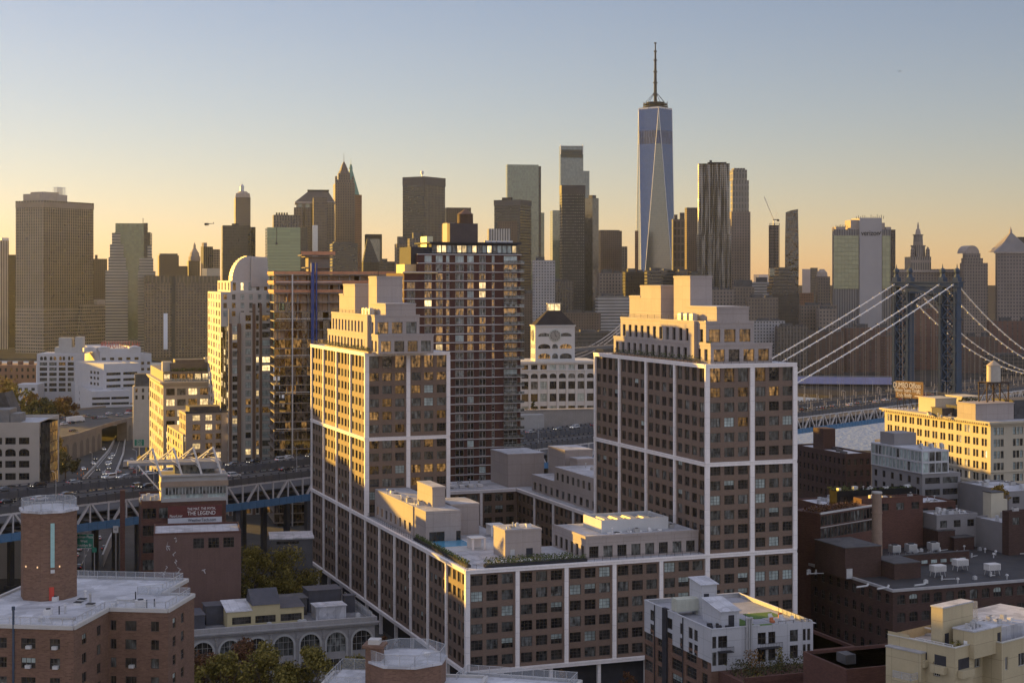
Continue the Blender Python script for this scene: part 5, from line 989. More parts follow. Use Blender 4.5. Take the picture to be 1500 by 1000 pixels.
k = MB(); k.box(b.x(-20, 10), b.x(14, 10), 10, 20, zr, b.z(600, 0, 10)); k.box(b.x(15, 10), b.x(29, 10), 10, 18, zr, b.z(606, 0, 10)); b.part('roof_plant', k, mat('louvred_plant', (.12, .115, .11), .6, .2, .5)); k = MB(); y_ = 22; k.q([(b.x(-20, y_), y_, zr), (b.x(22, y_), y_, zr), (b.x(6, y_), y_, b.z(575, 0, y_)), (b.x(-20, y_), y_, b.z(575, 0, y_))]); k.q([(b.x(22, y_), y_, zr), (b.x(22, y_), y_ + 12, zr), (b.x(6, y_), y_ + 12, b.z(575, 0, y_)), (b.x(6, y_), y_, b.z(575, 0, y_))]); b.part('glazed_roof', k, ROOFD)
k = MB(); k.box(b.W + .1, b.W + 2.9, 2, 14, 0, b.z(620)); b.part('stair_tower', k, GD); k = MB()
for i in range(14): z = b.z(620) - i * 3.2; k.box(b.W, b.W + 3, 1.9, 14, z - .15, z)
for x in (b.W + .1, b.W + 1.5, b.W + 2.85): k.box(x, x + .15, 1.85, 2, 0, b.z(620))
b.part('stair_frame', k, DARK); b.windows(60)
# white factory blocks by the river
WCH = mat('white_painted_concrete', (.38, .36, .375), .75, .1, .2, streak=.3)
b = Bd('white_factory', 'white factory block with arched top windows, leftmost by the river', 54, 1130, 3, uR=124, uL=53)
zr = b.z(518); w_ = MB(); xs_ = [(b.x(u0), b.x(u1)) for u0, u1 in ((58, 69), (72, 83), (86, 96), (99, 108))]; fh = 7.6 / F * 1130; b.face(w_, 'R', 0, 0, b.W, 0, b.z(528.5), xs_, [(b.z(529) - fh * (i + 1) + .6, b.z(529) - fh * i - .7) for i in range(6)], .5, 'four', [('dark', 3), ('amber', .8), ('curtain', 1)]); b.face(w_, 'R', 0, 0, b.W, b.z(528.5), zr, [q for x0, x1 in xs_ for q in ((x0 + .3, (x0 + x1) / 2 - .3), ((x0 + x1) / 2 + .3, x1 - .3))], [(b.z(527.5), b.z(522))], .5, 'duo', [('dark', 3), ('amber', 1)], arch=True); b.face(w_, 'L', 0, 0, 30, 0, zr); w_.q([(0, 0, zr), (b.W, 0, zr), (b.W, 30, zr), (0, 30, zr)]); b.part('wall', w_, WCH)
k = MB(); k.box(b.x(80, 6), b.x(120, 6), 6, 20, zr, b.z(509)); k.box(b.x(86, 6), b.x(105, 6), 6, 14, b.z(509), b.z(495)); k.box(b.x(110, 6), b.x(121, 6), 6, 14, b.z(509), b.z(494)); b.part('roof_plant', k, PGR); b.windows(60)
def wfac(label, uL, uC, uR, v, Y, th, rR, rL, D=None):
    b = Bd('white_factory', label, uC, Y, th, uL=uL, uR=uR); zr = b.z(v); w_ = MB()
    b.face(w_, 'R', 0, 0, b.W, 0, zr, *rR(b), .4, 'trio', [('dark', 1)]); b.face(w_, 'L', 0, 0, b.D, 0, zr, *rL(b), .4, 'four', [('dark', 1)]); b.face(w_, 'E', b.W, 0, b.D, 0, zr); b.part('wall', w_, WCH); b.parapet(0, b.W, 0, b.D, zr, WCH, .9); b.windows(60); return b
none = lambda b: ((), ())
b = wfac('white factory block with small square windows, front one of the stepped group', 110, 152, 205, 535, 1060, 38, lambda b: (spans(0, b.W, 2, .85, 1), [(b.z(v + 4), b.z(v)) for v in (546, 555, 564)]), lambda b: (spans(b.y(146), b.y(131), 3, .6), [(b.z(v + 4), b.z(v)) for v in (545, 553, 561.5)]))
b = wfac('low white factory wing with long dark window bands, nearest the highway', 103, 134, 190, 575, 1030, 22, lambda b: (spans(0, b.W, 2, .93), [(b.z(v + 3.5), b.z(v)) for v in (582, 590, 598)]), lambda b: (spans(b.y(117), b.y(112), 1, .9), [(b.z(v + 5), b.z(v)) for v in (582, 592, 601)]))
b = wfac('tall white factory block with rounded gable parapets behind the stepped group', 118, 146, 206, 513, 1120, 24, lambda b: (spans(0, b.W, 5, .5), [(b.z(v + 4), b.z(v)) for v in (524, 533)]), none)
k = MB()
for u_ in (131, 152, 197): 
    x = b.x(u_, 2); k.box(x - 4, x + 4, -.3, 6, b.z(515), b.z(509)); k.ngon(x, 2.5, b.z(509), b.z(507), 4, 1, 10)
b.part('gable', k, WCH)
b = wfac('white factory block farthest right of the riverside group, half hidden by the loft building', 186, 196, 222, 520, 1140, 24, lambda b: (spans(0, b.W, 3, .5), [(b.z(v + 4), b.z(v)) for v in (530, 539, 548)]), none)
sg = thing('rooftop_sign', 'red rooftop letter sign seen from behind above the white factory blocks', 'sign', (XU(176, 1150), 1150, ZV(514, 1150)), R(8))
SGR = mat('sign_red', (.30, .05, .04), .6, .1, 1); text('WATCHTOWER', 6.2, SGR, sg, (0, 0, 4), (R(90), 0, R(180)), .2, sx=.62); k = MB()
for i in range(14): k.bar((-12 + i * 24 / 13, .6, -4), (-12 + i * 24 / 13, .6, 7.5), .25, .25)
for z in (1, 4, 7): k.bar((-12, .6, z), (12, .6, z), .25, .25)
k.build('frame', mat('sign_frame', (.35, .17, .14), .7, .1, 1), sg)
b = Bd('stone_house', 'tan stone house with a dark roof between the white factories and the cream loft building', 195, 900, 14, uL=193, uR=224); zr = b.z(566); w_ = MB(); b.face(w_, 'R', 0, 0, b.W, 0, zr, spans(0, b.W, 3, .35), [(b.z(574.5), b.z(569)), (b.z(585), b.z(579))], .3, 'pair', [('dark', 2), ('amber', 1)]); b.face(w_, 'L', 0, 0, 12, 0, zr); w_.q([(0, 0, zr), (b.W, 0, zr), (b.W, 12, zr), (0, 12, zr)]); b.part('wall', w_, CRM); k = MB(); k.box(1, b.W - 1, 1, 10, zr, b.z(548)); b.part('roof_block', k, ROOFD); b.windows(20)
b = Bd('white_hoarding', 'blank white wall beside the highway below the tan stone house', 186, 1040, 10, uR=222, D=4, cat='wall'); k = MB(); k.box(0, b.W, 0, 2, 0, b.z(593)); b.part('panel', k, WHITE)
b = Bd('brick_warehouse', 'long brown brick warehouse with two rows of windows behind the autumn trees at the left', -20, 1190, 2, uR=53, uL=-21); zr = b.z(535); w_ = MB(); b.face(w_, 'R', 0, 0, b.W, 0, zr, spans(0, b.W, 9, .4), [(b.z(544), b.z(539)), (b.z(554), b.z(549))], .4, 'pair', [('dark', 3), ('amber', 1)]); w_.q([(0, 0, zr), (b.W, 0, zr), (b.W, 30, zr), (0, 30, zr)]); b.part('wall', w_, mat('warm_brick', (.19, .10, .06), .85, .15, .2)); k = MB()
for i in range(5): x = 5 + i * 8; k.box(x, x + 3, 8, 12, zr, zr + 2.5)
b.part('roof_bulkhead', k, BRK); b.windows(40)
b = Bd('low_white_block', 'low white block under the leftmost white factory', 24, 1100, 3, uR=55, D=20); k = MB(); k.box(0, b.W, 0, b.D, 0, b.z(563)); b.part('wall', k, WCH); k = MB()
for u_ in (27, 36, 46): k.box(b.x(u_), b.x(u_ + 5), -.05, .05, b.z(572), b.z(568))
b.part('window_strip', k, GD)
rd = random.Random(8)
for i, (u, Y, h, r, lm, lab) in enumerate([(8, 960, 26, 10, LY, 'tall yellow tree by the left edge'), (28, 940, 23, 9, LG, 'green and yellow tree second from the left edge'), (46, 970, 18, 9, LO, 'brown orange tree left of the middle of the park row'), (64, 950, 17, 9, LD, 'dull brown tree in the middle of the park row'), (80, 960, 17, 9, LO, 'orange tree right of the middle of the park row'), (95, 970, 17, 8, LR, 'russet tree last in the park row beside the white wing'), (38, 860, 9, 6, LD, 'low dark bush beside the sunny embankment')]):
    tree(lab, XU(u, Y), Y, 1, h * 1.3, r * 1.2, lm, 40 + i, 1800, .75, 'park trees by the river')
for i, (u, Y, h, r, lm, lab) in enumerate([(76, 760, 17, 8, LG, 'dark green bush mass below the viaduct at the left'), (96, 750, 13, 7, LD, 'dark tree beside the striped highway ramp'), (84, 775, 18, 5, LY, 'small yellow tree under the viaduct edge')]):
    tree(lab, XU(u, Y), Y, 0, h, r, lm, 60 + i, 1500, .45, 'bushes beside the highway')
# ---------------------------------------------------------------- highways at the left
STN = mat('viaduct_stone', (.15, .11, .08), .85, .25, .12, streak=.35)
def gpt(u, v, z): Y = (H - z) * F / (v - HV); return Vector((XU(u, Y), Y, z))
def ribbon(name, L, Rr, m, z=None):
    k = MB()
    for i in range(len(L) - 1): k.q([L[i], Rr[i], Rr[i + 1], L[i + 1]], 0)
    return kind(k.build(name, m), 'structure')
VZ = 12.0; edge = [(40, 664), (67, 648), (115, 637), (157, 623), (190, 614), (235, 603)]; far_ = [(-40, 618), (0, 612), (40, 606), (90, 603), (140, 598), (215, 590)]
E = [gpt(u, v, VZ) for u, v in edge]; Fe = [gpt(u, v, VZ) for u, v in far_]
vd = thing('stone_viaduct', 'stone arched viaduct carrying traffic across the highway at the left', 'viaduct', E[0])
o0 = E[0]; k = MB()
for i in range(5): k.q([Fe[i] - o0, E[i] - o0, E[i + 1] - o0, Fe[i + 1] - o0])
k.build('roadway', ASPH, vd); k = MB()
for i in range(5): k.bar(E[i] - o0 + Vector((0, 0, .2)), E[i + 1] - o0 + Vector((0, 0, .2)), .8, 2.0)
k.build('parapet', STN, vd); k = MB()
for i in range(5): k.bar(Fe[i] - o0 + Vector((0, 0, .5)), Fe[i + 1] - o0 + Vector((0, 0, .5)), .6, 1.2)
k.build('parapet', STN, vd)
def wallseg(u0, v0, u1, v1, ztop=VZ):
    a, c = gpt(u0, v0, VZ), gpt(u1, v1, VZ); k = MB(); d = (c - a); L = d.length; n_ = Vector((d.y, -d.x, 0)).normalized()
    na = max(1, int(L / 9)); p = a - o0; e = d.normalized()
    k.q([p, p + d, p + d + Vector((0, 0, -VZ)), p + Vector((0, 0, -VZ))]); q0 = p - n_ * 6; k.q([p, q0, q0 + Vector((0, 0, -VZ)), p + Vector((0, 0, -VZ))]); q1 = p + d - n_ * 6; k.q([p + d, q1, q1 + Vector((0, 0, -VZ)), p + d + Vector((0, 0, -VZ))])
    k.build('pier_wall', STN, vd); k = MB()
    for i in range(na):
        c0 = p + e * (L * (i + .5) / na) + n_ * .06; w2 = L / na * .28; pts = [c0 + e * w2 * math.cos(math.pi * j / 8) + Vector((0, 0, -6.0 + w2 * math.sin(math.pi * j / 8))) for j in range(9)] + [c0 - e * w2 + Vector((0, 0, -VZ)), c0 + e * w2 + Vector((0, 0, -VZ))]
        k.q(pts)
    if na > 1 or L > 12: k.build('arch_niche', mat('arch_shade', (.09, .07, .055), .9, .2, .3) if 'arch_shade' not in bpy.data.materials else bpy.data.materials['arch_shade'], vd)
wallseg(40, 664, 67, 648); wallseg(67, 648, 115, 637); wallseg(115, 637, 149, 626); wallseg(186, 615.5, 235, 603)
# sunny embankment
p = [gpt(28, 608, 6), gpt(104, 617, 6), gpt(92, 628, 3), gpt(24, 622, 3)]; k = MB(); k.q(p); kind(k.build('embankment', mat('dry_grass_bank', (.30, .21, .08), .9, .25, .1)), 'structure')
# highway through the arch
RL = [(170, 640), (158, 662), (138, 685), (119, 705), (100, 728), (70, 770)]; RRr = [(184, 640), (181, 665), (172, 690), (163, 715), (152, 740), (138, 775)]
L = [gpt(u, v, .06) for u, v in RL]; Rr = [gpt(u, v, .06) for u, v in RRr]; ribbon('highway_road', L, Rr, ASPH)
for f_ in (.08, .5, .92):
    a = [l.lerp(r, f_ - .012) + Vector((0, 0, .02)) for l, r in zip(L, Rr)]; c = [l.lerp(r, f_ + .012) + Vector((0, 0, .02)) for l, r in zip(L, Rr)]; ribbon('lane_line', a, c, LINE)
for pts, lab in ((L, 'low concrete barrier along the near left edge of the highway under the viaduct'), (Rr, 'curving concrete barrier along the right edge of the highway under the viaduct')):
    t = thing('concrete_barrier', lab, 'barrier', pts[0]); k = MB()
    for i in range(len(pts) - 1): k.bar(pts[i] - pts[0] + Vector((0, 0, .5)), pts[i + 1] - pts[0] + Vector((0, 0, .5)), .5, 1.1)
    k.build('wall', CONC, t)
L2 = [gpt(u, v, .06) for u, v in [(188, 668), (183, 690), (176, 715), (170, 745)]]; R2 = [gpt(u, v, .06) for u, v in [(203, 666), (206, 690), (205, 715), (203, 745)]]; ribbon('ramp_road', L2, R2, ASPH)
# expressway below the approach, lower left
L3 = [gpt(u, v, .06) for u, v in [(143, 752), (122, 790), (100, 830), (60, 900)]]; R3 = [gpt(u, v, .06) for u, v in [(172, 752), (170, 790), (150, 830), (100, 900)]]; ribbon('underpass_road', L3, R3, ASPH)
a = [l.lerp(r, .36) + Vector((0, 0, .02)) for l, r in zip(L3, R3)]
for i in range(10):
    p0 = a[0].lerp(a[2], i / 10); p1 = a[0].lerp(a[2], i / 10 + .045); k = MB(); k.bar(p0, p1, .18, .02); kind(k.build('lane_dash', LINE), 'structure')
t = thing('retaining_wall', 'curved concrete wall beside the sunken road at the lower left', 'wall', R3[0]); k = MB()
cp = [gpt(u, v, .0) for u, v in [(173, 752), (172, 780), (160, 805), (150, 830)]]
for i in range(3): k.bar(cp[i] - R3[0] + Vector((0, 0, 2)), cp[i + 1] - R3[0] + Vector((0, 0, 2)), .6, 4)
k.build('wall', CONC, t)
# signs
SGN = mat('sign_green', (.015, .14, .09), .5, .08, 1)
def sign(label, u, v, Y, w_, h_, lines, m=SGN, tm=None, post=True, name='road_sign', size=None):
    p = P(u, v, Y); t = thing(name, label, 'sign', (p.x, p.y, p.z), 0); k = MB(); k.box(-w_ / 2, w_ / 2, 0, .12, -h_ / 2, h_ / 2); k.build('panel', m, t); k = MB()
    for q in ((-w_ / 2, w_ / 2, -.04, 0, h_ / 2 - .1, h_ / 2), (-w_ / 2, w_ / 2, -.04, 0, -h_ / 2, -h_ / 2 + .1), (-w_ / 2, -w_ / 2 + .1, -.04, 0, -h_ / 2 + .1, h_ / 2 - .1), (w_ / 2 - .1, w_ / 2, -.04, 0, -h_ / 2 + .1, h_ / 2 - .1)): k.box(*q)
    if lines: k.build('border', WHITE, t)
    n = len(lines); 
    for i, s_ in enumerate(lines): text(s_, size or h_ / (n + .6), tm or TW_, t, (0, -.06, h_ / 2 - h_ * (i + .7) / (n + .4)), (R(90), 0, 0), .02, sx=.8)
    if post:
        k = MB(); k.tube((0, .25, -p.z), (0, .25, h_ / 2), .16, 8); k.build('post', STEEL, t)
    return t
sign('large green road sign reading Cadman Plaza West, Brooklyn Br beside the roof tower', 123, 792, 470, 5.6, 4.2, ['Cadman Plaza', 'West', 'Brooklyn Br']); sign('small green exit tab sign above the large green road sign', 121, 776, 470, 3.2, .9, ['EXIT 28'], post=False); sign('small green sign below the right corner of the large green road sign', 138, 805, 462, 1.4, 1.4, []); sign('white speed sign beside the curved wall under the bridge approach', 169.5, 775, 455, 1.5, 1.9, ['45'], WHITE, TK, size=1.0)
sign('green guide sign below the stone viaduct beside the cream loft building', 204, 648, 800, 5.0, 3.4, ['Tillary St', 'Manh Br', 'EXIT 29']); sign('yellow diamond warning sign on a pole left of the cream loft building', 204.5, 670, 720, 1.9, 1.9, [], mat('sign_yellow', (.65, .38, .02), .5, .06, 1)).children[0].rotation_euler = (0, R(45), 0); sign('yellow vertical warning plate below the green guide sign', 214, 658, 760, 1.0, 2.2, [], mat('plate_yellow', (.6, .42, .04), .5, .06, 1))
# lamp posts
def lamp(label, p, h, side=1, group='street lamps along the roads'):
    t = thing('street_lamp', label, 'street lamp', p, BR if abs(p[1]) > 0 else 0, group); k = MB(); k.tube((0, 0, 0), (0, 0, h), .11, 6, 0, .07); k.build('pole', STEEL, t); k = MB(); k.bar((0, 0, h), (0, side * 1.6, h + .35), .07, .07); k.box(-.15, .15, side * 1.3, side * 2.1, h + .3, h + .45); k.build('lamp_head', STEEL, t)
for s_, y_, lab in ((-96, 1.2, 'lamp post on the near edge of the bridge approach, leftmost before the roof tower'), (-62, 1.2, 'lamp post on the near edge of the bridge approach left of the white roof trusses'), (-5, 1.2, 'lamp post on the bridge approach just left of the pale framed block'), (-45, 34, 'lamp post on the far edge of the bridge approach behind the roof trusses'), (118, 1.2, 'lamp post on the bridge approach between the red tower and the right pale tower')): lamp(lab, BP(s_, y_, ZD), 8)
for i in range(9): lamp('lamp post on the bridge deck, %s right of the second pale tower' % ('first', 'second', 'third', 'fourth', 'fifth', 'sixth', 'seventh', 'eighth', 'ninth')[i], BP(318 + i * 18, (1.2, 35.5)[i % 2], ZD), 8, 1, 'lamp posts on the bridge deck')
for u, v, lab in ((135, 690, 'grey lamp post beside the highway under the stone viaduct'), (47, 606, 'lamp post on the stone viaduct before the park trees'), (107, 735, 'short lamp post by the orange cones')): q = gpt(u, v, 0 if v > 650 else VZ); lamp(lab, q, 9)
# ---------------------------------------------------------------- vehicles: each a car of its own
TYR = mat('tyre', (.02, .02, .02), .9, .1, 2); RIMM = mat('wheel_rim', (.4, .4, .4), .35, .05, 2, metal=.6); CGL = glass('car_glass', (.02, .025, .03), .05, .7, vary=.1)
HL = mat('headlight', (.8, .75, .65), .2, .02, 1); HL.node_tree.nodes['Principled BSDF'].inputs['Emission Color'].default_value = (1, .9, .7, 1); HL.node_tree.nodes['Principled BSDF'].inputs['Emission Strength'].default_value = .5
TLM = mat('tail_light', (.5, .02, .02), .3, .02, 1); TLM.node_tree.nodes['Principled BSDF'].inputs['Emission Color'].default_value = (1, .04, .02, 1); TLM.node_tree.nodes['Principled BSDF'].inputs['Emission Strength'].default_value = .1
PAINT = {n: mat('car_paint_' + n, c, .25, .04, .5, metal=.2, spec=.6) for n, c in dict(white=(.62, .62, .62), silver=(.32, .33, .34), black=(.018, .018, .02), grey=(.11, .115, .12), red=(.22, .02, .018), blue=(.03, .06, .16), yellow=(.55, .33, .02)).items()}
_cars = {}
def car_proto(col, suv):
    L_, W_ = (4.7, 1.9); h0, h1, h2 = .35, (.95 if not suv else 1.05), (1.45 if not suv else 1.75)
    prof = [(0, .45), (.05, .8), (.9, .95 if not suv else 1.05), (1.3, h1)] ; out = {}
    k = MB(); bot = [(-2.35, h0), (2.35, h0), (2.38, .75), (2.2, h1 - .12), (1.1, h1), (-2.1, h1), (-2.38, .8)]
    for y, s_ in ((-W_ / 2, 1), (W_ / 2, -1)): P_ = [(x, y, z) for x, z in bot]; k.q(P_ if s_ > 0 else P_[::-1])
    for i in range(len(bot)): a, c = bot[i], bot[(i + 1) % len(bot)]; k.q([(a[0], -W_ / 2, a[1]), (a[0], W_ / 2, a[1]), (c[0], W_ / 2, c[1]), (c[0], -W_ / 2, c[1])])
    out['body'] = (k.mesh('body', PAINT[col]), (0, 0, 0)); k = MB(); fx, rx = (.35, -1.35) if not suv else (.4, -1.95)
    k.prism([(-2.0 if suv else -1.9, -.86), (1.15, -.86), (1.15, .86), (-2.0 if suv else -1.9, .86)], h1 - .02, h2 - .1, 0, None, False, [(rx, -.68), (fx, -.68), (fx, .68), (rx, .68)]); out['windows'] = (k.mesh('windows', CGL), (0, 0, 0))
    k = MB(); k.prism([(rx - .03, -.71), (fx + .05, -.71), (fx + .05, .71), (rx - .03, .71)], h2 - .1, h2, 0, None, True, [(rx + .1, -.6), (fx - .1, -.6), (fx - .1, .6), (rx + .1, .6)])
    for sx, sy in ((1, -1), (1, 1), (-1, -1), (-1, 1)): k.bar(((1.12 if sx > 0 else -1.92), sy * .85, h1), ((fx if sx > 0 else rx), sy * .69, h2 - .08), .1, .1)
    out['roof'] = (k.mesh('roof', PAINT[col]), (0, 0, 0))
    k = MB(); k.X = Matrix.Rotation(R(90), 4, 'X'); k.ngon(0, 0, -.12, .12, .36, .36, 14, 0); r_ = MB(); r_.X = k.X; r_.ngon(0, 0, -.13, .13, .2, .2, 10, 0); wm = (k.mesh('wheel', TYR), r_.mesh('rim', RIMM))
    k = MB(); k.box(2.3, 2.39, -.22, .22, .62, .8); hm = k.mesh('headlight', HL); k = MB(); k.box(-2.4, -2.3, -.2, .2, .68, .88); tm = k.mesh('tail_light', TLM)
    return out, wm, hm, tm
def car(label, p, rot, col='white', suv=False, group=None, name='parked_car', scale=1.0):
    key = (col, suv)
    if key not in _cars: _cars[key] = car_proto(col, suv)
    out, wm, hm, tm = _cars[key]; t = thing(name, label, 'car', p, rot, group); t.scale = (scale,) * 3
    for nm, (me, lc) in out.items(): link(nm, me, t, lc)
    for x in (-1.45, 1.4):
        for y in (-.85, .85): link('rim', wm[1], link('wheel', wm[0], t, (x, y, .36)))
    for y in (-.65, .65): link('headlight', hm, t, (0, y, 0)); link('tail_light', tm, t, (0, y, 0))
    return t
G1 = 'cars on the bridge approach'
cl = [(-118, 30, 'red', 0, 'dark red car at the left edge of the far roadway'), (-95, 31, 'grey', 0, 'grey saloon on the far roadway above the roof tower'), (-83, 31, 'black', 1, 'black off-roader on the far roadway near the stair tower'), (-71, 30, 'silver', 0, 'silver saloon on the far roadway before the white pair'), (-56, 33, 'white', 1, 'white off-roader on the far roadway beside the striped ramp'), (-53, 29.5, 'silver', 0, 'pale silver car hidden half behind the white off-roader by the ramp'), (-42, 31, 'white', 0, 'white saloon just left of the winged roof tip'), (-34, 32, 'white', 1, 'white car nosing behind the winged roof tip'), (-62, 5, 'black', 0, 'black car on the near roadway left of the winged roof'), (-99, 5, 'white', 0, 'white car on the near roadway behind the roof tower railing'), (-8, 31, 'grey', 0, 'grey car on the far roadway right of the roof trusses'), (2, 32, 'black', 0, 'black car third from the pale block on the far roadway'), (13, 30, 'white', 1, 'white car leading the pair below the domed residential tower'), (18, 33, 'white', 0, 'second white car of the pair below the domed residential tower'), (28, 31, 'black', 1, 'black off-roader below the unfinished tower'), (41, 31, 'silver', 0, 'silver car on the far roadway just left of the pale block'), (-20, 33, 'silver', 1, 'silver car glimpsed among the roof trusses'),
      (135, 31, 'white', 0, 'white car leftmost between the red tower and the right pale tower'), (148, 31, 'silver', 0, 'silver car second from the red brick tower on the far roadway'), (166, 31, 'grey', 0, 'grey car third from the red brick tower on the far roadway'), (177, 31, 'white', 1, 'white off-roader brightest in the row before the clock tower block'), (191, 31, 'black', 0, 'dark car nearest the right pale tower on the far roadway')]
for i, (s_, y_, c, sv, lab) in enumerate(cl): car(lab, BP(s_, y_, ZD), BR + (math.pi if i % 3 else 0), c, bool(sv), G1)
cols = ['white', 'silver', 'black', 'grey', 'white', 'red', 'blue']
rd = random.Random(12); od = 'first second third fourth fifth sixth seventh eighth ninth tenth eleventh twelfth thirteenth fourteenth'.split()
for i in range(14): c = cols[rd.randrange(7)]; car('%s car, %s along the near bridge roadway from the second pale tower' % (c, od[i]), BP(312 + i * 13.3 + rd.uniform(-2, 2), 4 + (i % 2) * 2.8, ZD), BR, c, rd.random() < .4, 'cars on the main bridge deck')
for i, (u, v, c, sv, lab) in enumerate([(152, 659, 'white', 0, 'white car farthest down the highway nearest the dark arch'), (165, 668, 'silver', 1, 'silver van-like car in the right lane of the highway below the arch'), (139, 673, 'black', 1, 'dark boxy car in the left lane of the highway'), (136.5, 680, 'white', 0, 'white car beside the orange cones in the left lane'), (157, 681, 'white', 1, 'white off-roader in the right lane of the highway'), (122, 688, 'white', 0, 'white car turning by the orange cones at the left'), (143, 689, 'black', 1, 'black off-roader in the middle of the highway'), (152, 695, 'silver', 0, 'silver car in the right lane near the bridge approach'), (148, 703, 'white', 0, 'white car nearest the bridge approach on the highway'), (174, 692, 'silver', 0, 'silver car on the ramp right of the highway barrier'), (186, 697, 'white', 1, 'white off-roader on the ramp nearest the winged roof')]):
    car(lab, gpt(u, v, .08), R(292 if u < 170 else 112), c, bool(sv), 'cars on the highway')
for i, (u, v, c, lab) in enumerate([(145, 790, 'silver', 'silver car with tail lights far down the sunken road'), (153, 804, 'black', 'black car on the sunken road beside the curved wall'), (116, 832, 'black', 'black car nearest on the sunken road beside the roof tower'), (116, 806, 'white', 'white car parked between the roof tower and the sunken road'), (112, 815, 'silver', 'silver car second in the queue beside the roof tower')]): car(lab, gpt(u, v, .08), R(100), c, False, 'cars on the sunken road')
for i, (u, v, c, sv, lab) in enumerate([(49, 610, 'white', 0, 'white car leftmost on the stone viaduct'), (72, 613, 'silver', 0, 'silver car second from the left on the stone viaduct'), (93, 613, 'grey', 0, 'grey car third from the left on the stone viaduct'), (70, 627, 'white', 0, 'white car nearest in the row of traffic on the stone viaduct'), (83, 624, 'silver', 0, 'silver car in the traffic row on the stone viaduct'), (94, 622, 'white', 1, 'white off-roader in the traffic row on the stone viaduct'), (106, 620, 'black', 0, 'black car in the traffic row on the stone viaduct'), (140, 613, 'black', 1, 'dark off-roader in the distance on the stone viaduct'), (152, 612, 'silver', 0, 'silver car in the distance on the stone viaduct'), (188, 606, 'white', 0, 'white car farthest along the stone viaduct'), (213, 601, 'yellow', 0, 'yellow taxi on the stone viaduct beside the loft building'), (107, 632, 'black', 0, 'black car by the parapet of the stone viaduct')]): car(lab, gpt(u, v, VZ + .08), R(60), c, bool(sv), 'cars on the stone viaduct')
jam = [(161 - 1.2 * i, 672 + 7.5 * i, 2) for i in range(5)] + [(193 + (i % 2) * 5, 676 + 5.5 * i, 3) for i in range(7)]
nm_ = {1: 'left lane of the highway', 2: 'right lane of the highway', 3: 'ramp queue right of the highway'}; ct = {}
for u, v, ln in jam:
    c = cols[rd.randrange(6)]; ct[ln] = ct.get(ln, 0) + 1; car('%s car, %s from the arch in the %s' % (c, od[ct[ln] - 1], nm_[ln]), gpt(u, v, .08), R(292 if ln < 3 else 100), c, rd.random() < .4, 'cars on the highway')
for i in range(12):
    c = cols[rd.randrange(6)]; f_ = i / 11; car('%s car, %s along the inner lane of the stone viaduct' % (c, od[i]), gpt(40 + 165 * f_, 622 - 21 * f_ + (i % 2) * 4, VZ + .08), R(62), c, rd.random() < .4, 'cars on the stone viaduct')
for i in range(10):
    c = cols[rd.randrange(6)]; car('%s car, %s in the outer lane of the near bridge roadway' % (c, od[i]), BP(-150 + i * 21 + rd.uniform(-3, 3), 6.8, ZD), BR, c, rd.random() < .4, G1)
def truck(label, p, rot, col, L_=8):
    t = thing('box_truck', label, 'truck', p, rot); k = MB(); k.box(-L_ + 2, 1.6, -1.2, 1.2, .9, 3.6); k.build('cargo_box', col, t); k = MB(); k.prism([(1.7, -1.1), (3.6, -1.1), (3.6, 1.1), (1.7, 1.1)], .5, 2.7, 0, None, True, [(1.7, -1.05), (3.0, -1.05), (3.0, 1.05), (1.7, 1.05)]); k.build('cab', WHITE, t); k = MB(); k.box(3.1, 3.5, -.95, .95, 1.5, 2.2); k.build('windscreen', CGL, t)
    for x in (-L_ + 3.2, 2.6):
        for y in (-1.05, 1.05): k = MB(); k.X = Matrix.Translation((x, y, .5)) @ Matrix.Rotation(R(90), 4, 'X'); k.ngon(0, 0, -.15, .15, .5, .5, 14); k.build('wheel', TYR, t)
truck('white box truck on the stone viaduct before the low white factory wing', gpt(116, 618, VZ + .06), R(60), WHITE, 11); truck('grey box truck on the ramp below the yellow diamond sign', gpt(185, 684, .08), R(100), PGR, 8)
CON = mat('cone_orange', (.7, .16, .03), .6, .08, 2)
for i in range(12):
    a = gpt(113 + (i % 4) * 5 + rd.uniform(-1, 1), 688 + (i // 4) * 7 + rd.uniform(-2, 2), .06); t = thing('traffic_cone', 'orange traffic cone among those beside the left lane of the highway', 'cone', a, 0, 'orange cones beside the highway'); k = MB(); k.box(-.3, .3, -.3, .3, 0, .06); k.build('foot', CON, t); k = MB(); k.ngon(0, 0, .06, 1.1, .26, .06, 10); k.build('cone_body', CON, t)
# helicopter and small plane in the sky
p = P(303.5, 328.5, 1500); t = thing('helicopter', 'tiny dark helicopter in the sky beside the black tower', 'helicopter', p, R(10)); k = MB(); k.X = Matrix.Scale(1, 4); k.tube((-2, 0, 0), (1.6, 0, .1), 1.1, 10, 0, .8); k.tube((-2, 0, 0), (-2.8, 0, -.1), 1.1, 10, 0, .3); k.build('body', DARK, t); k = MB(); k.tube((1.4, 0, .3), (6, 0, .7), .35, 8, 0, .15); k.box(5.6, 6.2, -.05, .05, .3, 1.9); k.build('tail_boom', DARK, t); k = MB(); k.box(-5, 5, -.15, .15, 1.5, 1.56); k.box(-.15, .15, -5, 5, 1.5, 1.56); k.tube((0, 0, .8), (0, 0, 1.5), .15, 6); k.build('rotor', DARK, t); k = MB(); k.bar((-2, -.9, -1.4), (1.5, -.9, -1.4), .1, .1); k.bar((-2, .9, -1.4), (1.5, .9, -1.4), .1, .1); k.build('skid', DARK, t)
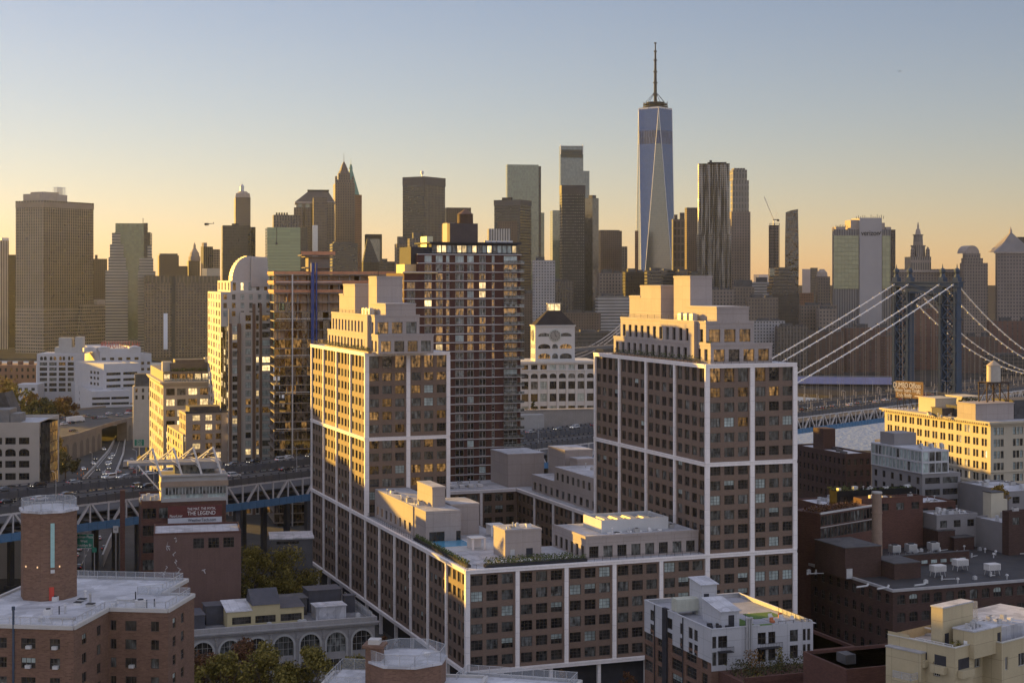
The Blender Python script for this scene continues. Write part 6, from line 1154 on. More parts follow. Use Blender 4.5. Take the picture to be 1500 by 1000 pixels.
p = P(1318, 104.5, 4000); t = thing('aeroplane', 'speck of an aeroplane high in the sky at the right', 'aeroplane', p, R(20)); k = MB(); k.tube((-4, 0, 0), (4, 0, 0), .7, 8, 0, .4); k.build('body', DARK, t); k = MB(); k.box(-1, .6, -5, 5, -.1, .1); k.build('wing', DARK, t); k = MB(); k.box(3.2, 4.2, -.08, .08, 0, 1.6); k.build('tail_fin', DARK, t)
# ---------------------------------------------------------------- right: white loft house, warehouses, cream house
GRW = mat('white_grey_stucco', (.40, .40, .43), .75, .1, .3, streak=.4, joint=(3.2, 3.0)); TURF = mat('green_turf', (.05, .095, .02), .9, .3, 2)
b = Bd('white_loft_house', 'white and brown loft house with roof huts, green turf and a planted terrace', 1042, 297, GT, uL=944, uR=1191)
zr = b.z(922); zl = b.z(963); w_ = MB(); KW = [('dark', 5), ('curtain', 1)]
yy = lambda u: b.y(u)
LX = [(yy(1022), yy(1016.5)), (yy(1014.5), yy(1008.5)), (yy(999.5), yy(996)), (yy(985), yy(975)), (yy(958.5), yy(952.5))]; LX = sorted((min(a), max(a)) for a in LX)
b.face(w_, 'L', 0, 0, b.D, zl, zr, LX, [(zr - 3.4, zr - 1.3), (zr - 6.2, zr - 4.1)], .25, 'duo', KW)
RX = [(b.x(1043.5), b.x(1049.5)), (b.x(1052), b.x(1065.5)), (b.x(1110), b.x(1122)), (b.x(1125.5), b.x(1136)), (b.x(1157), b.x(1169)), (b.x(1176), b.x(1180.5)), (b.x(1182.5), b.x(1187))]
b.face(w_, 'R', 0, 0, b.W, b.z(983), zr, RX, [(zr - 3.5, zr - 1.3), (zr - 6.7, zr - 4.2)], .3, 'pair', KW); b.face(w_, 'E', b.W, 0, b.D, zl, zr); b.face(w_, 'B', b.D, 0, b.W, zl, zr); b.part('wall', w_, GRW)
w_ = MB(); b.face(w_, 'L', .05, 0, b.D, 0, zl, sorted((min(a), max(a)) for a in [(yy(1036), yy(1028)), (yy(1020), yy(1005)), (yy(1000), yy(984)), (yy(973), yy(963)), (yy(956), yy(944))]), [(zl - 2.6, zl - .5), (zl - 5.7, zl - 3.5), (zl - 8.7, zl - 6.5)], .3, 'grid', [('dark', 3), ('curtain', 1), ('blind+', .6)]); b.face(w_, 'R', .05, 0.06, b.W, 0, b.z(983)); b.part('lower_wall', w_, BRK)
k = MB(); k.box(.2, b.W - .2, .2, b.D - .2, zr - 1.2, zr - .7); b.part('roof', k, mat('grey_roof', (.20, .20, .22), .7, .25, .3)); k = MB()
for q in ((-.1, b.W * .47, -.1, .25), (-.1, .25, .25, b.D), (.25, b.W, b.D - .3, b.D), (b.W - .3, b.W, .25, b.D - .3)): k.box(*q, zr - .02, zr + .18)
b.part('coping', k, GRW)
k = MB(); k.box(-.35, .35, b.y(978), b.y(972), 0, zr + .3); b.part('dark_flue_bay', k, DARK); 
for u_ in (1001, 959.5): k = MB(); k.tube((-.15, yy(u_), 4), (-.15, yy(u_), zr), .1, 8); b.part('downpipe', k, DARK)
zz = zr - .7
def hut(x0, x1, y0, y1, h0, h1, m, rm):
    k = MB(); k.prism([(x0, y0), (x1, y0), (x1, y1), (x0, y1)], zz, zz + h0, 0); k.q([(x0, y0, zz + h0), (x1, y0, zz + h0), (x1, y1, zz + h1), (x0, y1, zz + h1)]); k.q([(x0, y0, zz + h0), (x0, y1, zz + h1), (x0, y1, zz + h0)]); k.q([(x1, y0, zz + h0), (x1, y1, zz + h0), (x1, y1, zz + h1)]); b.part('roof_hut', k, m); k = MB(); k.q([(x0 - .3, y0 - .4, zz + h0 + .05), (x1 + .3, y0 - .4, zz + h0 + .05), (x1 + .3, y1 + .2, zz + h1 + .1), (x0 - .3, y1 + .2, zz + h1 + .1)]); k.q([(x0 - .3, y0 - .4, zz + h0 - .1), (x0 - .3, y0 - .4, zz + h0 + .05), (x0 - .3, y1 + .2, zz + h1 + .1), (x0 - .3, y1 + .2, zz + h1 - .05)]); k.q([(x0 - .3, y0 - .4, zz + h0 - .1), (x1 + .3, y0 - .4, zz + h0 - .1), (x1 + .3, y0 - .4, zz + h0 + .05), (x0 - .3, y0 - .4, zz + h0 + .05)]); b.part('hut_roof', k, rm)
y1 = 15.0; xa, xb = b.x(1027, y1), b.x(1050, y1); hut(xa, xb, y1, y1 + 5, 6.0, 6.6, GRW, SNOW); k = MB(); k.box(xa + .6, xa + 1.7, y1 - .05, y1 + .02, zz + 1.8, zz + 4.2); b.part('door', k, DARK)
y1 = 4.0; xa, xb = b.x(1056, y1), b.x(1083, y1); hut(xa, xb, y1, y1 + 7.5, 3.0, 4.2, GRW, SNOW); k = MB(); k.box(xa + 1.6, xa + 2.8, y1 - .06, y1 + .02, zz, zz + 2.2); b.part('door', k, DARK)
y1 = 16; xa, xb = b.x(992, y1), b.x(1024, y1); k = MB(); k.box(xa, xb, y1, y1 + 2.6, zz + .8, zz + 3.2)
for i in range(4): k.box(xa + .2 + i * .8, xa + .7 + i * .8, y1 - .06, y1, zz + 1.1, zz + 2.9)
for x in (xa + .2, xb - .4):
    for y in (y1 + .2, y1 + 2.2): k.box(x, x + .2, y, y + .2, zz, zz + .8)
b.part('roof_unit', k, mat('pale_green_unit', (.42, .44, .32), .5, .1, 1))
for (ua, ub, ya, yb) in ((1085, 1104, 4, 10), (1107, 1136, 1.6, 3.6), (1105, 1146, 8.5, 13)): k = MB(); k.box(b.x(ua, ya), b.x(ub, ya), ya, yb, zz, zz + .12); b.part('turf', k, TURF)
k = MB(); k.box(b.x(1137, 3), b.x(1188, 3), 1, 14, zz, zz + .08); b.part('roof_deck', k, mat('grey_decking', (.25, .24, .24), .7, .15, 1)); rd = random.Random(2)
for i in range(7): k = MB(); x, y = b.x(1126 + i * 5, 5), 4 + (i % 3) * 1.6; k.box(x, x + .8, y, y + .7, zz + .1, zz + .5); k.box(x, x + .8, y + .6, y + .75, zz + .5, zz + 1.0); b.part('garden_chair', k, WHITE if i % 5 else mat('orange_chair', (.45, .10, .04), .6, .1, 1) if i == 0 else bpy.data.materials['orange_chair'])
k = MB(); rail(b, [(b.x(1092, 1), 1), (b.x(1092, 9), 9)], zz, 1.1, m=DARK); rail(b, [(b.x(1140, .6), .6), (b.W - .6, .6), (b.W - .6, 12)], zz, 1.1, m=DARK)
for i in range(3): k = MB(); x = b.x(1093 + i * 3.2); k.tube((x, -.3, b.z(962)), (x, -.3, zr + 1.5), .2, 8); k.ngon(x, -.3, zr + 1.5, zr + 1.8, .32, .32, 8); b.part('flue_pipe', k, STEEL)
for i in range(7): k = MB(); x, y = b.x(1035 + i * 5.5, 3), 2 + (i * 1.7) % 4; k.box(x, x + .9, y, y + .6, zz, zz + .6); b.part('solar_box', k, DARK)
for u0, u1 in ((1051, 1070), (1109, 1141)):
    k = MB(); x0, x1 = b.x(u0), b.x(u1); z = zr - 4.2; k.box(x0, x1, -1.4, 0, z, z + .15); n = 14
    for i in range(n + 1): x = x0 + (x1 - x0) * i / n; k.box(x, x + .04, -1.4, -1.35, z, z + 1.1)
    k.box(x0, x1, -1.42, -1.34, z + 1.05, z + 1.12); b.part('balcony', k, DARK)
w_ = MB(); zt = b.z(985, 8, -4); w_.box(1.5, b.W + 8, -10, -.05, 0, zt, 0); b.part('terrace', w_, BRD); k = MB(); k.box(1.5, b.W + 8, -10.1, -9.7, zt, zt + 1.0); k.box(b.W + 7.7, b.W + 8, -9.7, 4, zt, zt + 1.0); b.part('terrace_wall', k, BRD); k = MB(); leafy(k, 2, b.W - 3, -9, -1, zt, zt + 2.6, 1700, .22); b.part('terrace_shrubs', k, LD); k = MB(); leafy(k, 5.5, 8.5, -5, -1.5, zt, zt + 4.2, 420, .2); b.part('russet_shrub', k, LO); k = MB(); leafy(k, b.x(1139, -3), b.x(1139, -3) + 1, -3.4, -2.4, zt, zt + 4, 300, .2); leafy(k, 3.5, 5.5, -9.6, -8.6, zt - 4, zt + 1.5, 350, .25); b.part('conifer_shrub', k, LG); b.windows(100)
# dark red brick warehouse
WB = mat('warehouse_brick', (.036, .02, .017), .88, .2, .3, streak=.35, brick=.2)
b = Bd('brick_warehouse', 'huge dark red brick warehouse with arched windows and a flat roof full of machines', 1308, 372, GT, W=75, D=72)
zr = b.z(866); w_ = MB(); fh = 4.1; nR = 22; rw = [(zr - 3.2 - fh * i, zr - .9 - fh * i) for i in range(5)]
b.face(w_, 'R', 0, 0, b.W, 0, zr, spans(0, b.W, nR, .68, .6), rw, .3, 'trio', [('dark', 4), ('blind+', 1), ('curtain', 2)], arch=.5); b.face(w_, 'L', 0, 0, b.D, 0, zr, spans(0, b.D, 20, .5, .6), rw, .3, 'pair', [('dark', 1)], arch=.5); b.face(w_, 'E', b.W, 0, b.D, 0, zr); b.part('wall', w_, WB)
k = MB(); k.box(-.3, b.W, -.3, .3, zr - .1, zr + .5); k.box(-.3, .3, .3, b.D, zr - .1, zr + .5); b.part('parapet', k, mat('pale_flashing', (.26, .25, .25), .6, .15, .5)); k = MB(); k.box(.3, b.W, .3, b.D, zr - .3, zr + .1); b.part('roof', k, mat('black_roof', (.022, .021, .023), .75, .4, .3))
zz = zr + .1
def rbox(u0, u1, y0, dy, v, m, name='bulkhead', z0=None):
    x0 = b.x(u0, y0); k = MB(); z1 = b.z(v, x0, y0); k.box(x0, b.x(u1, y0), y0, y0 + dy, zz if z0 is None else z0, z1, 0); k.box(x0 - .12, b.x(u1, y0) + .12, y0 - .12, y0 + dy + .12, z1, z1 + .2, 1); return b.part(name, k, [m, ROOFD])
rbox(1238, 1291, 17, 14, 803, WB); rbox(1310, 1349, 12, 10, 826, WB); rbox(1398, 1427, 42, 14, 788, WB); rbox(1374, 1399, 44, 12, 778, WB); rbox(1290, 1420, 26, .8, 816, WB, 'roof_wall'); k = MB(); x = b.x(1240, 16.9); k.box(x, x + 1.6, 16.8, 17, zz, zz + 2.4); b.part('door', k, STEEL)
for i in range(9): k = MB(); x = b.x(1294 + i * 14, 25.9); k.box(x, x + 1.7, 25.85, 26, zz + .5, zz + 1.3); b.part('roof_window', k, GB)
c = thing('brick_chimney', 'tall round brick chimney rising from the roofs behind the dark red warehouse', 'chimney', P(1284.5, 797, 404)); zc0 = ZV(797, 404) - 8; k = MB(); hc = ZV(722, 404) - ZV(797, 404); k.ngon(0, 0, -8, hc * .25, 1.45, 1.3, 20); k.ngon(0, 0, hc * .25, hc, 1.27, 1.2, 20)
for f_ in (.25, .62): k.ngon(0, 0, hc * f_ - .1, hc * f_ + .15, 1.4, 1.38, 20)
k.build('shaft', mat('chimney_brick', (.17, .115, .085), .85, .2, .8), c); k = MB(); k.ngon(0, 0, hc, hc + .4, 1.35, 1.3, 20); k.build('cap', CONC, c)
def unit(name, label, Bq, x, y, z, w_, d_, h_, legs=.9, m=None, grp='machines on the warehouse roof', fan=True):
    t = thing(name, label, 'roof machine', Bq.t_mat() @ Vector((x, y, z)), Bq.th, grp); k = MB(); k.box(0, w_, 0, d_, legs, legs + h_); k.build('casing', m or STEEL, t); k = MB()
    for i in range(5): k.box(.15, w_ - .15, -.04, 0, legs + .15 + i * h_ / 6, legs + .2 + i * h_ / 6)
    k.build('louvre', DARK, t)
    if legs > .2:
        for i, (p, q) in enumerate(((.1, .1), (w_ - .2, .1), (.1, d_ - .2), (w_ - .2, d_ - .2))): k = MB(); k.bar((p, q, 0), (p + (.3 if i % 2 == 0 else -.3), q, legs), .12, .12); k.build('leg', STEEL, t)
    if fan: k = MB(); k.ngon(w_ / 2, d_ / 2, legs + h_, legs + h_ + .25, min(w_, d_) * .36, min(w_, d_) * .36, 14); k.build('fan_shroud', DARK, t)
UL = [(1369, 845, 'white air handler on legs, nearest the small stair block'), (1402, 832, 'white air handler on legs, second from the stair block'), (1449, 838, 'white air handler on legs near the right edge')]
for u, v, lab in UL: y = 11 if u < 1380 else 16 if u < 1420 else 8; unit('air_handler', lab, b, b.x(u, y), y, zz, 3.4, 2.2, 1.5, 1.3, WHITE, fan=False)
for i, u in enumerate((1308, 1332, 1365)): unit('cooling_unit', 'grey cooling unit on legs behind the roof wall, %s from the chimney' % od[i], b, b.x(u, 32), 32, zz + 1, 2.4, 2.2, 1.8, 1.5)
for i in range(46):
    u = rd.uniform(1180, 1240) if i < 14 else rd.uniform(1300, 1385) if i < 26 else rd.uniform(1390, 1495); y = rd.uniform(24, 55) if i < 14 else rd.uniform(34, 44) if i < 26 else rd.uniform(28, 44)
    if i >= 40: u, y = 1355 + (i - 40) * 24, 3 + (i % 3) * 2.2
    x = b.x(u, y); k = MB(); q = i % 3
    if q == 0: k.tube((x, y, zz), (x, y, zz + .9), .16, 8); k.ngon(x, y, zz + .9, zz + 1.3, .42, .3, 10)
    elif q == 1: k.box(x, x + .9, y, y + .7, zz, zz + .8); k.ngon(x + .45, y + .35, zz + .8, zz + .92, .28, .28, 10)
    else: k.bar((x, y, zz + .3), (x + rd.uniform(1, 4), y + rd.uniform(-1, 1), zz + .3), .18, .18); k.tube((x, y, zz), (x, y, zz + .6), .12, 8); k.tube((x + .4, y + .3, zz), (x + .4, y + .3, zz + 1.1), .2, 8)
    b.part(('roof_vent', 'condenser', 'duct')[q], k, STEEL if i % 2 else AC)
for i in range(3): k = MB(); x, y = b.x((1262, 1280, 1336)[i], 4), (6, 2.5, 3)[i]; k.tube((x, y, zz + .25), (x + 3.2, y + .6, zz + .25), .22, 8); k.tube((x + 3.2, y + .6, zz + .25), (x + 3.6, y + .7, zz + .8), .26, 8); b.part('duct', k, AC)
b.windows(100, key=lambda t: (t[2] != 0.0, (b.t_mat() @ Vector(t[1])).length))
# cream stepped house at the lower right
CRH = mat('cream_stucco', (.36, .275, .155), .8, .1, .3, streak=.4, joint=(5.0, 3.0))
b = Bd('cream_apartment_house', 'cream stepped apartment house with terraces and a yellow lit stair block at the lower right', 1399, 240, 40, uL=1332, W=30)
za = b.z(949); zl = za - 3.1; KC = [('dark', 2), ('curtain', 2), ('blind', .5)]; w_ = MB(); D_h = b.D
LW = lambda u0, u1, off=0: tuple(sorted((b.y(u0, off), b.y(u1, off))))
b.face(w_, 'L', 0, 0, D_h, 0, za, sorted([LW(1336, 1351), LW(1367, 1377)]), [(b.z(994) - .2, b.z(975))], .35, 'trio', KC, fr=FRAMEW); b.face(w_, 'R', 0, 0, 4.6, 0, za); b.face(w_, 'R', 1.6, 4.6, 9.5, 0, za - .5, [(5.4, 6.4), (7.4, 8.9)], [(za - 4.4, za - 2.6)], .3, 'duo', KC, fr=FRAMEW); b.face(w_, 'E', 4.6, 0, 1.6, 0, za); b.face(w_, 'R', -1.8, 9.5, b.W, 0, za - .3, [(10.4, 11.2), (14, 16)], [(za - 4.6, za - 2.6)], .3, 'duo', KC, fr=FRAMEW); b.face(w_, 'L', 9.5, -1.8, 1.6, 0, za - .3); b.face(w_, 'B', D_h + 4, 0, b.W, 0, za); b.face(w_, 'L', 0, D_h, D_h + 4, 0, za + .6); b.part('wall', w_, CRH)
TT = mat('terrace_tiles', (.26, .25, .25), .8, .2, .6); CC = mat('cream_coping', (.5, .45, .36), .7, .08, 1)
for (x0, x1, y0, z) in ((0, 4.6, 0, za), (4.6, 9.5, 1.6, za - .5), (9.5, b.W, -1.8, za - .3)):
    k = MB(); k.box(x0 + .02, x1, y0 + .02, D_h + 4, z - 1.2, z - .95); b.part('terrace_floor', k, TT); k = MB(); k.box(x0 - .1, x1, y0 - .12, y0 + .22, z - .02, z + .14)
    if x0 != 4.6: k.box(x0 - .1, x0 + .22, y0 + .22, D_h + 4, z - .02, z + .14)
    b.part('coping', k, CC)
k = MB(); k.box(-1.2, 0, D_h - 3, D_h + 3.5, 0, za - 1.6); b.part('side_bay', k, CRH); k = MB(); k.box(-1.3, .1, D_h - 3.1, D_h + 3.6, za - 1.6, za - 1.4); b.part('bay_roof', k, TT)
z = za - 1.0; xa = 2.2; y1 = b.y(1381, xa); xc = b.x(1425, y1); zt = b.z(889, xa, y1); yl = b.y(1364, xa); k = MB(); k.box(xa, xc, y1, yl, z - 1, zt - .2, 0); k.box(xa - .1, xc + .1, y1 - .1, yl + .1, zt - .2, zt, 1); b.part('stair_block', k, [CRH, SNOW]); k = MB(); k.box(xa + .5, xa + 1.5, y1 - .06, y1 + .02, z, z + 2.2); b.part('door', k, DARK); k = MB(); k.box(xc, xc + 2.2, y1 + .6, yl - .5, z, zt - .5); b.part('mesh_screen', k, MESH)
xa = 3.6; y1 = b.y(1427, xa); xc = b.x(1467, y1); zt = b.z(924, xa, y1); yl = b.y(1396, xa); k = MB(); k.box(xa, xc, y1, yl, z - 1, zt - .2, 0); k.box(xa - .1, xc + .1, y1 - .1, yl + .1, zt - .2, zt, 1); b.part('stair_block', k, [CRH, SNOW]); k = MB(); k.box(xc - 1.1, xc - .3, y1 - .06, y1 + .02, z, z + 2.1); b.part('door', k, DARK); k = MB(); k.box(xa - .06, xa + .02, y1 + 1.2, y1 + 1.8, z + .9, z + 1.5); b.part('window_hatch', k, TW_)
for i in range(7): k = MB(); x = xa + .5 + i * .45; k.box(x, x + .35, y1 + 1 + (i % 2) * .6, y1 + 1.7 + (i % 2) * .6, zt, zt + .4 + .3 * (i % 3)); b.part('roof_machine', k, STEEL)
k = MB(); k.box(xc + .3, b.W, y1 + 2, D_h + 3.6, z - .5, z + 2.0, 0); b.part('upper_roof', k, ROOF); k = MB(); leafy(k, xc + 1, xc + 5, D_h + 1, D_h + 3, z + 2, z + 4.0, 500, .16); b.part('roof_shrubs', k, LD)
for i in range(12): k = MB(); x, y = xc + .8 + (i * 1.3) % 9, y1 + 2.6 + (i * 2.1) % 5; k.box(x, x + .9, y, y + .7, z + 2, z + 2.7); b.part('roof_crate', k, WHITE if i % 2 else STEEL)
for i in range(5): k = MB(); x, y = .7 + i * .8, 1.0 + (i % 2) * .5; k.ngon(x, y, z, z + .5, .22, .3, 10, 1); leafy(k, x - .35, x + .35, y - .3, y + .3, z + .4, z + 1.2 + .3 * (i % 2), 60, .16, 0); b.part('pot_plant', k, [LG, CON])
for i in range(3): k = MB(); y = 1.5 + i * 1.6; k.box(.5, 1.2, y, y + 1.0, z + .05, z + .75); b.part('patio_table', k, WHITE)
rail(b, [(.3, .6), (.3, D_h - 1)], z, 1.35, m=WHITE)
def loggia(sd, a0, a1, off, z0, h_):
    k = MB(); k2 = MB()
    if sd == 'L': k.box(off - .03, off + .05, a0, a1, z0, z0 + h_); k2.box(off - .9, off - .031, a0 - .2, a1 + .2, z0 - 1.1, z0 - .02)
    else: k.box(a0, a1, off - .03, off + .05, z0, z0 + h_); k2.box(a0 - .2, a1 + .2, off - .9, off - .031, z0 - 1.1, z0 - .02)
    b.part('loggia_opening', k, DARK); b.part('balcony', k2, CRH)
loggia('L', *LW(1369, 1386), 0, za - 3.0, 1.5); loggia('L', *LW(1341, 1358), 0, za - 2.6, 1.1); loggia('R', .8, 3.6, 0, za - 3.4, 1.6); loggia('R', 16.8, 20, -1.8, za - 4.6, 1.8)
k = MB(); k.box(-3.0, -1.2, D_h - 2.5, D_h + 1, za - 6.1, za - 5.6); b.part('balcony', k, CRH); rail(b, [(-2.9, D_h + .9), (-2.9, D_h - 2.4), (-1.2, D_h - 2.4)], za - 5.6, 1.1); b.windows(60)
b = Bd('low_brick_house', 'low brick house with a white roof beside the cream apartment house', 1240, 268, GT, W=20, D=14); k = MB(); zr = b.z(985); k.box(0, b.W, 0, b.D, 0, zr); b.part('wall', k, BRD); b.parapet(0, b.W, 0, b.D, zr, BRD, .6, rm=SNOW); k = MB(); k.box(3, 5, 5, 8, zr, zr + 1.6); b.part('stair_head', k, ROOFD)
b = Bd('brick_yard_house', 'dark brick house behind the planted terrace of the white loft house', 1150, 318, GT, W=16, D=22); k = MB(); zr = b.z(960); k.box(0, b.W, 0, b.D, 0, zr); b.part('wall', k, BRD); b.parapet(0, b.W, 0, b.D, zr, BRD, .7, rm=ROOFD)
# sunlit cornice building
SUNB = mat('buff_terracotta', (.40, .315, .215), .8, .1, .25, streak=.3)
b = Bd('buff_factory', 'long buff factory with deep cornice, sunlit left side, billboard and water tank', 1451, 525, GT, uL=1296, W=40)
zr = b.z(622); w_ = MB(); fh = 3.85; rw = [(zr - 3.4 - fh * i, zr - 1.0 - fh * i) for i in range(9)]; nl = 13
xs_ = []
for i in range(nl): a = 1 + (b.D - 2) * i / nl; L_ = (b.D - 2) / nl; xs_ += [(a + L_ * .18, a + L_ * .46), (a + L_ * .54, a + L_ * .82)]
b.face(w_, 'L', 0, 0, b.D, 0, zr, xs_, rw, .4, 'pair', [('dark', 3), ('curtain', 2), ('bright', .5)]); xs_ = []
for i in range(5): a = .8 + 7.6 * i; xs_ += [(a + .4, a + 1.6), (a + 1.8, a + 3.0), (a + 3.2, a + 4.4)]
b.face(w_, 'R', 0, 0, b.W, 0, zr, xs_, rw, .4, 'pair', [('blind', 2), ('curtain', 2), ('dark', 1)]); b.face(w_, 'B', b.D, 0, b.W, 0, zr); b.part('wall', w_, SUNB); k = MB(); k.box(-1.5, b.W, -1.5, .3, zr + .4, zr + 1.0); k.box(-1.5, .3, .3, b.D + 1.4, zr + .4, zr + 1.0); k.box(-.8, b.W, -.8, .3, zr - .2, zr + .4); k.box(-.8, .3, .3, b.D + .7, zr - .2, zr + .4)
for i in range(50): k.box(-1.35, -.8, 1 + i * 1.2, 1.6 + i * 1.2, zr - .1, zr + .4)
for j in (4, 5): k.box(-.3, b.W, -.3, .02, zr - fh * j - .3, zr - fh * j); k.box(-.3, .02, .02, b.D, zr - fh * j - .3, zr - fh * j)
b.part('cornice', k, SUNB); k = MB(); k.box(.3, b.W, .3, b.D, zr + .3, zr + .8); b.part('roof', k, ROOF); zz = zr + .8
for (u0, u1, y0, dy, h_, m_) in ((1370, 1401, 36, 10, 5.0, SUNB), (1429, 1485, 6, 10, 5.4, PALE), (1412, 1440, 18, 10, 3.5, ROOFD), (1380, 1425, 24, 6, 2.6, ROOFD), (1410, 1438, 40, 10, 5, SUNB), (1486, 1530, 8, 12, 6, ROOFD)): x0 = b.x(u0, y0); k = MB(); k.box(x0, b.x(u1, y0), y0, y0 + dy, zz, zz + h_, 0); k.box(x0 - .2, b.x(u1, y0) + .2, y0 - .2, y0 + dy + .2, zz + h_, zz + h_ + .3, 0); b.part('roof_block', k, m_)
k = MB(); leafy(k, b.x(1412, 30), b.x(1436, 30), 30, 34, zz, zz + 5.5, 800, .4); b.part('roof_garden', k, LD); k = MB(); leafy(k, b.x(1480, 20), b.x(1500, 20), 20, 26, zz, zz + 6, 500, .4); b.part('roof_garden', k, LD)
clutter(b, 1, b.x(1430, 2), 3, 30, zz, 10, 21); clutter(b, 2, 20, 30, 58, zz, 14, 22); xw, yw = b.x(1455.5, 12), 12; t = thing('water_tank', 'pale cylindrical water tank on a steel stand above the buff factory', 'water tank', b.t_mat() @ Vector((xw, yw, zz + 5.2)), b.th); k = MB(); hs = 6.6; W2 = 4.3
for x in (-W2, W2):
    for y in (-2.2, 2.2): k.box(x - .18, x + .18, y - .18, y + .18, 0, hs)
for y in (-2.2, 2.2): k.bar((-W2, y, .3), (0, y, hs), .2, .2); k.bar((W2, y, .3), (0, y, hs), .2, .2); k.box(-W2 - .3, W2 + .3, y - .2, y + .2, hs, hs + .45)
k.box(-W2, W2, -2.4, 2.4, hs + .45, hs + .6); k.tube((0, 0, 0), (0, 0, hs), .35, 8); k.build('stand', mat('rusted_stand', (.05, .038, .032), .9, .2, 1, spec=.05), t); k = MB(); k.ngon(0, 0, hs + .6, hs + 6.0, 2.3, 2.25, 24)
for i in range(6): k.ngon(0, 0, hs + 1 + i * .9, hs + 1.08 + i * .9, 2.34, 2.34, 24)
k.build('barrel', mat('tank_cedar', (.36, .31, .25), .75, .15, 1), t); k = MB(); k.ngon(0, 0, hs + 6.0, hs + 7.8, 2.5, .1, 24); k.build('lid', mat('tank_cone', (.30, .22, .15), .7, .1, 1), t)
yb_ = b.y(1312, 1.5); yb0 = b.y(1355, 1.5); zb0 = b.z(587, 1.5, yb0); zb1 = b.z(562, 1.5, yb0); t = thing('billboard', 'sunlit tan billboard advertising offices on the roof of the buff factory', 'billboard', b.t_mat() @ Vector((1.5, yb_, zz)), b.th); Lb = yb_ - yb0; fo = Matrix.Rotation(R(-66), 4, 'Z'); k = MB(); k.X = fo; wl_ = Lb * .62; k.box(0, wl_, 0, .35, zb0 - zz, zb1 - zz); k.build('panel', mat('poster_tan', (.22, .12, .045), .8, .12, .3), t)
k = MB(); k.X = fo
for i in range(5): x = .5 + i * (wl_ - 1) / 4; k.bar((x, .5, 0), (x, .4, zb1 - zz), .18, .18); k.bar((x, 2.5, 0), (x, .5, zb0 - zz + 1), .14, .14)
k.box(0, wl_, -.9, .3, zb0 - zz - .35, zb0 - zz - .25); k.build('support', DARK, t); TC = mat('cream_lettering', (.85, .8, .7), .8, .03, 1)
for i, (s_, sz, cx) in enumerate((('DUMBO Offices', 2.7, .42), ('Where Teams Thrive', 1.9, .42), ('Truly, Boldly', 1.9, .32))):
    p = fo @ Vector((wl_ * cx, -.06, zb1 - zz - 1.5 - i * 1.75)); text(s_, sz, TC, t, p, (R(90), 0, R(-66)), .03, sx=.62)
k = MB(); k.X = fo
for dx, dz in ((0, .9), (.5, .45), (-.5, .45), (0, 0), (.5, -.3), (-.5, -.3)): k.box(wl_ * .84 + dx - .3, wl_ * .84 + dx + .3, -.05, 0, zb0 - zz + 2.2 + dz - .12, zb0 - zz + 2.2 + dz + .12)
k.box(wl_ * .7, wl_ * .96, -.05, 0, zb0 - zz + .7, zb0 - zz + 1.0); k.build('emblem', TC, t); b.windows(100)
# grey house with the glass top
GRYB = mat('grey_render', (.155, .145, .145), .8, .1, .3, streak=.2)
b = Bd('glass_topped_house', 'grey apartment house crowned by two white framed glass storeys before the buff factory', 1351, 470, GT, uL=1277, uR=1407)
zr = b.z(694); w_ = MB(); b.face(w_, 'R', 0, 0, b.W, 0, zr, [(b.x(u0), b.x(u1)) for u0, u1 in ((1355, 1377), (1381, 1403))], [(b.z(709), b.z(700)), (b.z(726), b.z(717)), (b.z(742), b.z(733))], .35, 'four', [('dark', 2), ('curtain', 1)]); b.face(w_, 'L', 0, 0, b.D, 0, zr, spans(0, b.D, 6, .35), [(zr - 3.2, zr - 1.2), (zr - 6.6, zr - 4.6)], .3, 'duo', [('dark', 1)]); w_.q([(0, 0, zr), (b.W, 0, zr), (b.W, b.D, zr), (0, b.D, zr)]); b.part('wall', w_, GRYB); zt = b.z(660); xr = b.x(1389); w_ = MB(); KG = [('blind', 4), ('curtain', 3)]; hh = (zt - zr) / 2
b.face(w_, 'R', -.3, -.3, xr, zr, zt, spans(-.3, xr, 4, .9, .2), [(zr + .3, zr + hh - .3), (zr + hh + .2, zt - .4)], .25, 'plain', [('curtain', 3), ('blind', 1)], fr=FRAMEW); b.face(w_, 'L', -.3, -.3, b.D, zr, zt, spans(-.3, b.D, 14, .9, .2), [(zr + .3, zr + hh - .3), (zr + hh + .2, zt - .4)], .25, 'plain', [('blind', 5), ('curtain', 1)], fr=FRAMEW); b.face(w_, 'E', xr, -.3, b.D, zr, zt); w_.q([(-.3, -.3, zt), (xr, -.3, zt), (xr, b.D, zt), (-.3, b.D, zt)], 1); b.part('glass_storeys', w_, [mat('white_frame_panel', (.42, .42, .45), .5, .08, .5), ROOF]); k = MB(); y_ = 12; k.box(b.x(1310, 16), b.x(1342, 16), 16, b.D - 3, zt, zt + 3.6); b.part('roof_block', k, GRYB)
for i in range(9): k = MB(); x, y = 2 + i * 1.1, 3 + (i * 1.9) % 6; k.box(x, x + .8, y, y + .8, zt, zt + .7 + .3 * (i % 3)); b.part('roof_machine', k, STEEL)
b.windows(100)
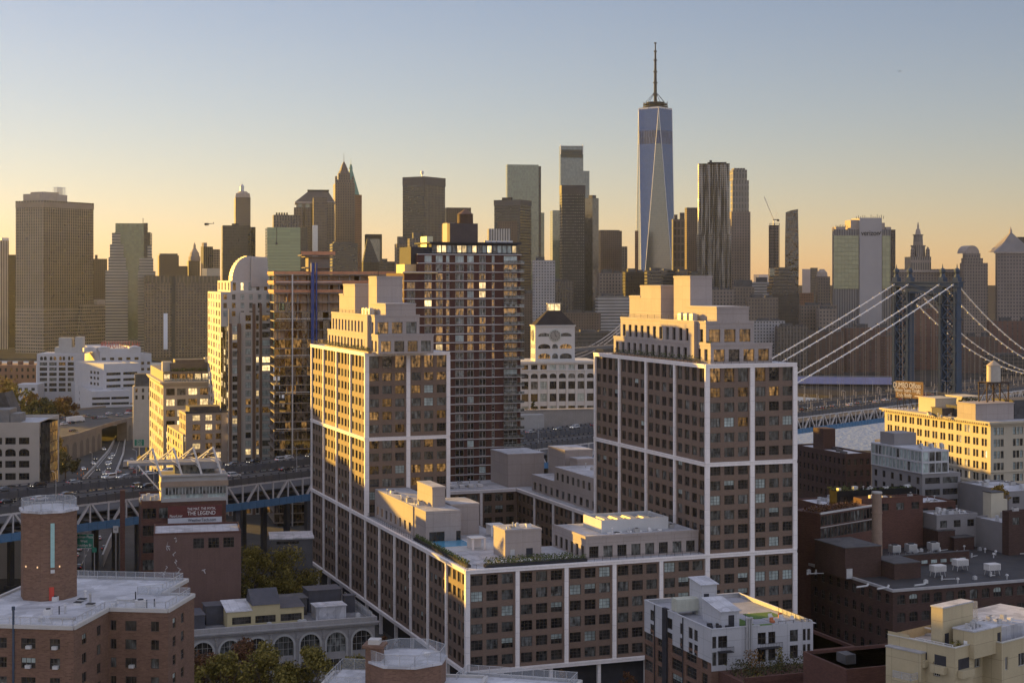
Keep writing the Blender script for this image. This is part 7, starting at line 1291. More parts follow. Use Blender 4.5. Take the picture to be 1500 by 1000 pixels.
# dark brick mill by the water
b = Bd('brick_mill', 'dark brick mill with white roof patches at the water behind the right pale tower', 1239, 560, GT, uL=1163, uR=1276)
zr = b.z(667); w_ = MB(); rw = [(zr - 3.4 - 4.0 * i, zr - 1.3 - 4.0 * i) for i in range(4)]; b.face(w_, 'R', 0, 0, b.W, 0, zr, spans(0, b.W, 4, .45), rw, .3, 'pair', [('dark', 1)]); b.face(w_, 'L', 0, 0, b.D, 0, zr, spans(0, b.D, 12, .4), rw, .3, 'pair', [('dark', 1)]); b.face(w_, 'B', b.D, 0, b.W, 0, zr); b.part('wall', w_, WB); b.parapet(0, b.W, 0, b.D, zr, WB, .6, rm=SNOW); k = MB(); x = b.x(1206, 20); k.box(x, x + 5, 20, 27, zr, b.z(628, x, 20)); b.part('stair_tower', k, WB)
for i in range(5): k = MB(); k.box(2 + i * 2, 3.2 + i * 2, 4 + i * 6, 7 + i * 6, zr, zr + .9); b.part('roof_box', k, ROOFD)
b.windows(80)
# low roofs between the warehouse and the grey house
LOW = [('low_brick_house', 'low flat brick house with pale roof sheets behind the right pale tower', 1204, 1165, 1270, 742, 455, BRD, SNOW, 5), ('black_roof_house', 'black clad house with a planted flat roof in front of the grey glass topped house', 1226, 1215, 1342, 722, 438, mat('black_cladding', (.014, .014, .015), .95, .2, .5, spec=0.0), ROOFD, 4), ('brick_base_house', 'brick base below the black clad house', 1262, 1250, 1352, 733, 428, BRD, ROOFD, 3), ('flat_roof_house', 'grey flat roofed house with dark windows left of the sunlit stair head', 1372, 1345, 1432, 757, 430, GRYB, SNOW, 5), ('flat_roof_house', 'long low house with white roof sheets behind the brick chimney', 1310, 1275, 1400, 741, 446, BRD, SNOW, 6), ('brick_house', 'red brick block at the right edge above the warehouse roof', 1478, 1468, 1540, 752, 420, WB, ROOF, 3), ('office_house', 'grey house with a carved name band and ribbon windows near the right edge', 1468, 1424, 1530, 768, 424, GRYB, ROOF, 4), ('flat_roof_house', 'dim grey house with a flat roof between the buff factory and the red brick block', 1478, 1405, 1540, 722, 452, GRYB, ROOF, 4), ('low_brick_house', 'low brick row with pale patches left of the dark glass bar', 1200, 1165, 1262, 765, 420, BRD, SNOW, 4), ('flat_roof_house', 'low white roofed house just behind the right end of the warehouse', 1440, 1420, 1530, 795, 452, GRYB, SNOW, 6)]
for nm, lab, uC, uL, uR, v, Y, wm_, rm_, n in LOW:
    b = Bd(nm, lab, uC, Y, GT, uL=uL, uR=uR, cat='house'); zr = b.z(v); w_ = MB(); b.face(w_, 'R', 0, 0, b.W, 0, zr, spans(0, b.W, max(2, int(b.W / 4)), .5), [(zr - 3, zr - 1.1)], .25, 'pair', [('dark', 3), ('curtain', 1)]); b.face(w_, 'L', 0, 0, b.D, 0, zr); b.face(w_, 'E', b.W, 0, b.D, 0, zr); b.face(w_, 'B', b.D, 0, b.W, 0, zr); b.part('wall', w_, wm_); b.parapet(0, b.W, 0, b.D, zr, wm_, .5, rm=rm_)
    for i in range(n): k = MB(); x, y = rd.uniform(.5, b.W - 2), rd.uniform(1, max(1.5, b.D - 2)); k.box(x, x + rd.uniform(.7, 1.8), y, y + rd.uniform(.6, 1.5), zr, zr + rd.uniform(.5, 1.7)); b.part('roof_machine', k, STEEL if i % 2 else AC)
    clutter(b, .8, b.W - 1.5, 1, max(2, b.D - 2), zr, 7, int(uC))
    if nm == 'black_roof_house': k = MB(); leafy(k, .3, b.W - .3, .3, .9, zr + .2, zr + .8, 400, .25); leafy(k, 1, 8, 3, 8, zr, zr + .9, 300, .25); b.part('planting', k, PLANT)
    if nm == 'office_house': text('& SON', 1.5, mat('carved_letters', (.10, .10, .10), .8, .05, 1), b.t, (b.W * .32, -.04, zr - .6 + .1), (R(90), 0, 0), .03)
    b.windows(40)
b = Bd('glass_bar_house', 'long low house with two dark ribbon glass storeys and a planted roof by the chimney', 1202, 404, 42, W=26, D=10, cat='house'); b.W = b.x(1279); b.D = 9; zr = b.z(752); w_ = MB(); b.face(w_, 'R', 0, 0, b.W, 0, zr, spans(0, b.W, 16, .94), [(zr - 3.2, zr - .6), (zr - 6.4, zr - 3.8)], .15, 'plain', [('dark', 4), ('curtain', 2)]); b.face(w_, 'L', 0, 0, b.D, 0, zr); b.face(w_, 'E', b.W, 0, b.D, 0, zr); w_.q([(0, 0, zr), (b.W, 0, zr), (b.W, b.D, zr), (0, b.D, zr)]); b.part('wall', w_, BRD); k = MB(); k.box(-.2, b.W + .2, -.25, .1, zr - .2, zr + .25); k.box(-.2, b.W + .2, -.2, .02, zr - 3.6, zr - 3.45); b.part('white_trim', k, FRAMEW); k = MB(); leafy(k, .5, b.W - 3, 1, 6, zr, zr + 1.2, 900, .3); b.part('planting', k, LR); b.windows(60)
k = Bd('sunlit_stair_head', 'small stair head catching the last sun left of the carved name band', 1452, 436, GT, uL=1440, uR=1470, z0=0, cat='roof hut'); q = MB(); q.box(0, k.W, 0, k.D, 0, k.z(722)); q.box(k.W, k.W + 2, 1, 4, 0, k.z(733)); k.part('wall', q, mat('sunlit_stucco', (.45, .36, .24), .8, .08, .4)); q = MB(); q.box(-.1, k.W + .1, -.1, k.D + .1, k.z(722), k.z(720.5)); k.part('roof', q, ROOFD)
tree('orange shrub on the roof beside the sunlit stair head', XU(1464, 446), 446, 30, 7, 3, LY, 77, 700, .3)
# ---------------------------------------------------------------- skyline across the river
def far(name, label, uL, uC, uR, v, Y, m, th=GT, z0=-7.0, D=30.0, roofm=None, para=1.2, mech=None, cat='skyscraper', group=None):
    """a far tower; uC None = one face seen. mech: list of (fx0, fx1, fy0, fy1, height)"""
    if uC is None:
        uC = uL; th = -math.degrees(math.atan((uL - 750) / F)); b = Bd(name, label, uC, Y, th, uR=uR, D=D, z0=z0, cat=cat, group=group)
    else: b = Bd(name, label, uC, Y, th, uL=uL, uR=uR, z0=z0, cat=cat, group=group)
    b.h = b.z(v); b.m = m
    if b.D <= 0 or b.D > 75: b.D = 45.0
    w_ = MB(); w_.prism([(0, 0), (b.W, 0), (b.W, b.D), (0, b.D)], 0, b.h, 0, 1); b.part('wall', w_, [m, roofm or ROOFD])
    for (a0, a1, c0, c1, h_) in mech or ():
        k = MB(); k.box(b.W * a0, b.W * a1, b.D * c0, b.D * c1, b.h - .1, b.h + h_); b.part('roof_block', k, roofm or ROOFD)
    return b
def add(b, name, m, *boxes, smooth=False):
    k = MB()
    for q in boxes: k.box(*q)
    return b.part(name, k, m)
f_tan = fmat('grid_tan', (.30, .235, .19), (.03, .026, .022), 3.9, 4.2, .62, .55, .2, .3)
f_tanv = fmat('vertical_tan', (.30, .235, .19), (.035, .028, .024), 3.9, 4.3, .6, .8, .2, .3)
f_tanw = fmat('row_tan', (.34, .27, .22), (.03, .027, .024), 4.6, 4.3, .74, .46, .2, .3)
f_brown = fmat('brown_brick_far', (.135, .095, .075), (.04, .035, .03), 3.2, 3.0, .4, .5, .2, .5)
f_brn2 = fmat('brown_slab_far', (.19, .14, .11), (.025, .02, .018), 3.8, 3.9, .55, .6, .25, .3)
f_grn = fmat('green_glass', (.08, .095, .06), (.09, .11, .06), 3.8, 3.0, .9, .8, .08, .25, 1.0)
f_grn2 = fmat('green_glass_pale', (.15, .17, .13), (.13, .155, .11), 4.0, 1.6, .9, .86, .07, .2, 1.0)
f_band = fmat('banded_stone', (.34, .30, .26), (.06, .06, .06), 3.9, 30, 1.0, .5, .12, .3)
f_bandd = fmat('banded_dark', (.085, .075, .07), (.03, .03, .032), 3.9, 1.5, .92, .5, .12, .5)
f_vert = fmat('striped_dark', (.16, .135, .12), (.022, .019, .019), 3.9, 3.6, .55, .85, .2, .3)
f_blk = fmat('black_tower', (.045, .036, .034), (.03, .026, .026), 3.9, 2.2, .7, .7, .2, .4)
f_grid = fmat('grid_dark', (.05, .046, .044), (.13, .12, .105), 3.9, 2.7, .4, .42, .3, .45)
f_pre = fmat('prewar_stone', (.21, .165, .135), (.02, .018, .016), 4.0, 3.6, .45, .55, .3, .3)
f_prel = fmat('prewar_pale', (.26, .21, .18), (.03, .027, .025), 4.2, 4.0, .45, .55, .3, .3)
f_red = fmat('prewar_red', (.25, .13, .075), (.06, .04, .03), 3.6, 2.4, .42, .55, .25, .5)
f_gls = fmat('blue_grey_glass', (.10, .12, .12), (.10, .125, .13), 4.0, 1.7, .94, .9, .05, .18, 1.0)
f_glsd = fmat('dark_glass', (.045, .046, .048), (.05, .052, .055), 4.0, 1.7, .9, .86, .06, .35, .9, wob=.15)
f_wht = fmat('white_banded', (.40, .38, .37), (.06, .065, .07), 3.6, 20, 1.0, .45, .15, .3)
f_whtw = fmat('white_walkup', (.38, .36, .36), (.05, .05, .055), 3.4, 3.4, .5, .5, .2, .4)
f_whtv = fmat('white_striped', (.50, .47, .44), (.04, .04, .04), 40, 3.2, .45, 1.0, .2, .1)
f_met = fmat('rippled_steel', (.30, .275, .25), (.045, .04, .04), 3.1, 2.3, .5, .58, .12, .5, wrough=.35, wmetal=.7, wob=.5)
f_copper = mat('copper_green', (.07, .15, .12), .6, .15, .3)
f_stone = mat('far_stone', (.24, .19, .16), .85, .2, .05)
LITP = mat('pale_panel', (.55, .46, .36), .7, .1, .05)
# left edge
b = far('striped_tower', 'tower with pale vertical stripes cut by the left edge of the picture', -24, -24 + 1, 13, 352, 2330, f_whtv, 22); add(b, 'roof_block', WHITE, (b.W * .7, b.W * 1.0, 2, 14, b.h - 12, b.h + 4))
far('dark_tower', 'narrow dark tower squeezed between the striped tower and the broad tan tower', 12, None, 24, 373, 2400, f_blk)
b = far('office_tower', 'broad tan tower of closely ruled windows with scaffold on its roof', 23, 64, 137, 295, 2200, f_tanv, 62)
zb = b.z(452); k = MB(); k.prism([(-.7, -.7), (b.W + .7, -.7), (b.W + .7, b.D), (-.7, b.D)], 0, zb, 0); b.part('base', k, f_tanw)
k = MB(); k.prism([(-.5, -.5), (b.W + .5, -.5), (b.W + .5, b.D), (-.5, b.D)], b.h - 8, b.h + 1.5, 0); b.part('top_band', k, fmat('tan_top', (.30, .235, .19), (.04, .035, .03), 40, 5.2, .6, .6, .2, .2))
add(b, 'roof_block', f_stone, (b.W * .02, b.W * .55, 8, 40, b.h + 1.4, b.h + 11), (b.W * .1, b.W * .4, 10, 34, b.h + 11, b.h + 14))
k = MB()
for i in range(7):
    for j in range(4): x = b.W * .36 + i * 2.6; k.bar((x, 8 + j * 3, b.h + 1), (x, 8 + j * 3, b.h + 22), .25, .25)
for i in range(6): z = b.h + 5 + i * 3.2; k.bar((b.W * .36, 8, z), (b.W * .36 + 15.6, 8, z), .25, .25); k.bar((b.W * .36, 17, z), (b.W * .36 + 15.6, 17, z), .25, .25)
b.part('scaffold', k, STEEL)
w_ = MB(); x0, x1 = b.x(114, -8), b.x(158, -8); z1 = b.z(446, b.W, -8); w_.prism([(x0, -8), (x1, -8), (x1, 30), (x0, 30)], 0, z1, 0, None, True, [(b.x(122, -8), -8), (x1, -8), (x1, 30), (b.x(122, -8), 30)]); b.part('sloped_wing', w_, f_tanw); add(b, 'roof_block', f_stone, (b.x(142, -6), b.x(154, -6), -6, 10, z1 - .1, z1 + 7))
far('brick_tower', 'plain brown tower between the broad tan tower and the stepped green tower', 137, None, 157, 379, 2450, f_brown, mech=[(.1, .3, .2, .6, 6)])
# stepped green-glass tower
b = far('stepped_tower', 'stepped tower with a green glass centre flanked by grey banded shoulders', 167, 169, 212, 327, 2120, f_grn, 10)
k = MB(); k.box(-.6, b.W + 7, .5, b.D * 1.0 + 12, 0, b.z(340)); k.box(b.W - 1, b.W + 3.5, -.3, 14, 0, b.h + .5); b.part('core', k, f_blk)
for u0, u1, v in ((164, 176.5, 341), (161, 181, 358), (159, 184.5, 377), (154.5, 187.5, 396)):
    k = MB(); k.box(b.x(u0, -1), b.x(u1, -1), -1.2 - (v - 330) * .03, 8 + (v - 330) * .1, 0, b.z(v)); b.part('shoulder', k, f_band)
for u0, u1, v in ((208, 219, 341), (206, 222, 359), (204, 224, 378), (202, 227, 397)):
    k = MB(); k.box(b.x(u0, 1), b.x(u1, 1), 1 - (v - 330) * .03, 10 + (v - 330) * .1, 0, b.z(v)); b.part('shoulder', k, f_band)
add(b, 'antenna', DARK, (b.W * .93, b.W * .95, 2, 2.4, b.h, b.h + 7))
b = far('slab_office', 'wide low brown slab with one pale vertical strip on its front', 205, 212, 322, 404, 2080, f_brn2, 14)
k = MB(); k.box(-.4, b.W + .4, -.4, b.D, b.h - 9, b.h, 0); b.part('top_band', k, fmat('slab_top', (.17, .125, .1), (.03, .025, .02), 40, 5, .6, .8, .2, .2)); add(b, 'light_strip', mat('pale_strip', (.6, .62, .68), .5, .05, .1), (b.x(239.5), b.x(245.5), -.9, 0, b.z(512), b.z(459))); add(b, 'dark_strip', DARK, (b.x(251), b.x(257), -.7, 0, 0, b.z(405)))
b = far('brick_tower', 'squat brown block with a flat top behind the wide brown slab', 231, 233, 262, 374, 2560, f_brown, 15, mech=[(.05, .95, .1, .9, 3)]); add(b, 'wing', f_brown, (b.W, b.W + 14, 0, 30, 0, b.h - 17))
b = far('spired_tower', 'small stone tower ending in a stepped point', 274, 276, 293, 382, 2600, f_pre, 15)
k = MB(); cx, cy = b.W * .55, 8
for r0, r1, za, zb in ((7, 7, 0, 7), (6, 5, 7, 14), (4.5, 2.2, 14, 20), (1.8, 1.4, 20, 26), (1.3, .2, 26, 30)): k.ngon(cx, cy, b.h + za - .1, b.h + zb, r0 * 1.35, r1 * 1.35, 8)
b.part('spire', k, f_stone)
b = far('office_tower', 'grey tower with a sunlit left edge beside the black tower', 294, 298, 312, 361, 2500, f_vert, 40); k = MB(); k.box(b.W * .9, b.W * 1.8, 2, 20, 0, b.h - 4); b.part('wing', k, f_tan); add(b, 'roof_block', f_stone, (2, 8, 3, 9, b.h, b.h + 6))
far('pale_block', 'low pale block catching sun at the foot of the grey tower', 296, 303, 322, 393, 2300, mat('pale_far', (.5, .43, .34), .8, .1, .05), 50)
b = far('slim_tower', 'slim old masonry tower with a lantern on top', 343, 345, 367, 289, 2550, f_pre, 12)
k = MB(); k.ngon(b.W * .5, 11, b.h, b.h + 7, 13, 11.5, 8, ph=math.pi / 8); k.ngon(b.W * .5, 11, b.h + 7, b.h + 10, 9, 6, 8); b.part('crown', k, f_stone)
k = MB(); k.ngon(b.W * .45, 9, b.h + 9, b.h + 17, 3.2, 3.2, 10); k.ngon(b.W * .45, 9, b.h + 17, b.h + 21, 3.6, 1.5, 10); k.tube((b.W * .45, 9, b.h + 20), (b.W * .45, 9, b.h + 27), .3); b.part('lantern', k, STEEL)
b = far('black_tower', 'sheer black tower with a rounded right-hand corner', 320, 326, 366, 330, 2150, f_blk, 12)
k = MB(); r = 8.0; pts = [(b.W - 2, 0)] + [(b.W + r * math.sin(a * math.pi / 16), r - r * math.cos(a * math.pi / 16)) for a in range(9)] + [(b.W + r, 30), (b.W - 2, 30)]
k.prism(pts, 0, b.h - 2, 0); b.part('rounded_corner', k, fmat('black_ribbed', (.06, .05, .048), (.02, .018, .018), 3.9, 3, .6, .7, .1, .3)); add(b, 'roof_block', DARK, (b.W * .35, b.W * .6, 3, 12, b.h, b.h + 2.5))
b = far('green_tower', 'square green glass tower with a small black rig hanging on its front', 385, 391.5, 440, 333, 2120, fmat('green_wall', (.10, .15, .075), (.115, .175, .09), 3.9, 30, 1.0, .8, .1, .1, 1.0), 12)
add(b, 'corner_pier', f_blk, (b.W - .1, b.W + 9.5, .5, 24, 0, b.h)); add(b, 'plant_storey', f_vert, (b.W * .2, b.W * .98, 8, 30, b.h - .1, b.h + 17))
k = MB()
for i in range(5): k.ngon(b.W * .3 + i * 3.4, 11, b.h + 17, b.h + 20, 1.2, 1.2, 8)
b.part('vent', k, DARK); k = MB(); k.bar((b.W * .28, -.6, b.h), (b.W * .28, -.6, b.h - 20), .5, .5); k.box(b.W * .28 - 1.2, b.W * .28 + 1.2, -1.6, -.4, b.h - 23, b.h - 20); b.part('window_rig', k, DARK)
b = far('mansard_tower', 'glass and stone tower under a dark truncated pyramid roof', 430, 434, 489, 298, 2350, fmat('pillar_glass', (.23, .20, .17), (.13, .15, .12), 3.9, 11, .5, .92, .1, .2, .9), 8)
k = MB(); k.prism([(-2, -2), (b.W + 2, -2), (b.W + 2, b.D + 2), (-2, b.D + 2)], b.h, b.h + 3, 0); b.part('cornice', k, f_stone)
k = MB(); k.prism([(-1, -1), (b.W + 1, -1), (b.W + 1, b.D + 1), (-1, b.D + 1)], b.h + 3, b.z(279.5), 0, None, True, [(b.W * .32, 14), (b.W * .86, 14), (b.W * .86, b.D - 8), (b.W * .32, b.D - 8)]); b.part('mansard_roof', k, mat('slate_roof', (.055, .045, .042), .7, .2, .1))
add(b, 'roof_rim', DARK, (b.W * .3, b.W * .88, 13.5, 20, b.z(279.5), b.z(277)))
for u0, u1, va in ((430.5, 444, 304), (447, 456, 304), (458, 470, 289), (478, 490, 296)): add(b, 'pier', f_pre, (b.x(u0, -2), b.x(u1, -2), -3, 1, 0, b.z(va)))
b = far('construction_hoist_tower', 'half clad tower with a lit hoist strip beside the mansard tower', 457, 459, 479, 289, 2280, fmat('raw_floors', (.17, .13, .11), (.06, .045, .04), 4, 4, .8, .6, .3, .5), 8); add(b, 'hoist', WHITE, (b.x(457.5, -2), b.x(465.5, -2), -3, -1, 0, b.z(330)))
# twin gothic points
b = far('gothic_tower', 'dark gothic tower tapering through setbacks to a needle', 488, 491, 520, 268, 2420, f_pre, 10)
cx, cy = b.x(504, 10), 14
k = MB(); k.box(cx - 12, cx + 12, cy - 12, cy + 12, b.h, b.z(263)); k.box(cx - 9, cx + 9, cy - 9, cy + 9, b.z(263), b.z(253.5)); [k.box(cx + sx_ * 12.5 - 1.6, cx + sx_ * 12.5 + 1.6, cy - 13, cy - 9, b.h, b.z(258)) for sx_ in (-1, 1)]; b.part('setback', k, f_pre)
k = MB(); za = b.z(253.5); zs_ = [za, b.z(249), b.z(245), b.z(240), b.z(236)]; rs = [7.5, 5.2, 4.2, 2.3, .5]
for i in range(4): k.ngon(cx, cy, zs_[i] - .05, zs_[i + 1], rs[i] * 1.2, rs[i + 1] * 1.2 + .6, 8)
k.tube((cx, cy, b.z(238)), (cx, cy, b.z(222)), .45, 5, 0, .15); b.part('spire', k, mat('dark_spire', (.08, .06, .055), .7, .2, .1))
b = far('copper_spire_tower', 'brown tower with a steep green copper spire close behind the gothic tower', 505, 512, 530, 285, 2600, f_red, 30)
k = MB(); cx, cy = b.x(514, 12), 12; k.ngon(cx, cy, b.h, b.z(247), 17, 2.6, 4, ph=R(30)); k.ngon(cx, cy, b.z(247), b.z(240), 3.4, 1.5, 8); k.tube((cx, cy, b.z(241)), (cx, cy, b.z(231)), .5, 5, 0, .15); b.part('copper_spire', k, f_copper)
far('dark_office', 'broad dark office block in front of the gothic tower', 483, 487, 524, 356, 2150, f_bandd, 12, mech=[(.1, .8, .3, .8, 2)])
b = far('gable_block', 'dark block with a steep triangular roof', 530, 532, 555, 384, 2200, f_blk, 10); k = MB(); k.prism([(0, 0), (b.W, 0), (b.W, b.D), (0, b.D)], b.h, b.z(348), 0, None, True, [(b.W * .3, 8), (b.W * .42, 8), (b.W * .42, b.D * .6), (b.W * .3, b.D * .6)]); b.part('steep_roof', k, f_blk)
b = far('glass_slab', 'short pale glass slab leaning out behind the triangular roof', 535, 537, 559, 344, 2400, f_gls, 12); add(b, 'side_frame', DARK, (-.5, 2, -.5, 20, 0, b.h + 1), (b.W - 2, b.W + .5, -.5, 20, 0, b.h + 1), (2, b.W - 2, -.5, 20, b.h - 6, b.h + 1))
far('dark_office', 'low dark flat roofed block between the triangular roof and the banded tower', 552, None, 583, 383, 2300, f_bandd, mech=[(.2, .5, .2, .6, 4)])
far('stone_block', 'small stepped stone block left of the banded dark tower', 578, 581, 606, 357, 2000, f_pre, 12, mech=[(.1, .6, .1, .6, 9)])
far('stone_block', 'pale narrow stone block with ribbed front below the banded dark tower', 597, 600, 619, 349, 1950, f_vert, 12, mech=[(.3, .9, .1, .6, 7)])
b = far('banded_tower', 'dark tower, banded on its left face and ribbed on its right', 590.5, 622, 652, 259, 2300, f_vert, 58)
k = MB(); k.box(-.5, .3, 0, b.D + .4, 0, b.h - 12, 0); b.part('banded_face', k, f_bandd); add(b, 'top_band', mat('dark_band', (.05, .045, .045), .6, .15, .1), (-.8, b.W + .6, -.6, b.D + .6, b.h - 12, b.h + .5)); k = MB(); k.ngon(8, 10, b.h, b.h + 5, .8, .8, 8); k.ngon(8, 10, b.h + 5, b.h + 9, 2.6, 2.2, 10); b.part('antenna', k, STEEL)
far('brick_tower', 'brown tower whose flat top shows beside the wooden water tank', 652, 654, 690, 304, 2350, f_brown, 10)
b = far('glass_tower', 'tall pale green glass tower with a flat top', 741, 743, 789, 241, 2500, f_grn2, 8); add(b, 'side_wall', f_blk, (b.W - .2, b.W + 4, 1, 40, 0, b.z(243))); k = MB(); k.box(b.W + 3.8, b.W + 10, 6, 40, 0, b.z(311)); b.part('low_wing', k, f_grn2)
b = far('dark_tower', 'dark tower with thin light bands and a boxy top', 724, 762, 778, 293, 2150, f_bandd, 65); b.X = 0
add(b, 'top_band', mat('dark_cap', (.05, .046, .046), .6, .12, .1), (-.5, b.W + .5, -.5, b.D + .5, b.h - 7, b.h + .6)); add(b, 'roof_block', DARK, (4, 9, b.D * .4, b.D * .75, b.h, b.h + 4))
far('white_striped_block', 'white ribbed office block low in front of the thin banded tower', 714, 716, 748, 335, 2000, f_whtv, 8)
far('brown_block', 'plain brown slab between the white ribbed block and the thin banded tower', 729, None, 758, 324, 2080, f_brown)
b = far('glass_tower', 'tallest dark teal glass tower with louvred top and open corner masts', 819, 821, 854.5, 214, 2700, f_gls, 6)
add(b, 'louvre', fmat('louvres', (.05, .06, .06), (.02, .024, .024), 2.6, 50, 1, .6, .3, .1), (1, b.W - 1, -.5, 2, b.z(231), b.z(219.5))); k = MB()
for x in (.4, b.W - .8): k.bar((x, -.3, b.h - 14), (x, -.3, b.h + 3), 1.0, 1.0)
k.bar((.4, -.3, b.h + .3), (b.W - .8, -.3, b.h + .3), .7, .7); b.part('corner_mast', k, STEEL)
k = MB(); k.box(b.W, b.W + 11, 4, 36, 0, b.z(250)); b.part('shoulder', k, f_gls); k = MB(); k.box(b.x(809.5, 3), 0, 3, 36, 0, b.z(308)); b.part('shoulder', k, f_grn2)
b = far('grid_tower', 'black tower dotted with a grid of small windows', 820, 823, 857, 271.5, 2100, f_grid, 6); add(b, 'top_band', mat('black_cap', (.035, .03, .03), .6, .1, .1), (-.4, b.W + .4, -.4, b.D, b.h - 11, b.h + .3))
b = far('glass_tower', 'dark reflecting tower close on the right of the black dotted tower', 857, 868, 877, 290, 2200, f_glsd, 42, mech=[(.1, .7, .1, .6, 4)])
b = far('white_block', 'pale apartment block with small windows near the black dotted tower', 780, 784, 813, 381, 1850, f_whtw, 14, mech=[(.1, .5, .2, .6, 4)])
far('brown_tower', 'brown box with a plain top right of the reflecting tower', 877, 880, 911, 338, 2400, f_brown, 12, mech=[(.0, .9, .1, .9, 1.2)])
far('pale_block', 'short pale slab tucked right of the plain brown box', 911, None, 919, 361, 2350, f_vert)
far('red_slab', 'thin red brown slab behind the left foot of the spire skyscraper', 930, None, 935, 338, 2500, f_red)
# the spire skyscraper: square base, octagon in the middle, turned square on top
Y0 = 2942.0; t = thing('spire_skyscraper', 'tallest blue glass skyscraper with long tapering facets and a thin mast', 'skyscraper', (XU(960, Y0), Y0, -7), R(6))
ph = 0.0; hb = 31.0; zt = ZV(161, Y0) + 7; z0_ = 40.0; S = [(-hb, -hb), (hb, -hb), (hb, hb), (-hb, hb)]; a_ = 31.0; T = [(0, -a_), (a_, 0), (0, a_), (-a_, 0)]
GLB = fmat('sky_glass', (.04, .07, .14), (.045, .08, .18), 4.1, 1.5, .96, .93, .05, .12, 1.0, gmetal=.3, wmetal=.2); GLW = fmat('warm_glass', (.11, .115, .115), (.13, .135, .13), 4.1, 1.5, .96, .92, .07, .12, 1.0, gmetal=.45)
k = MB(); k.prism(S, 0, z0_, 0)
for i in range(4):
    s0, s1 = S[i], S[(i + 1) % 4]; t0 = T[i]; tn = T[(i + 1) % 4]
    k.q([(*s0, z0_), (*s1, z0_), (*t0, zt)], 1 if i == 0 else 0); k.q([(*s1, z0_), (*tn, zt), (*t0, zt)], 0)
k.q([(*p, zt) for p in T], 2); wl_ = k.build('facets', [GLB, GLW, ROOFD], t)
k = MB(); zm0, zm1 = ZV(212, Y0) + 7, ZV(193, Y0) + 7
def facet(z):
    f_ = (z - z0_) / (zt - z0_)
    return [tuple(Vector(S[i]).lerp(Vector(T[i - 1] if 0 else T[(i - 1) % 4]), f_)) if j == 0 else tuple(Vector(S[i]).lerp(Vector(T[i]), f_)) for i in range(4) for j in (0, 1)]
e0, e1 = facet(zm0), facet(zm1); sc1 = 1.004
k.prism([(x * sc1, y * sc1) for x, y in e0], zm0, zm1, 0, None, True, [(x * sc1, y * sc1) for x, y in e1]); k.build('plant_floors', fmat('plant_louvres', (.04, .055, .11), (.07, .10, .19), 60, 3.4, .5, 1.0, .3, .3), t)
k = MB(); k.prism([(x * 1.01, y * 1.01) for x, y in T], zt, zt + 3, 0); k.build('parapet', STEEL, t)
for i in range(4):
    k = MB(); k.bar((*S[i], z0_), (*T[i], zt), 1.0, 1.0); k.bar((*S[i], z0_), (*T[(i - 1) % 4], zt), 1.0, 1.0); k.build('edge_trim', STEEL, t)
k = MB()
for zz, rr in ((zt + 4, 23), (zt + 9, 22), (zt + 12, 17)):
    k.ngon(0, 0, zz, zz + 1.4, rr, rr, 24); k.ngon(0, 0, zz - 2.5, zz - 1.4, rr * .8, rr * .8, 16)
for i in range(24): a = i * math.pi / 12; k.bar((22 * math.cos(a), 22 * math.sin(a), zt), (22 * math.cos(a), 22 * math.sin(a), zt + 11 + (i % 3) * 2), .6, .6)
k.build('communications_ring', DARK, t)
k = MB(); zs_ = [zt, ZV(139, Y0) + 7, ZV(121, Y0) + 7, ZV(105, Y0) + 7, ZV(88, Y0) + 7, ZV(75, Y0) + 7, ZV(63, Y0) + 7]; rr = [3.2, 3.0, 2.7, 2.3, 1.8, 1.2, .5]
for i in range(6): k.ngon(0, 0, zs_[i], zs_[i + 1], rr[i], rr[i] * .9, 10); k.ngon(0, 0, zs_[i + 1] - 1.5, zs_[i + 1] + .5, rr[i] + 1.2, rr[i] + 1.2, 10)
for i in range(8): a = i * math.pi / 4; k.tube((20 * math.cos(a), 20 * math.sin(a), zt + 11), (2.4 * math.cos(a), 2.4 * math.sin(a), zs_[1] + 4), .35, 4)
k.build('mast', DARK, t)
far('lattice_tower', 'grey latticed tower at the right foot of the spire skyscraper', 984, 986, 1005, 321, 2450, fmat('lattice', (.15, .135, .125), (.03, .028, .028), 12, 6, .7, .75, .3, .4), 8, mech=[(.1, .35, .1, .3, 7), (.55, .9, .2, .5, 10)])
far('brown_tower', 'dark brown tower just left of the rippled steel tower', 1003, 1006, 1022, 306, 2400, f_brown, 8, mech=[(.0, 1.0, .0, 1.0, 2)])
# rippled steel tower
Y0 = 2240.0; b = Bd('rippled_tower', 'silver tower whose steel skin ripples in vertical folds', 1022.5, Y0, -math.degrees(math.atan(272.5 / F)), uR=1069, D=30, z0=-7, cat='skyscraper')
b.h = b.z(240); k = MB()
def ripple(z, w0, n=40):
    pts = []
    for i in range(n + 1):
        x = b.W * i / n; s_ = 1.6 * math.sin(x * .55 + z * .011) + 1.1 * math.sin(x * 1.25 - z * .02 + 1.3) + .5 * math.sin(x * 2.3 + z * .035)
        gap = 3.5 * math.exp(-((x - b.W * .47) / 2.2) ** 2)
        pts.append((x, s_ + gap))
    return [(p[0] * w0 - (w0 - 1) * b.W / 2, p[1]) for p in pts]
lv = [0, b.z(405)] + [b.z(395) + (b.h - b.z(395)) * i / 9 for i in range(10)]
for a, c in zip(lv, lv[1:]):
    w0 = 1.09 if c < b.z(340) else 1.0
    A = ripple(a, w0); C_ = ripple(c, w0)
    for i in range(len(A) - 1): k.q([(*A[i], a), (*A[i + 1], a), (*C_[i + 1], c), (*C_[i], c)], 0, [(A[i][0], a), (A[i + 1][0], a), (A[i + 1][0], c), (A[i][0], c)])
    k.box(-(w0 - 1) * b.W / 2, b.W + (w0 - 1) * b.W / 2, 4.6, b.D, a, c, 0)
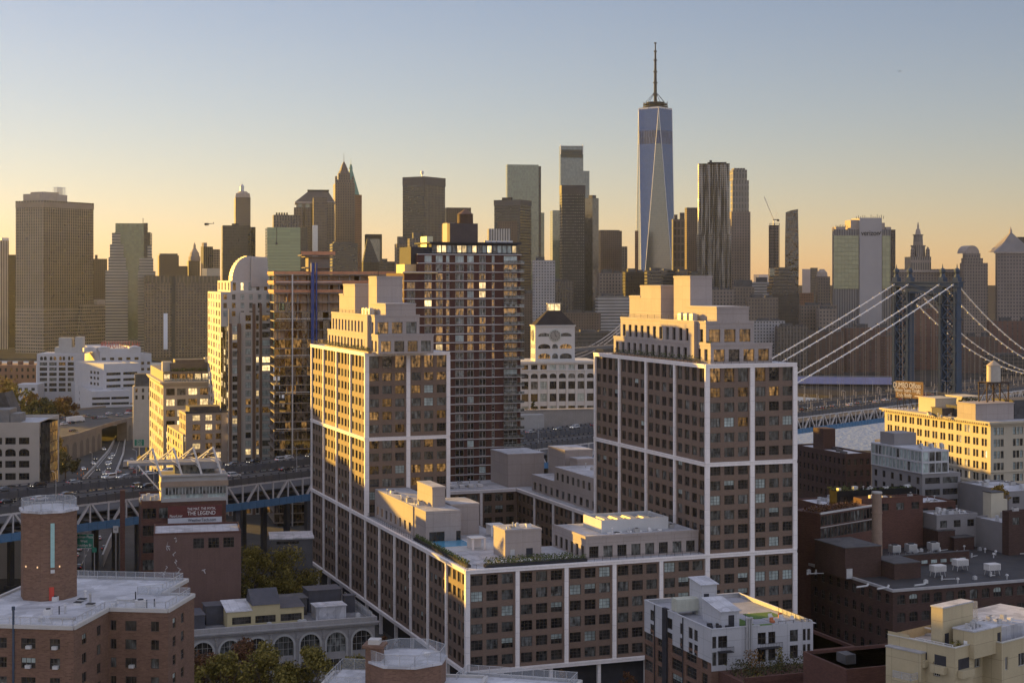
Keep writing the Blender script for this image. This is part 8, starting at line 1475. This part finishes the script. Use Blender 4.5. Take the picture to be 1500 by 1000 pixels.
k.q([(0, -3, b.h), (b.W, -3, b.h), (b.W, 6, b.h), (0, 6, b.h)], 1); b.part('steel_skin', k, [f_met, ROOFD])
add(b, 'roof_screen', DARK, (b.W * .3, b.W * .9, 6, 16, b.h - 1, b.h + 2.5), (b.W * .36, b.W * .44, 4, 7, b.h, b.h + 5))
b = far('stone_grid_tower', 'slim grey tower of tall arched stone bays right of the rippled steel tower', 1070, 1073, 1097, 264, 2400, fmat('arched_bays', (.27, .245, .22), (.05, .047, .045), 9, 4.4, .5, .75, .15, .5), 6)
add(b, 'setback', fmat('arched_bays_top', (.25, .225, .2), (.045, .042, .04), 9, 4.4, .5, .8, .15, .5), (1, b.W - 2.5, 1, 24, b.h - .1, b.z(248.5)), (3, b.W - 5, 3, 20, b.z(248.5), b.z(246))); add(b, 'low_wing', f_prel, (b.W, b.W + 4, 6, 30, 0, b.z(337)), (-2, b.W + 2, -1.5, 20, 0, b.z(310)))
far('stone_block', 'dark old block with a mansard roof below the rippled steel tower', 1072, 1075, 1105, 420, 1900, f_pre, 8, mech=[(.1, .9, .1, .9, 8)])
b = far('banded_block', 'low pale banded office at the foot of the tower under construction', 1099, 1101, 1127, 413, 2050, f_wht, 8, mech=[(.3, .9, .2, .8, 6)])
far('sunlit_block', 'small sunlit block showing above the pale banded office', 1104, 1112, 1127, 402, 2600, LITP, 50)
# tower under construction
b = far('unfinished_tower', 'thin unfinished concrete tower with open floors and a crane on top', 1126, 1128, 1141, 330, 2300, fmat('open_floors', (.20, .155, .125), (.035, .025, .02), 4.2, 3.2, .75, .6, .6, .4), 8)
add(b, 'glass_base', f_grn2, (-.5, b.W + .5, -.5, b.D + .5, 0, b.z(393))); k = MB()
for x in (-.6, b.W * .5, b.W + .6): k.bar((x, -.8, b.z(393)), (x, -.8, b.z(327)), .5, .5)
for z in (330, 327.5): k.bar((-.6, -.8, b.z(z)), (b.W + .6, -.8, b.z(z)), .5, .5)
b.part('hoist_frame', k, DARK)
cx = b.W * .55; t2 = thing('tower_crane', 'luffing tower crane standing on the thin unfinished tower', 'crane', b.t_mat() @ Vector((cx, 6, b.h)), b.th)
k = MB(); k.bar((0, 0, 0), (0, 0, 8), 1.4, 1.4); k.build('mast', STEEL, t2); k = MB(); k.bar((-1, 0, 8), (7, 0, 8.5), 1.2, 1.2); k.box(5, 8, -1.2, 1.2, 6, 8.5); k.build('counter_jib', DARK, t2); k = MB()
for dy in (-.6, .6): k.bar((0, dy, 8), (-14, dy, 41), .4, .4)
for i in range(12): k.bar((-14 * i / 12, -.6, 8 + 33 * i / 12), (-14 * (i + 1) / 12, .6, 8 + 33 * (i + 1) / 12), .25, .25)
k.build('jib', mat('crane_paint', (.5, .42, .34), .6, .1, 1), t2); k = MB(); k.bar((0, 0, 8), (4.5, 0, 19), .4, .4); k.bar((4.5, 0, 19), (7, 0, 8.5), .25, .25); k.bar((4.5, 0, 19), (-13, 0, 39), .12, .12); k.build('a_frame', STEEL, t2)
# curved dark tower
b = Bd('leaning_glass_tower', 'dark glass tower with bulging sides and a slanted top', 1151, 2350, -9.6, uR=1168, D=22, z0=-7, cat='skyscraper'); k = MB(); n = 10
for i in range(n):
    za, zb = [(b.z(470) + (b.z(311) - b.z(470)) * j / n) for j in (i, i + 1)]
    g_ = lambda j: 1.6 * math.sin(j / n * math.pi * .9) - .4
    A = [(-g_(i) , 0), (b.W + g_(i) + .8, 0), (b.W + g_(i) + .8, b.D), (-g_(i), b.D)]; C_ = [(-g_(i + 1), 0), (b.W + g_(i + 1) + .8, 0), (b.W + g_(i + 1) + .8, b.D), (-g_(i + 1), b.D)]
    k.prism(A, za, zb, 0, None, False, C_)
k.q([(0, 0, b.z(311)), (b.W + 1, 0, b.z(311)), (b.W + 1, 0, b.z(306.5)), (b.W * .5, 0, b.z(308))]); k.q([(0, 0, b.z(311)), (b.W * .5, 0, b.z(308)), (b.W + 1, 0, b.z(306.5)), (b.W + 1, b.D, b.z(306.5)), (0, b.D, b.z(311))]); k.q([(b.W + 1, 0, b.z(311)), (b.W + 1, b.D, b.z(311)), (b.W + 1, b.D, b.z(306.5)), (b.W + 1, 0, b.z(306.5))])
b.part('glass_skin', k, fmat('dark_bronze_glass', (.035, .03, .028), (.05, .036, .028), 3.6, 1.4, .9, .88, .06, .7, 1.0, wob=.6)); add(b, 'base', f_vert, (-1, b.W + 1, 1, b.D, 0, b.z(470)))
b = far('dark_office', 'dark stepped office in front of the bulging glass tower', 1127, 1131, 1171, 430, 1950, f_blk, 8)
for u0, u1, v0, v1 in ((1130, 1168, 430, 418), (1133, 1165, 418, 404), (1141, 1158, 404, 391.5)): add(b, 'setback', f_bandd if v1 < 415 else f_bandd, (b.x(u0, 2), b.x(u1, 2), 2, 20, b.z(v0, 0, 2) - .1, b.z(v1, 0, 2)))
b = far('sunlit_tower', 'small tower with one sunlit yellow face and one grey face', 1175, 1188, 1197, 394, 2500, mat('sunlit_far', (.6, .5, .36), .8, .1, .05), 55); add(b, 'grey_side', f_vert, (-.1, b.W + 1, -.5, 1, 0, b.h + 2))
far('small_orange_block', 'low orange brick block between the bulging tower and the domed stone tower', 1170, 1172, 1192, 429, 2150, f_red, 8)
b = far('stone_tower', 'small stone tower with a rounded cap left of the wide windowless tower', 1195, 1198, 1216, 405, 2150, f_pre, 8); k = MB(); k.ngon(b.W * .5, 8, b.h, b.h + 6, 8, 7, 8); k.ngon(b.W * .5, 8, b.h + 6, b.h + 10, 6.5, 3, 8); b.part('crown', k, f_stone); add(b, 'wing', f_pre, (-6, b.W * .6, -2, 12, 0, b.z(452)))
# windowless telephone tower
b = far('windowless_tower', 'wide windowless tower with a blank pale centre slab carrying dark lettering', 1219, 1221, 1311, 336, 1950, fmat('narrow_slots', (.26, .235, .225), (.06, .055, .055), 300, 3.1, .5, 1.0, .3, .15), 6)
sl_ = mat('blank_slab', (.25, .225, .22), .85, .06, .03, fine=False)
add(b, 'centre_slab', sl_, (b.x(1259, -1.5), b.x(1291.5, -1.5), -2.2, 30, b.z(485), b.z(319)))
GGL = fmat('olive_glass', (.16, .175, .10), (.19, .21, .12), 5.2, 4.6, .93, .93, .15, .12, .9)
add(b, 'glass_panel', GGL, (b.x(1221), b.x(1257.5), -.8, 0, b.z(423), b.z(345)), (b.x(1292), b.x(1304), -.8, 0, b.z(423), b.z(345))); add(b, 'corner_pier', f_blk, (b.W - 5, b.W + .3, -.9, 20, 0, b.z(336)))
add(b, 'roof_block', f_stone, (b.x(1247), b.x(1259), 2, 25, b.h - 1, b.z(322)), (b.x(1291), b.x(1297), 2, 25, b.h - 1, b.z(326)), (b.x(1226), b.x(1240), 4, 20, b.h - 1, b.z(332)), (b.x(1299), b.x(1307), 4, 20, b.h - 1, b.z(332)))
k = MB(); rr = random.Random(3)
for i in range(14): x = b.x(1255) + i * 2.6; k.bar((x, 1, b.z(319) - 1), (x, 1, b.z(319) + rr.uniform(1, 4.5)), .5, .5)
for i in range(8): x = b.x(1226) + i * 2; k.bar((x, 4, b.z(332) - 1), (x, 4, b.z(332) + rr.uniform(1, 3)), .5, .5)
b.part('antenna', k, DARK)
INK = mat('black_lettering', (.012, .012, .012), .6, .05, 1)
text('verizon', 9.2, INK, b.t, ((b.x(1259) + b.x(1289)) / 2, -2.5, b.z(341.5)), (R(90), 0, 0), .25, sx=.84); k = MB(); xx = b.x(1286.5); k.bar((xx, -2.6, b.z(341)), (xx + .8, -2.6, b.z(343)), .4, .7); k.bar((xx + .8, -2.6, b.z(343)), (xx + 2.6, -2.6, b.z(338.5)), .4, .7); b.part('tick_mark', k, INK)
# domed city hall tower
b = far('civic_building', 'broad stone civic building with a tiered wedding cake tower and a gilded figure on top', 1309, 1312, 1410, 397, 2150, f_prel, 4)
k = MB(); k.prism([(-1, -1.5), (b.W + 1, -1.5), (b.W + 1, b.D), (-1, b.D)], b.h - 1.5, b.h + 1.5); b.part('cornice', k, f_stone); add(b, 'attic', f_prel, (b.x(1320, 3), b.x(1400, 3), 3, 24, b.h + 1, b.z(394)))
cx = b.x(1345.5, 12); cy = 14; k = MB(); k.box(cx - 14, cx + 14, cy - 12, cy + 14, b.h, b.z(376)); b.part('tower_base', k, fmat('colonnade', (.34, .28, .235), (.07, .06, .05), 18, 3.2, .5, .8, .3, .3))
k = MB()
for s_ in (-1, 1): k.ngon(cx + s_ * 10.5, cy - 9, b.z(377), b.z(366), 3, 2.6, 8); k.ngon(cx + s_ * 10.5, cy - 9, b.z(366), b.z(361), 2.8, .3, 8)
b.part('turret', k, f_prel)
k = MB(); k.ngon(cx, cy, b.z(377), b.z(360), 10, 9, 16); k.ngon(cx, cy, b.z(361), b.z(359), 10, 10, 16); b.part('drum', k, fmat('drum_columns', (.34, .28, .235), (.06, .05, .045), 30, 2.6, .5, .85, .3, .2))
k = MB(); k.ngon(cx, cy, b.z(359.5), b.z(344), 6.6, 6.0, 16); k.ngon(cx, cy, b.z(344.5), b.z(343), 7, 7, 16); b.part('drum', k, fmat('drum_columns_small', (.3, .25, .21), (.06, .05, .045), 30, 1.9, .5, .85, .3, .2))
k = MB(); k.ngon(cx, cy, b.z(343.5), b.z(335), 4, 2.6, 12); k.ngon(cx, cy, b.z(335), b.z(332), 1.4, 1.2, 8); k.ngon(cx, cy, b.z(332), b.z(325), 1.5, .5, 8); b.part('finial', k, f_stone)
# domed office and pyramid court house
b = far('domed_tower', 'stone tower stepping in to a rounded barrel top', 1406, 1412, 1447, 385, 2100, f_prel, 14)
add(b, 'setback', f_prel, (2, b.W - 6, 2, b.D, b.h, b.z(378)), (4, b.W - 9, 3, b.D, b.z(378), b.z(371))); k = MB(); n = 10; x0, x1 = 5, b.W - 10; cxx = (x0 + x1) / 2; rr = (x1 - x0) / 2; zz = b.z(371)
pr = [(cxx - rr * math.cos(math.pi * i / n), zz + rr * 1.05 * math.sin(math.pi * i / n)) for i in range(n + 1)]
for i in range(n): k.q([(pr[i][0], 4, pr[i][1]), (pr[i + 1][0], 4, pr[i + 1][1]), (pr[i + 1][0], 26, pr[i + 1][1]), (pr[i][0], 26, pr[i][1])])
k.q([(x, 4, z) for x, z in reversed(pr)]); b.part('barrel_roof', k, f_stone)
b = far('court_house_tower', 'stone court house tower under a steep grey pyramid roof', 1458, 1461, 1530, 370, 2100, fmat('court_stone', (.27, .22, .195), (.03, .028, .026), 4.6, 4.2, .42, .5, .3, .4), 8)
k = MB(); k.prism([(-1.5, -1.5), (b.W * .62, -1.5), (b.W * .62, b.D + 1), (-1.5, b.D + 1)], b.h - 1, b.h + 1.2); b.part('cornice', k, f_stone); cx, cy = b.x(1481.5, 12), 14
k = MB(); k.prism([(0, 0), (cx * 2, 0), (cx * 2, 28), (0, 28)], b.h + 1, b.z(341), 0, None, True, [(cx - 1.6, cy - 1.6), (cx + 1.6, cy - 1.6), (cx + 1.6, cy + 1.6), (cx - 1.6, cy + 1.6)]); b.part('pyramid_roof', k, mat('lead_roof', (.13, .115, .11), .6, .15, .1)); k = MB(); k.ngon(cx, cy, b.z(341.5), b.z(336), 2.4, 1.6, 8); k.ngon(cx, cy, b.z(336), b.z(331), 1.3, .1, 8); b.part('lantern', k, f_stone)
far('dark_tower', 'dark block rising behind the pyramid roof at the right edge', 1489, 1491, 1520, 347, 2400, f_blk, 8)
# housing slabs on the far shore and the mid-height mass before the towers
for i, (uL, uC, uR, v, Y, lab) in enumerate([(1146, 1150, 1236, 486, 1720, 'leftmost brown brick housing slab behind the bridge cables'), (1232, 1240, 1322, 480, 1760, 'brown brick housing slab in the middle behind the bridge cables'), (1318, 1322, 1408, 452, 1800, 'brown brick housing slab seen between the legs of the bridge tower'), (1404, 1408, 1462, 493, 1740, 'brown brick housing slab just right of the bridge tower'), (1290, 1296, 1330, 492, 1660, 'nearer narrow brown housing slab left of the bridge tower'), (1446, 1450, 1530, 470, 1840, 'brown housing block at the right edge under the pyramid court house')]):
    far('housing_slab', lab, uL, uC, uR, v, Y, fmat('housing_brick%d' % i, (.135 + .012 * (i % 3), .088, .07), (.05, .045, .045), 2.9, 6.2, .32, .5, .3, .6), 10, mech=[(.2, .4, .2, .8, 4), (.6, .75, .2, .8, 4)], cat='housing block', group='brown housing slabs on the far shore')
mid = [(760, 765, 812, 430, 1950, f_brown, 'dull brown block below the pale apartment block', 4), (805, 808, 840, 412, 2020, f_vert, 'grey ribbed block at the foot of the black dotted tower', 3), (662, 668, 724, 395, 1980, f_brown, 'brown block glimpsed between water tank and thin banded tower', 3), (780, 784, 822, 470, 1750, f_pre, 'stone block just above the clock tower roof', 3),
       (874, 878, 916, 400, 2000, f_prel, 'pale classical block with tall windows below the plain brown box', 5), (872, 876, 922, 434, 1850, f_wht, 'banded pale slab low under the classical block', 3), (912, 916, 948, 398, 1950, f_blk, 'black cube with a stepped top left of the spire skyscraper foot', 4), (944, 948, 990, 396, 1900, f_bandd, 'dark office hiding the foot of the spire skyscraper', 3), (985, 990, 1030, 402, 1880, f_blk, 'black block below the latticed tower', 6), (1026, 1030, 1076, 424, 1850, f_prel, 'grey stone block under the rippled steel tower', 3),
       (1092, 1096, 1140, 436, 1800, f_pre, 'old stone block right of the second pale tower top', 4), (1100, 1104, 1150, 470, 1700, f_whtw, 'small pale walk-up row right of the second pale tower', 3), (1135, 1139, 1184, 478, 1680, f_vert, 'grey blank sided block above the bridge cables', 3), (1170, 1173, 1226, 447, 1820, f_pre, 'dark stone block below the sunlit yellow tower', 3), (1196, 1200, 1226, 452, 1800, f_prel, 'pale block with a tiny cupola at the foot of the windowless tower', 3), (560, 563, 592, 402, 1950, f_vert, 'grey low block left of the red brick tower', 3), (500, 504, 560, 402, 2000, f_blk, 'dark low block behind the unfinished tower site', 3), (1396, 1400, 1470, 560, 1560, f_prel, 'low pale shed on the far shore right of the bridge tower', 2), (820, 824, 880, 458, 1780, f_brown, 'brown wide block right of the clock tower', 3), (838, 842, 902, 486, 1640, f_bandd, 'dark long waterfront block behind the suspension cables', 2), (300, 306, 322, 440, 1900, f_whtw, 'thin white block beside the domed residential tower', 3), (1440, 1446, 1530, 520, 1600, f_bandd, 'low dark shed row at the right edge of the far shore', 2)]
for uL, uC, uR, v, Y, m_, lab, mh in mid: far('city_block', lab, uL, uC, uR, v, Y, m_, 12, mech=[(.15, .5, .2, .7, mh), (.6, .85, .3, .6, mh * .6)], cat='office block')
b = far('elevated_highway', 'bluish elevated highway deck along the far shore under the bridge cables', 1100, None, 1330, 551, 1540, mat('highway_steel', (.20, .20, .42), .6, .15, .05), D=22, z0=-5, cat='highway')
# ---------------------------------------------------------------- unseen blocks added to cast shade on the scene, and the air
for (x, y, w_, d_, h_, lab) in [(-200, 330, 36, 76, 88, 'nearest added shade block beyond the left edge'), (-205, 426, 34, 116, 86, 'second added shade block beyond the left edge'), (-216, 510, 30, 50, 51, 'lowest added shade block beyond the left edge'), (-222, 551, 30, 32, 57, 'fourth added shade block beyond the left edge'), (-236, 597, 40, 58, 68, 'fifth added shade block beyond the left edge'), (-244, 661, 30, 62, 85, 'sixth added shade block beyond the left edge'), (-470, 1190, 90, 60, 62, 'wide added shade block beyond the left edge by the river'), (-48, 692, 50, 66, 62, 'added shade block hidden behind the oxblood tower')]:
    t = thing('shade_block', lab, 'apartment block', (x, y, 0)); k = MB(); k.box(-w_ / 2, w_ / 2, -d_ / 2, d_ / 2, 0, h_, 0, 1); k.box(-4, 4, -4, 4, h_, h_ + 6, 0, 1); k.build('wall', [fmat('shade_block_wall%d' % h_, (.13, .085, .065), (.04, .04, .04), 2.8, 3.4, .4, .5, .2, .5), ROOF], t)
    k = MB(); k.box(-w_ / 2 - .2, w_ / 2 + .2, -d_ / 2 - .2, -d_ / 2 + .2, h_, h_ + .8); k.build('parapet', COPE, t)
k = MB(); k.box(-3200, 3200, -700, 3600, -16, 600); m = bpy.data.materials.new('air'); m.use_nodes = True; nt = m.node_tree; nt.nodes.clear(); o_ = nt.nodes.new('ShaderNodeOutputMaterial'); pv = nt.nodes.new('ShaderNodeVolumePrincipled'); pv.inputs['Color'].default_value = (.72, .82, 1.0, 1); pv.inputs['Density'].default_value = HAZE; pv.inputs['Anisotropy'].default_value = .55; nt.links.new(pv.outputs[0], o_.inputs['Volume'])
kind(k.build('haze', m), 'stuff')
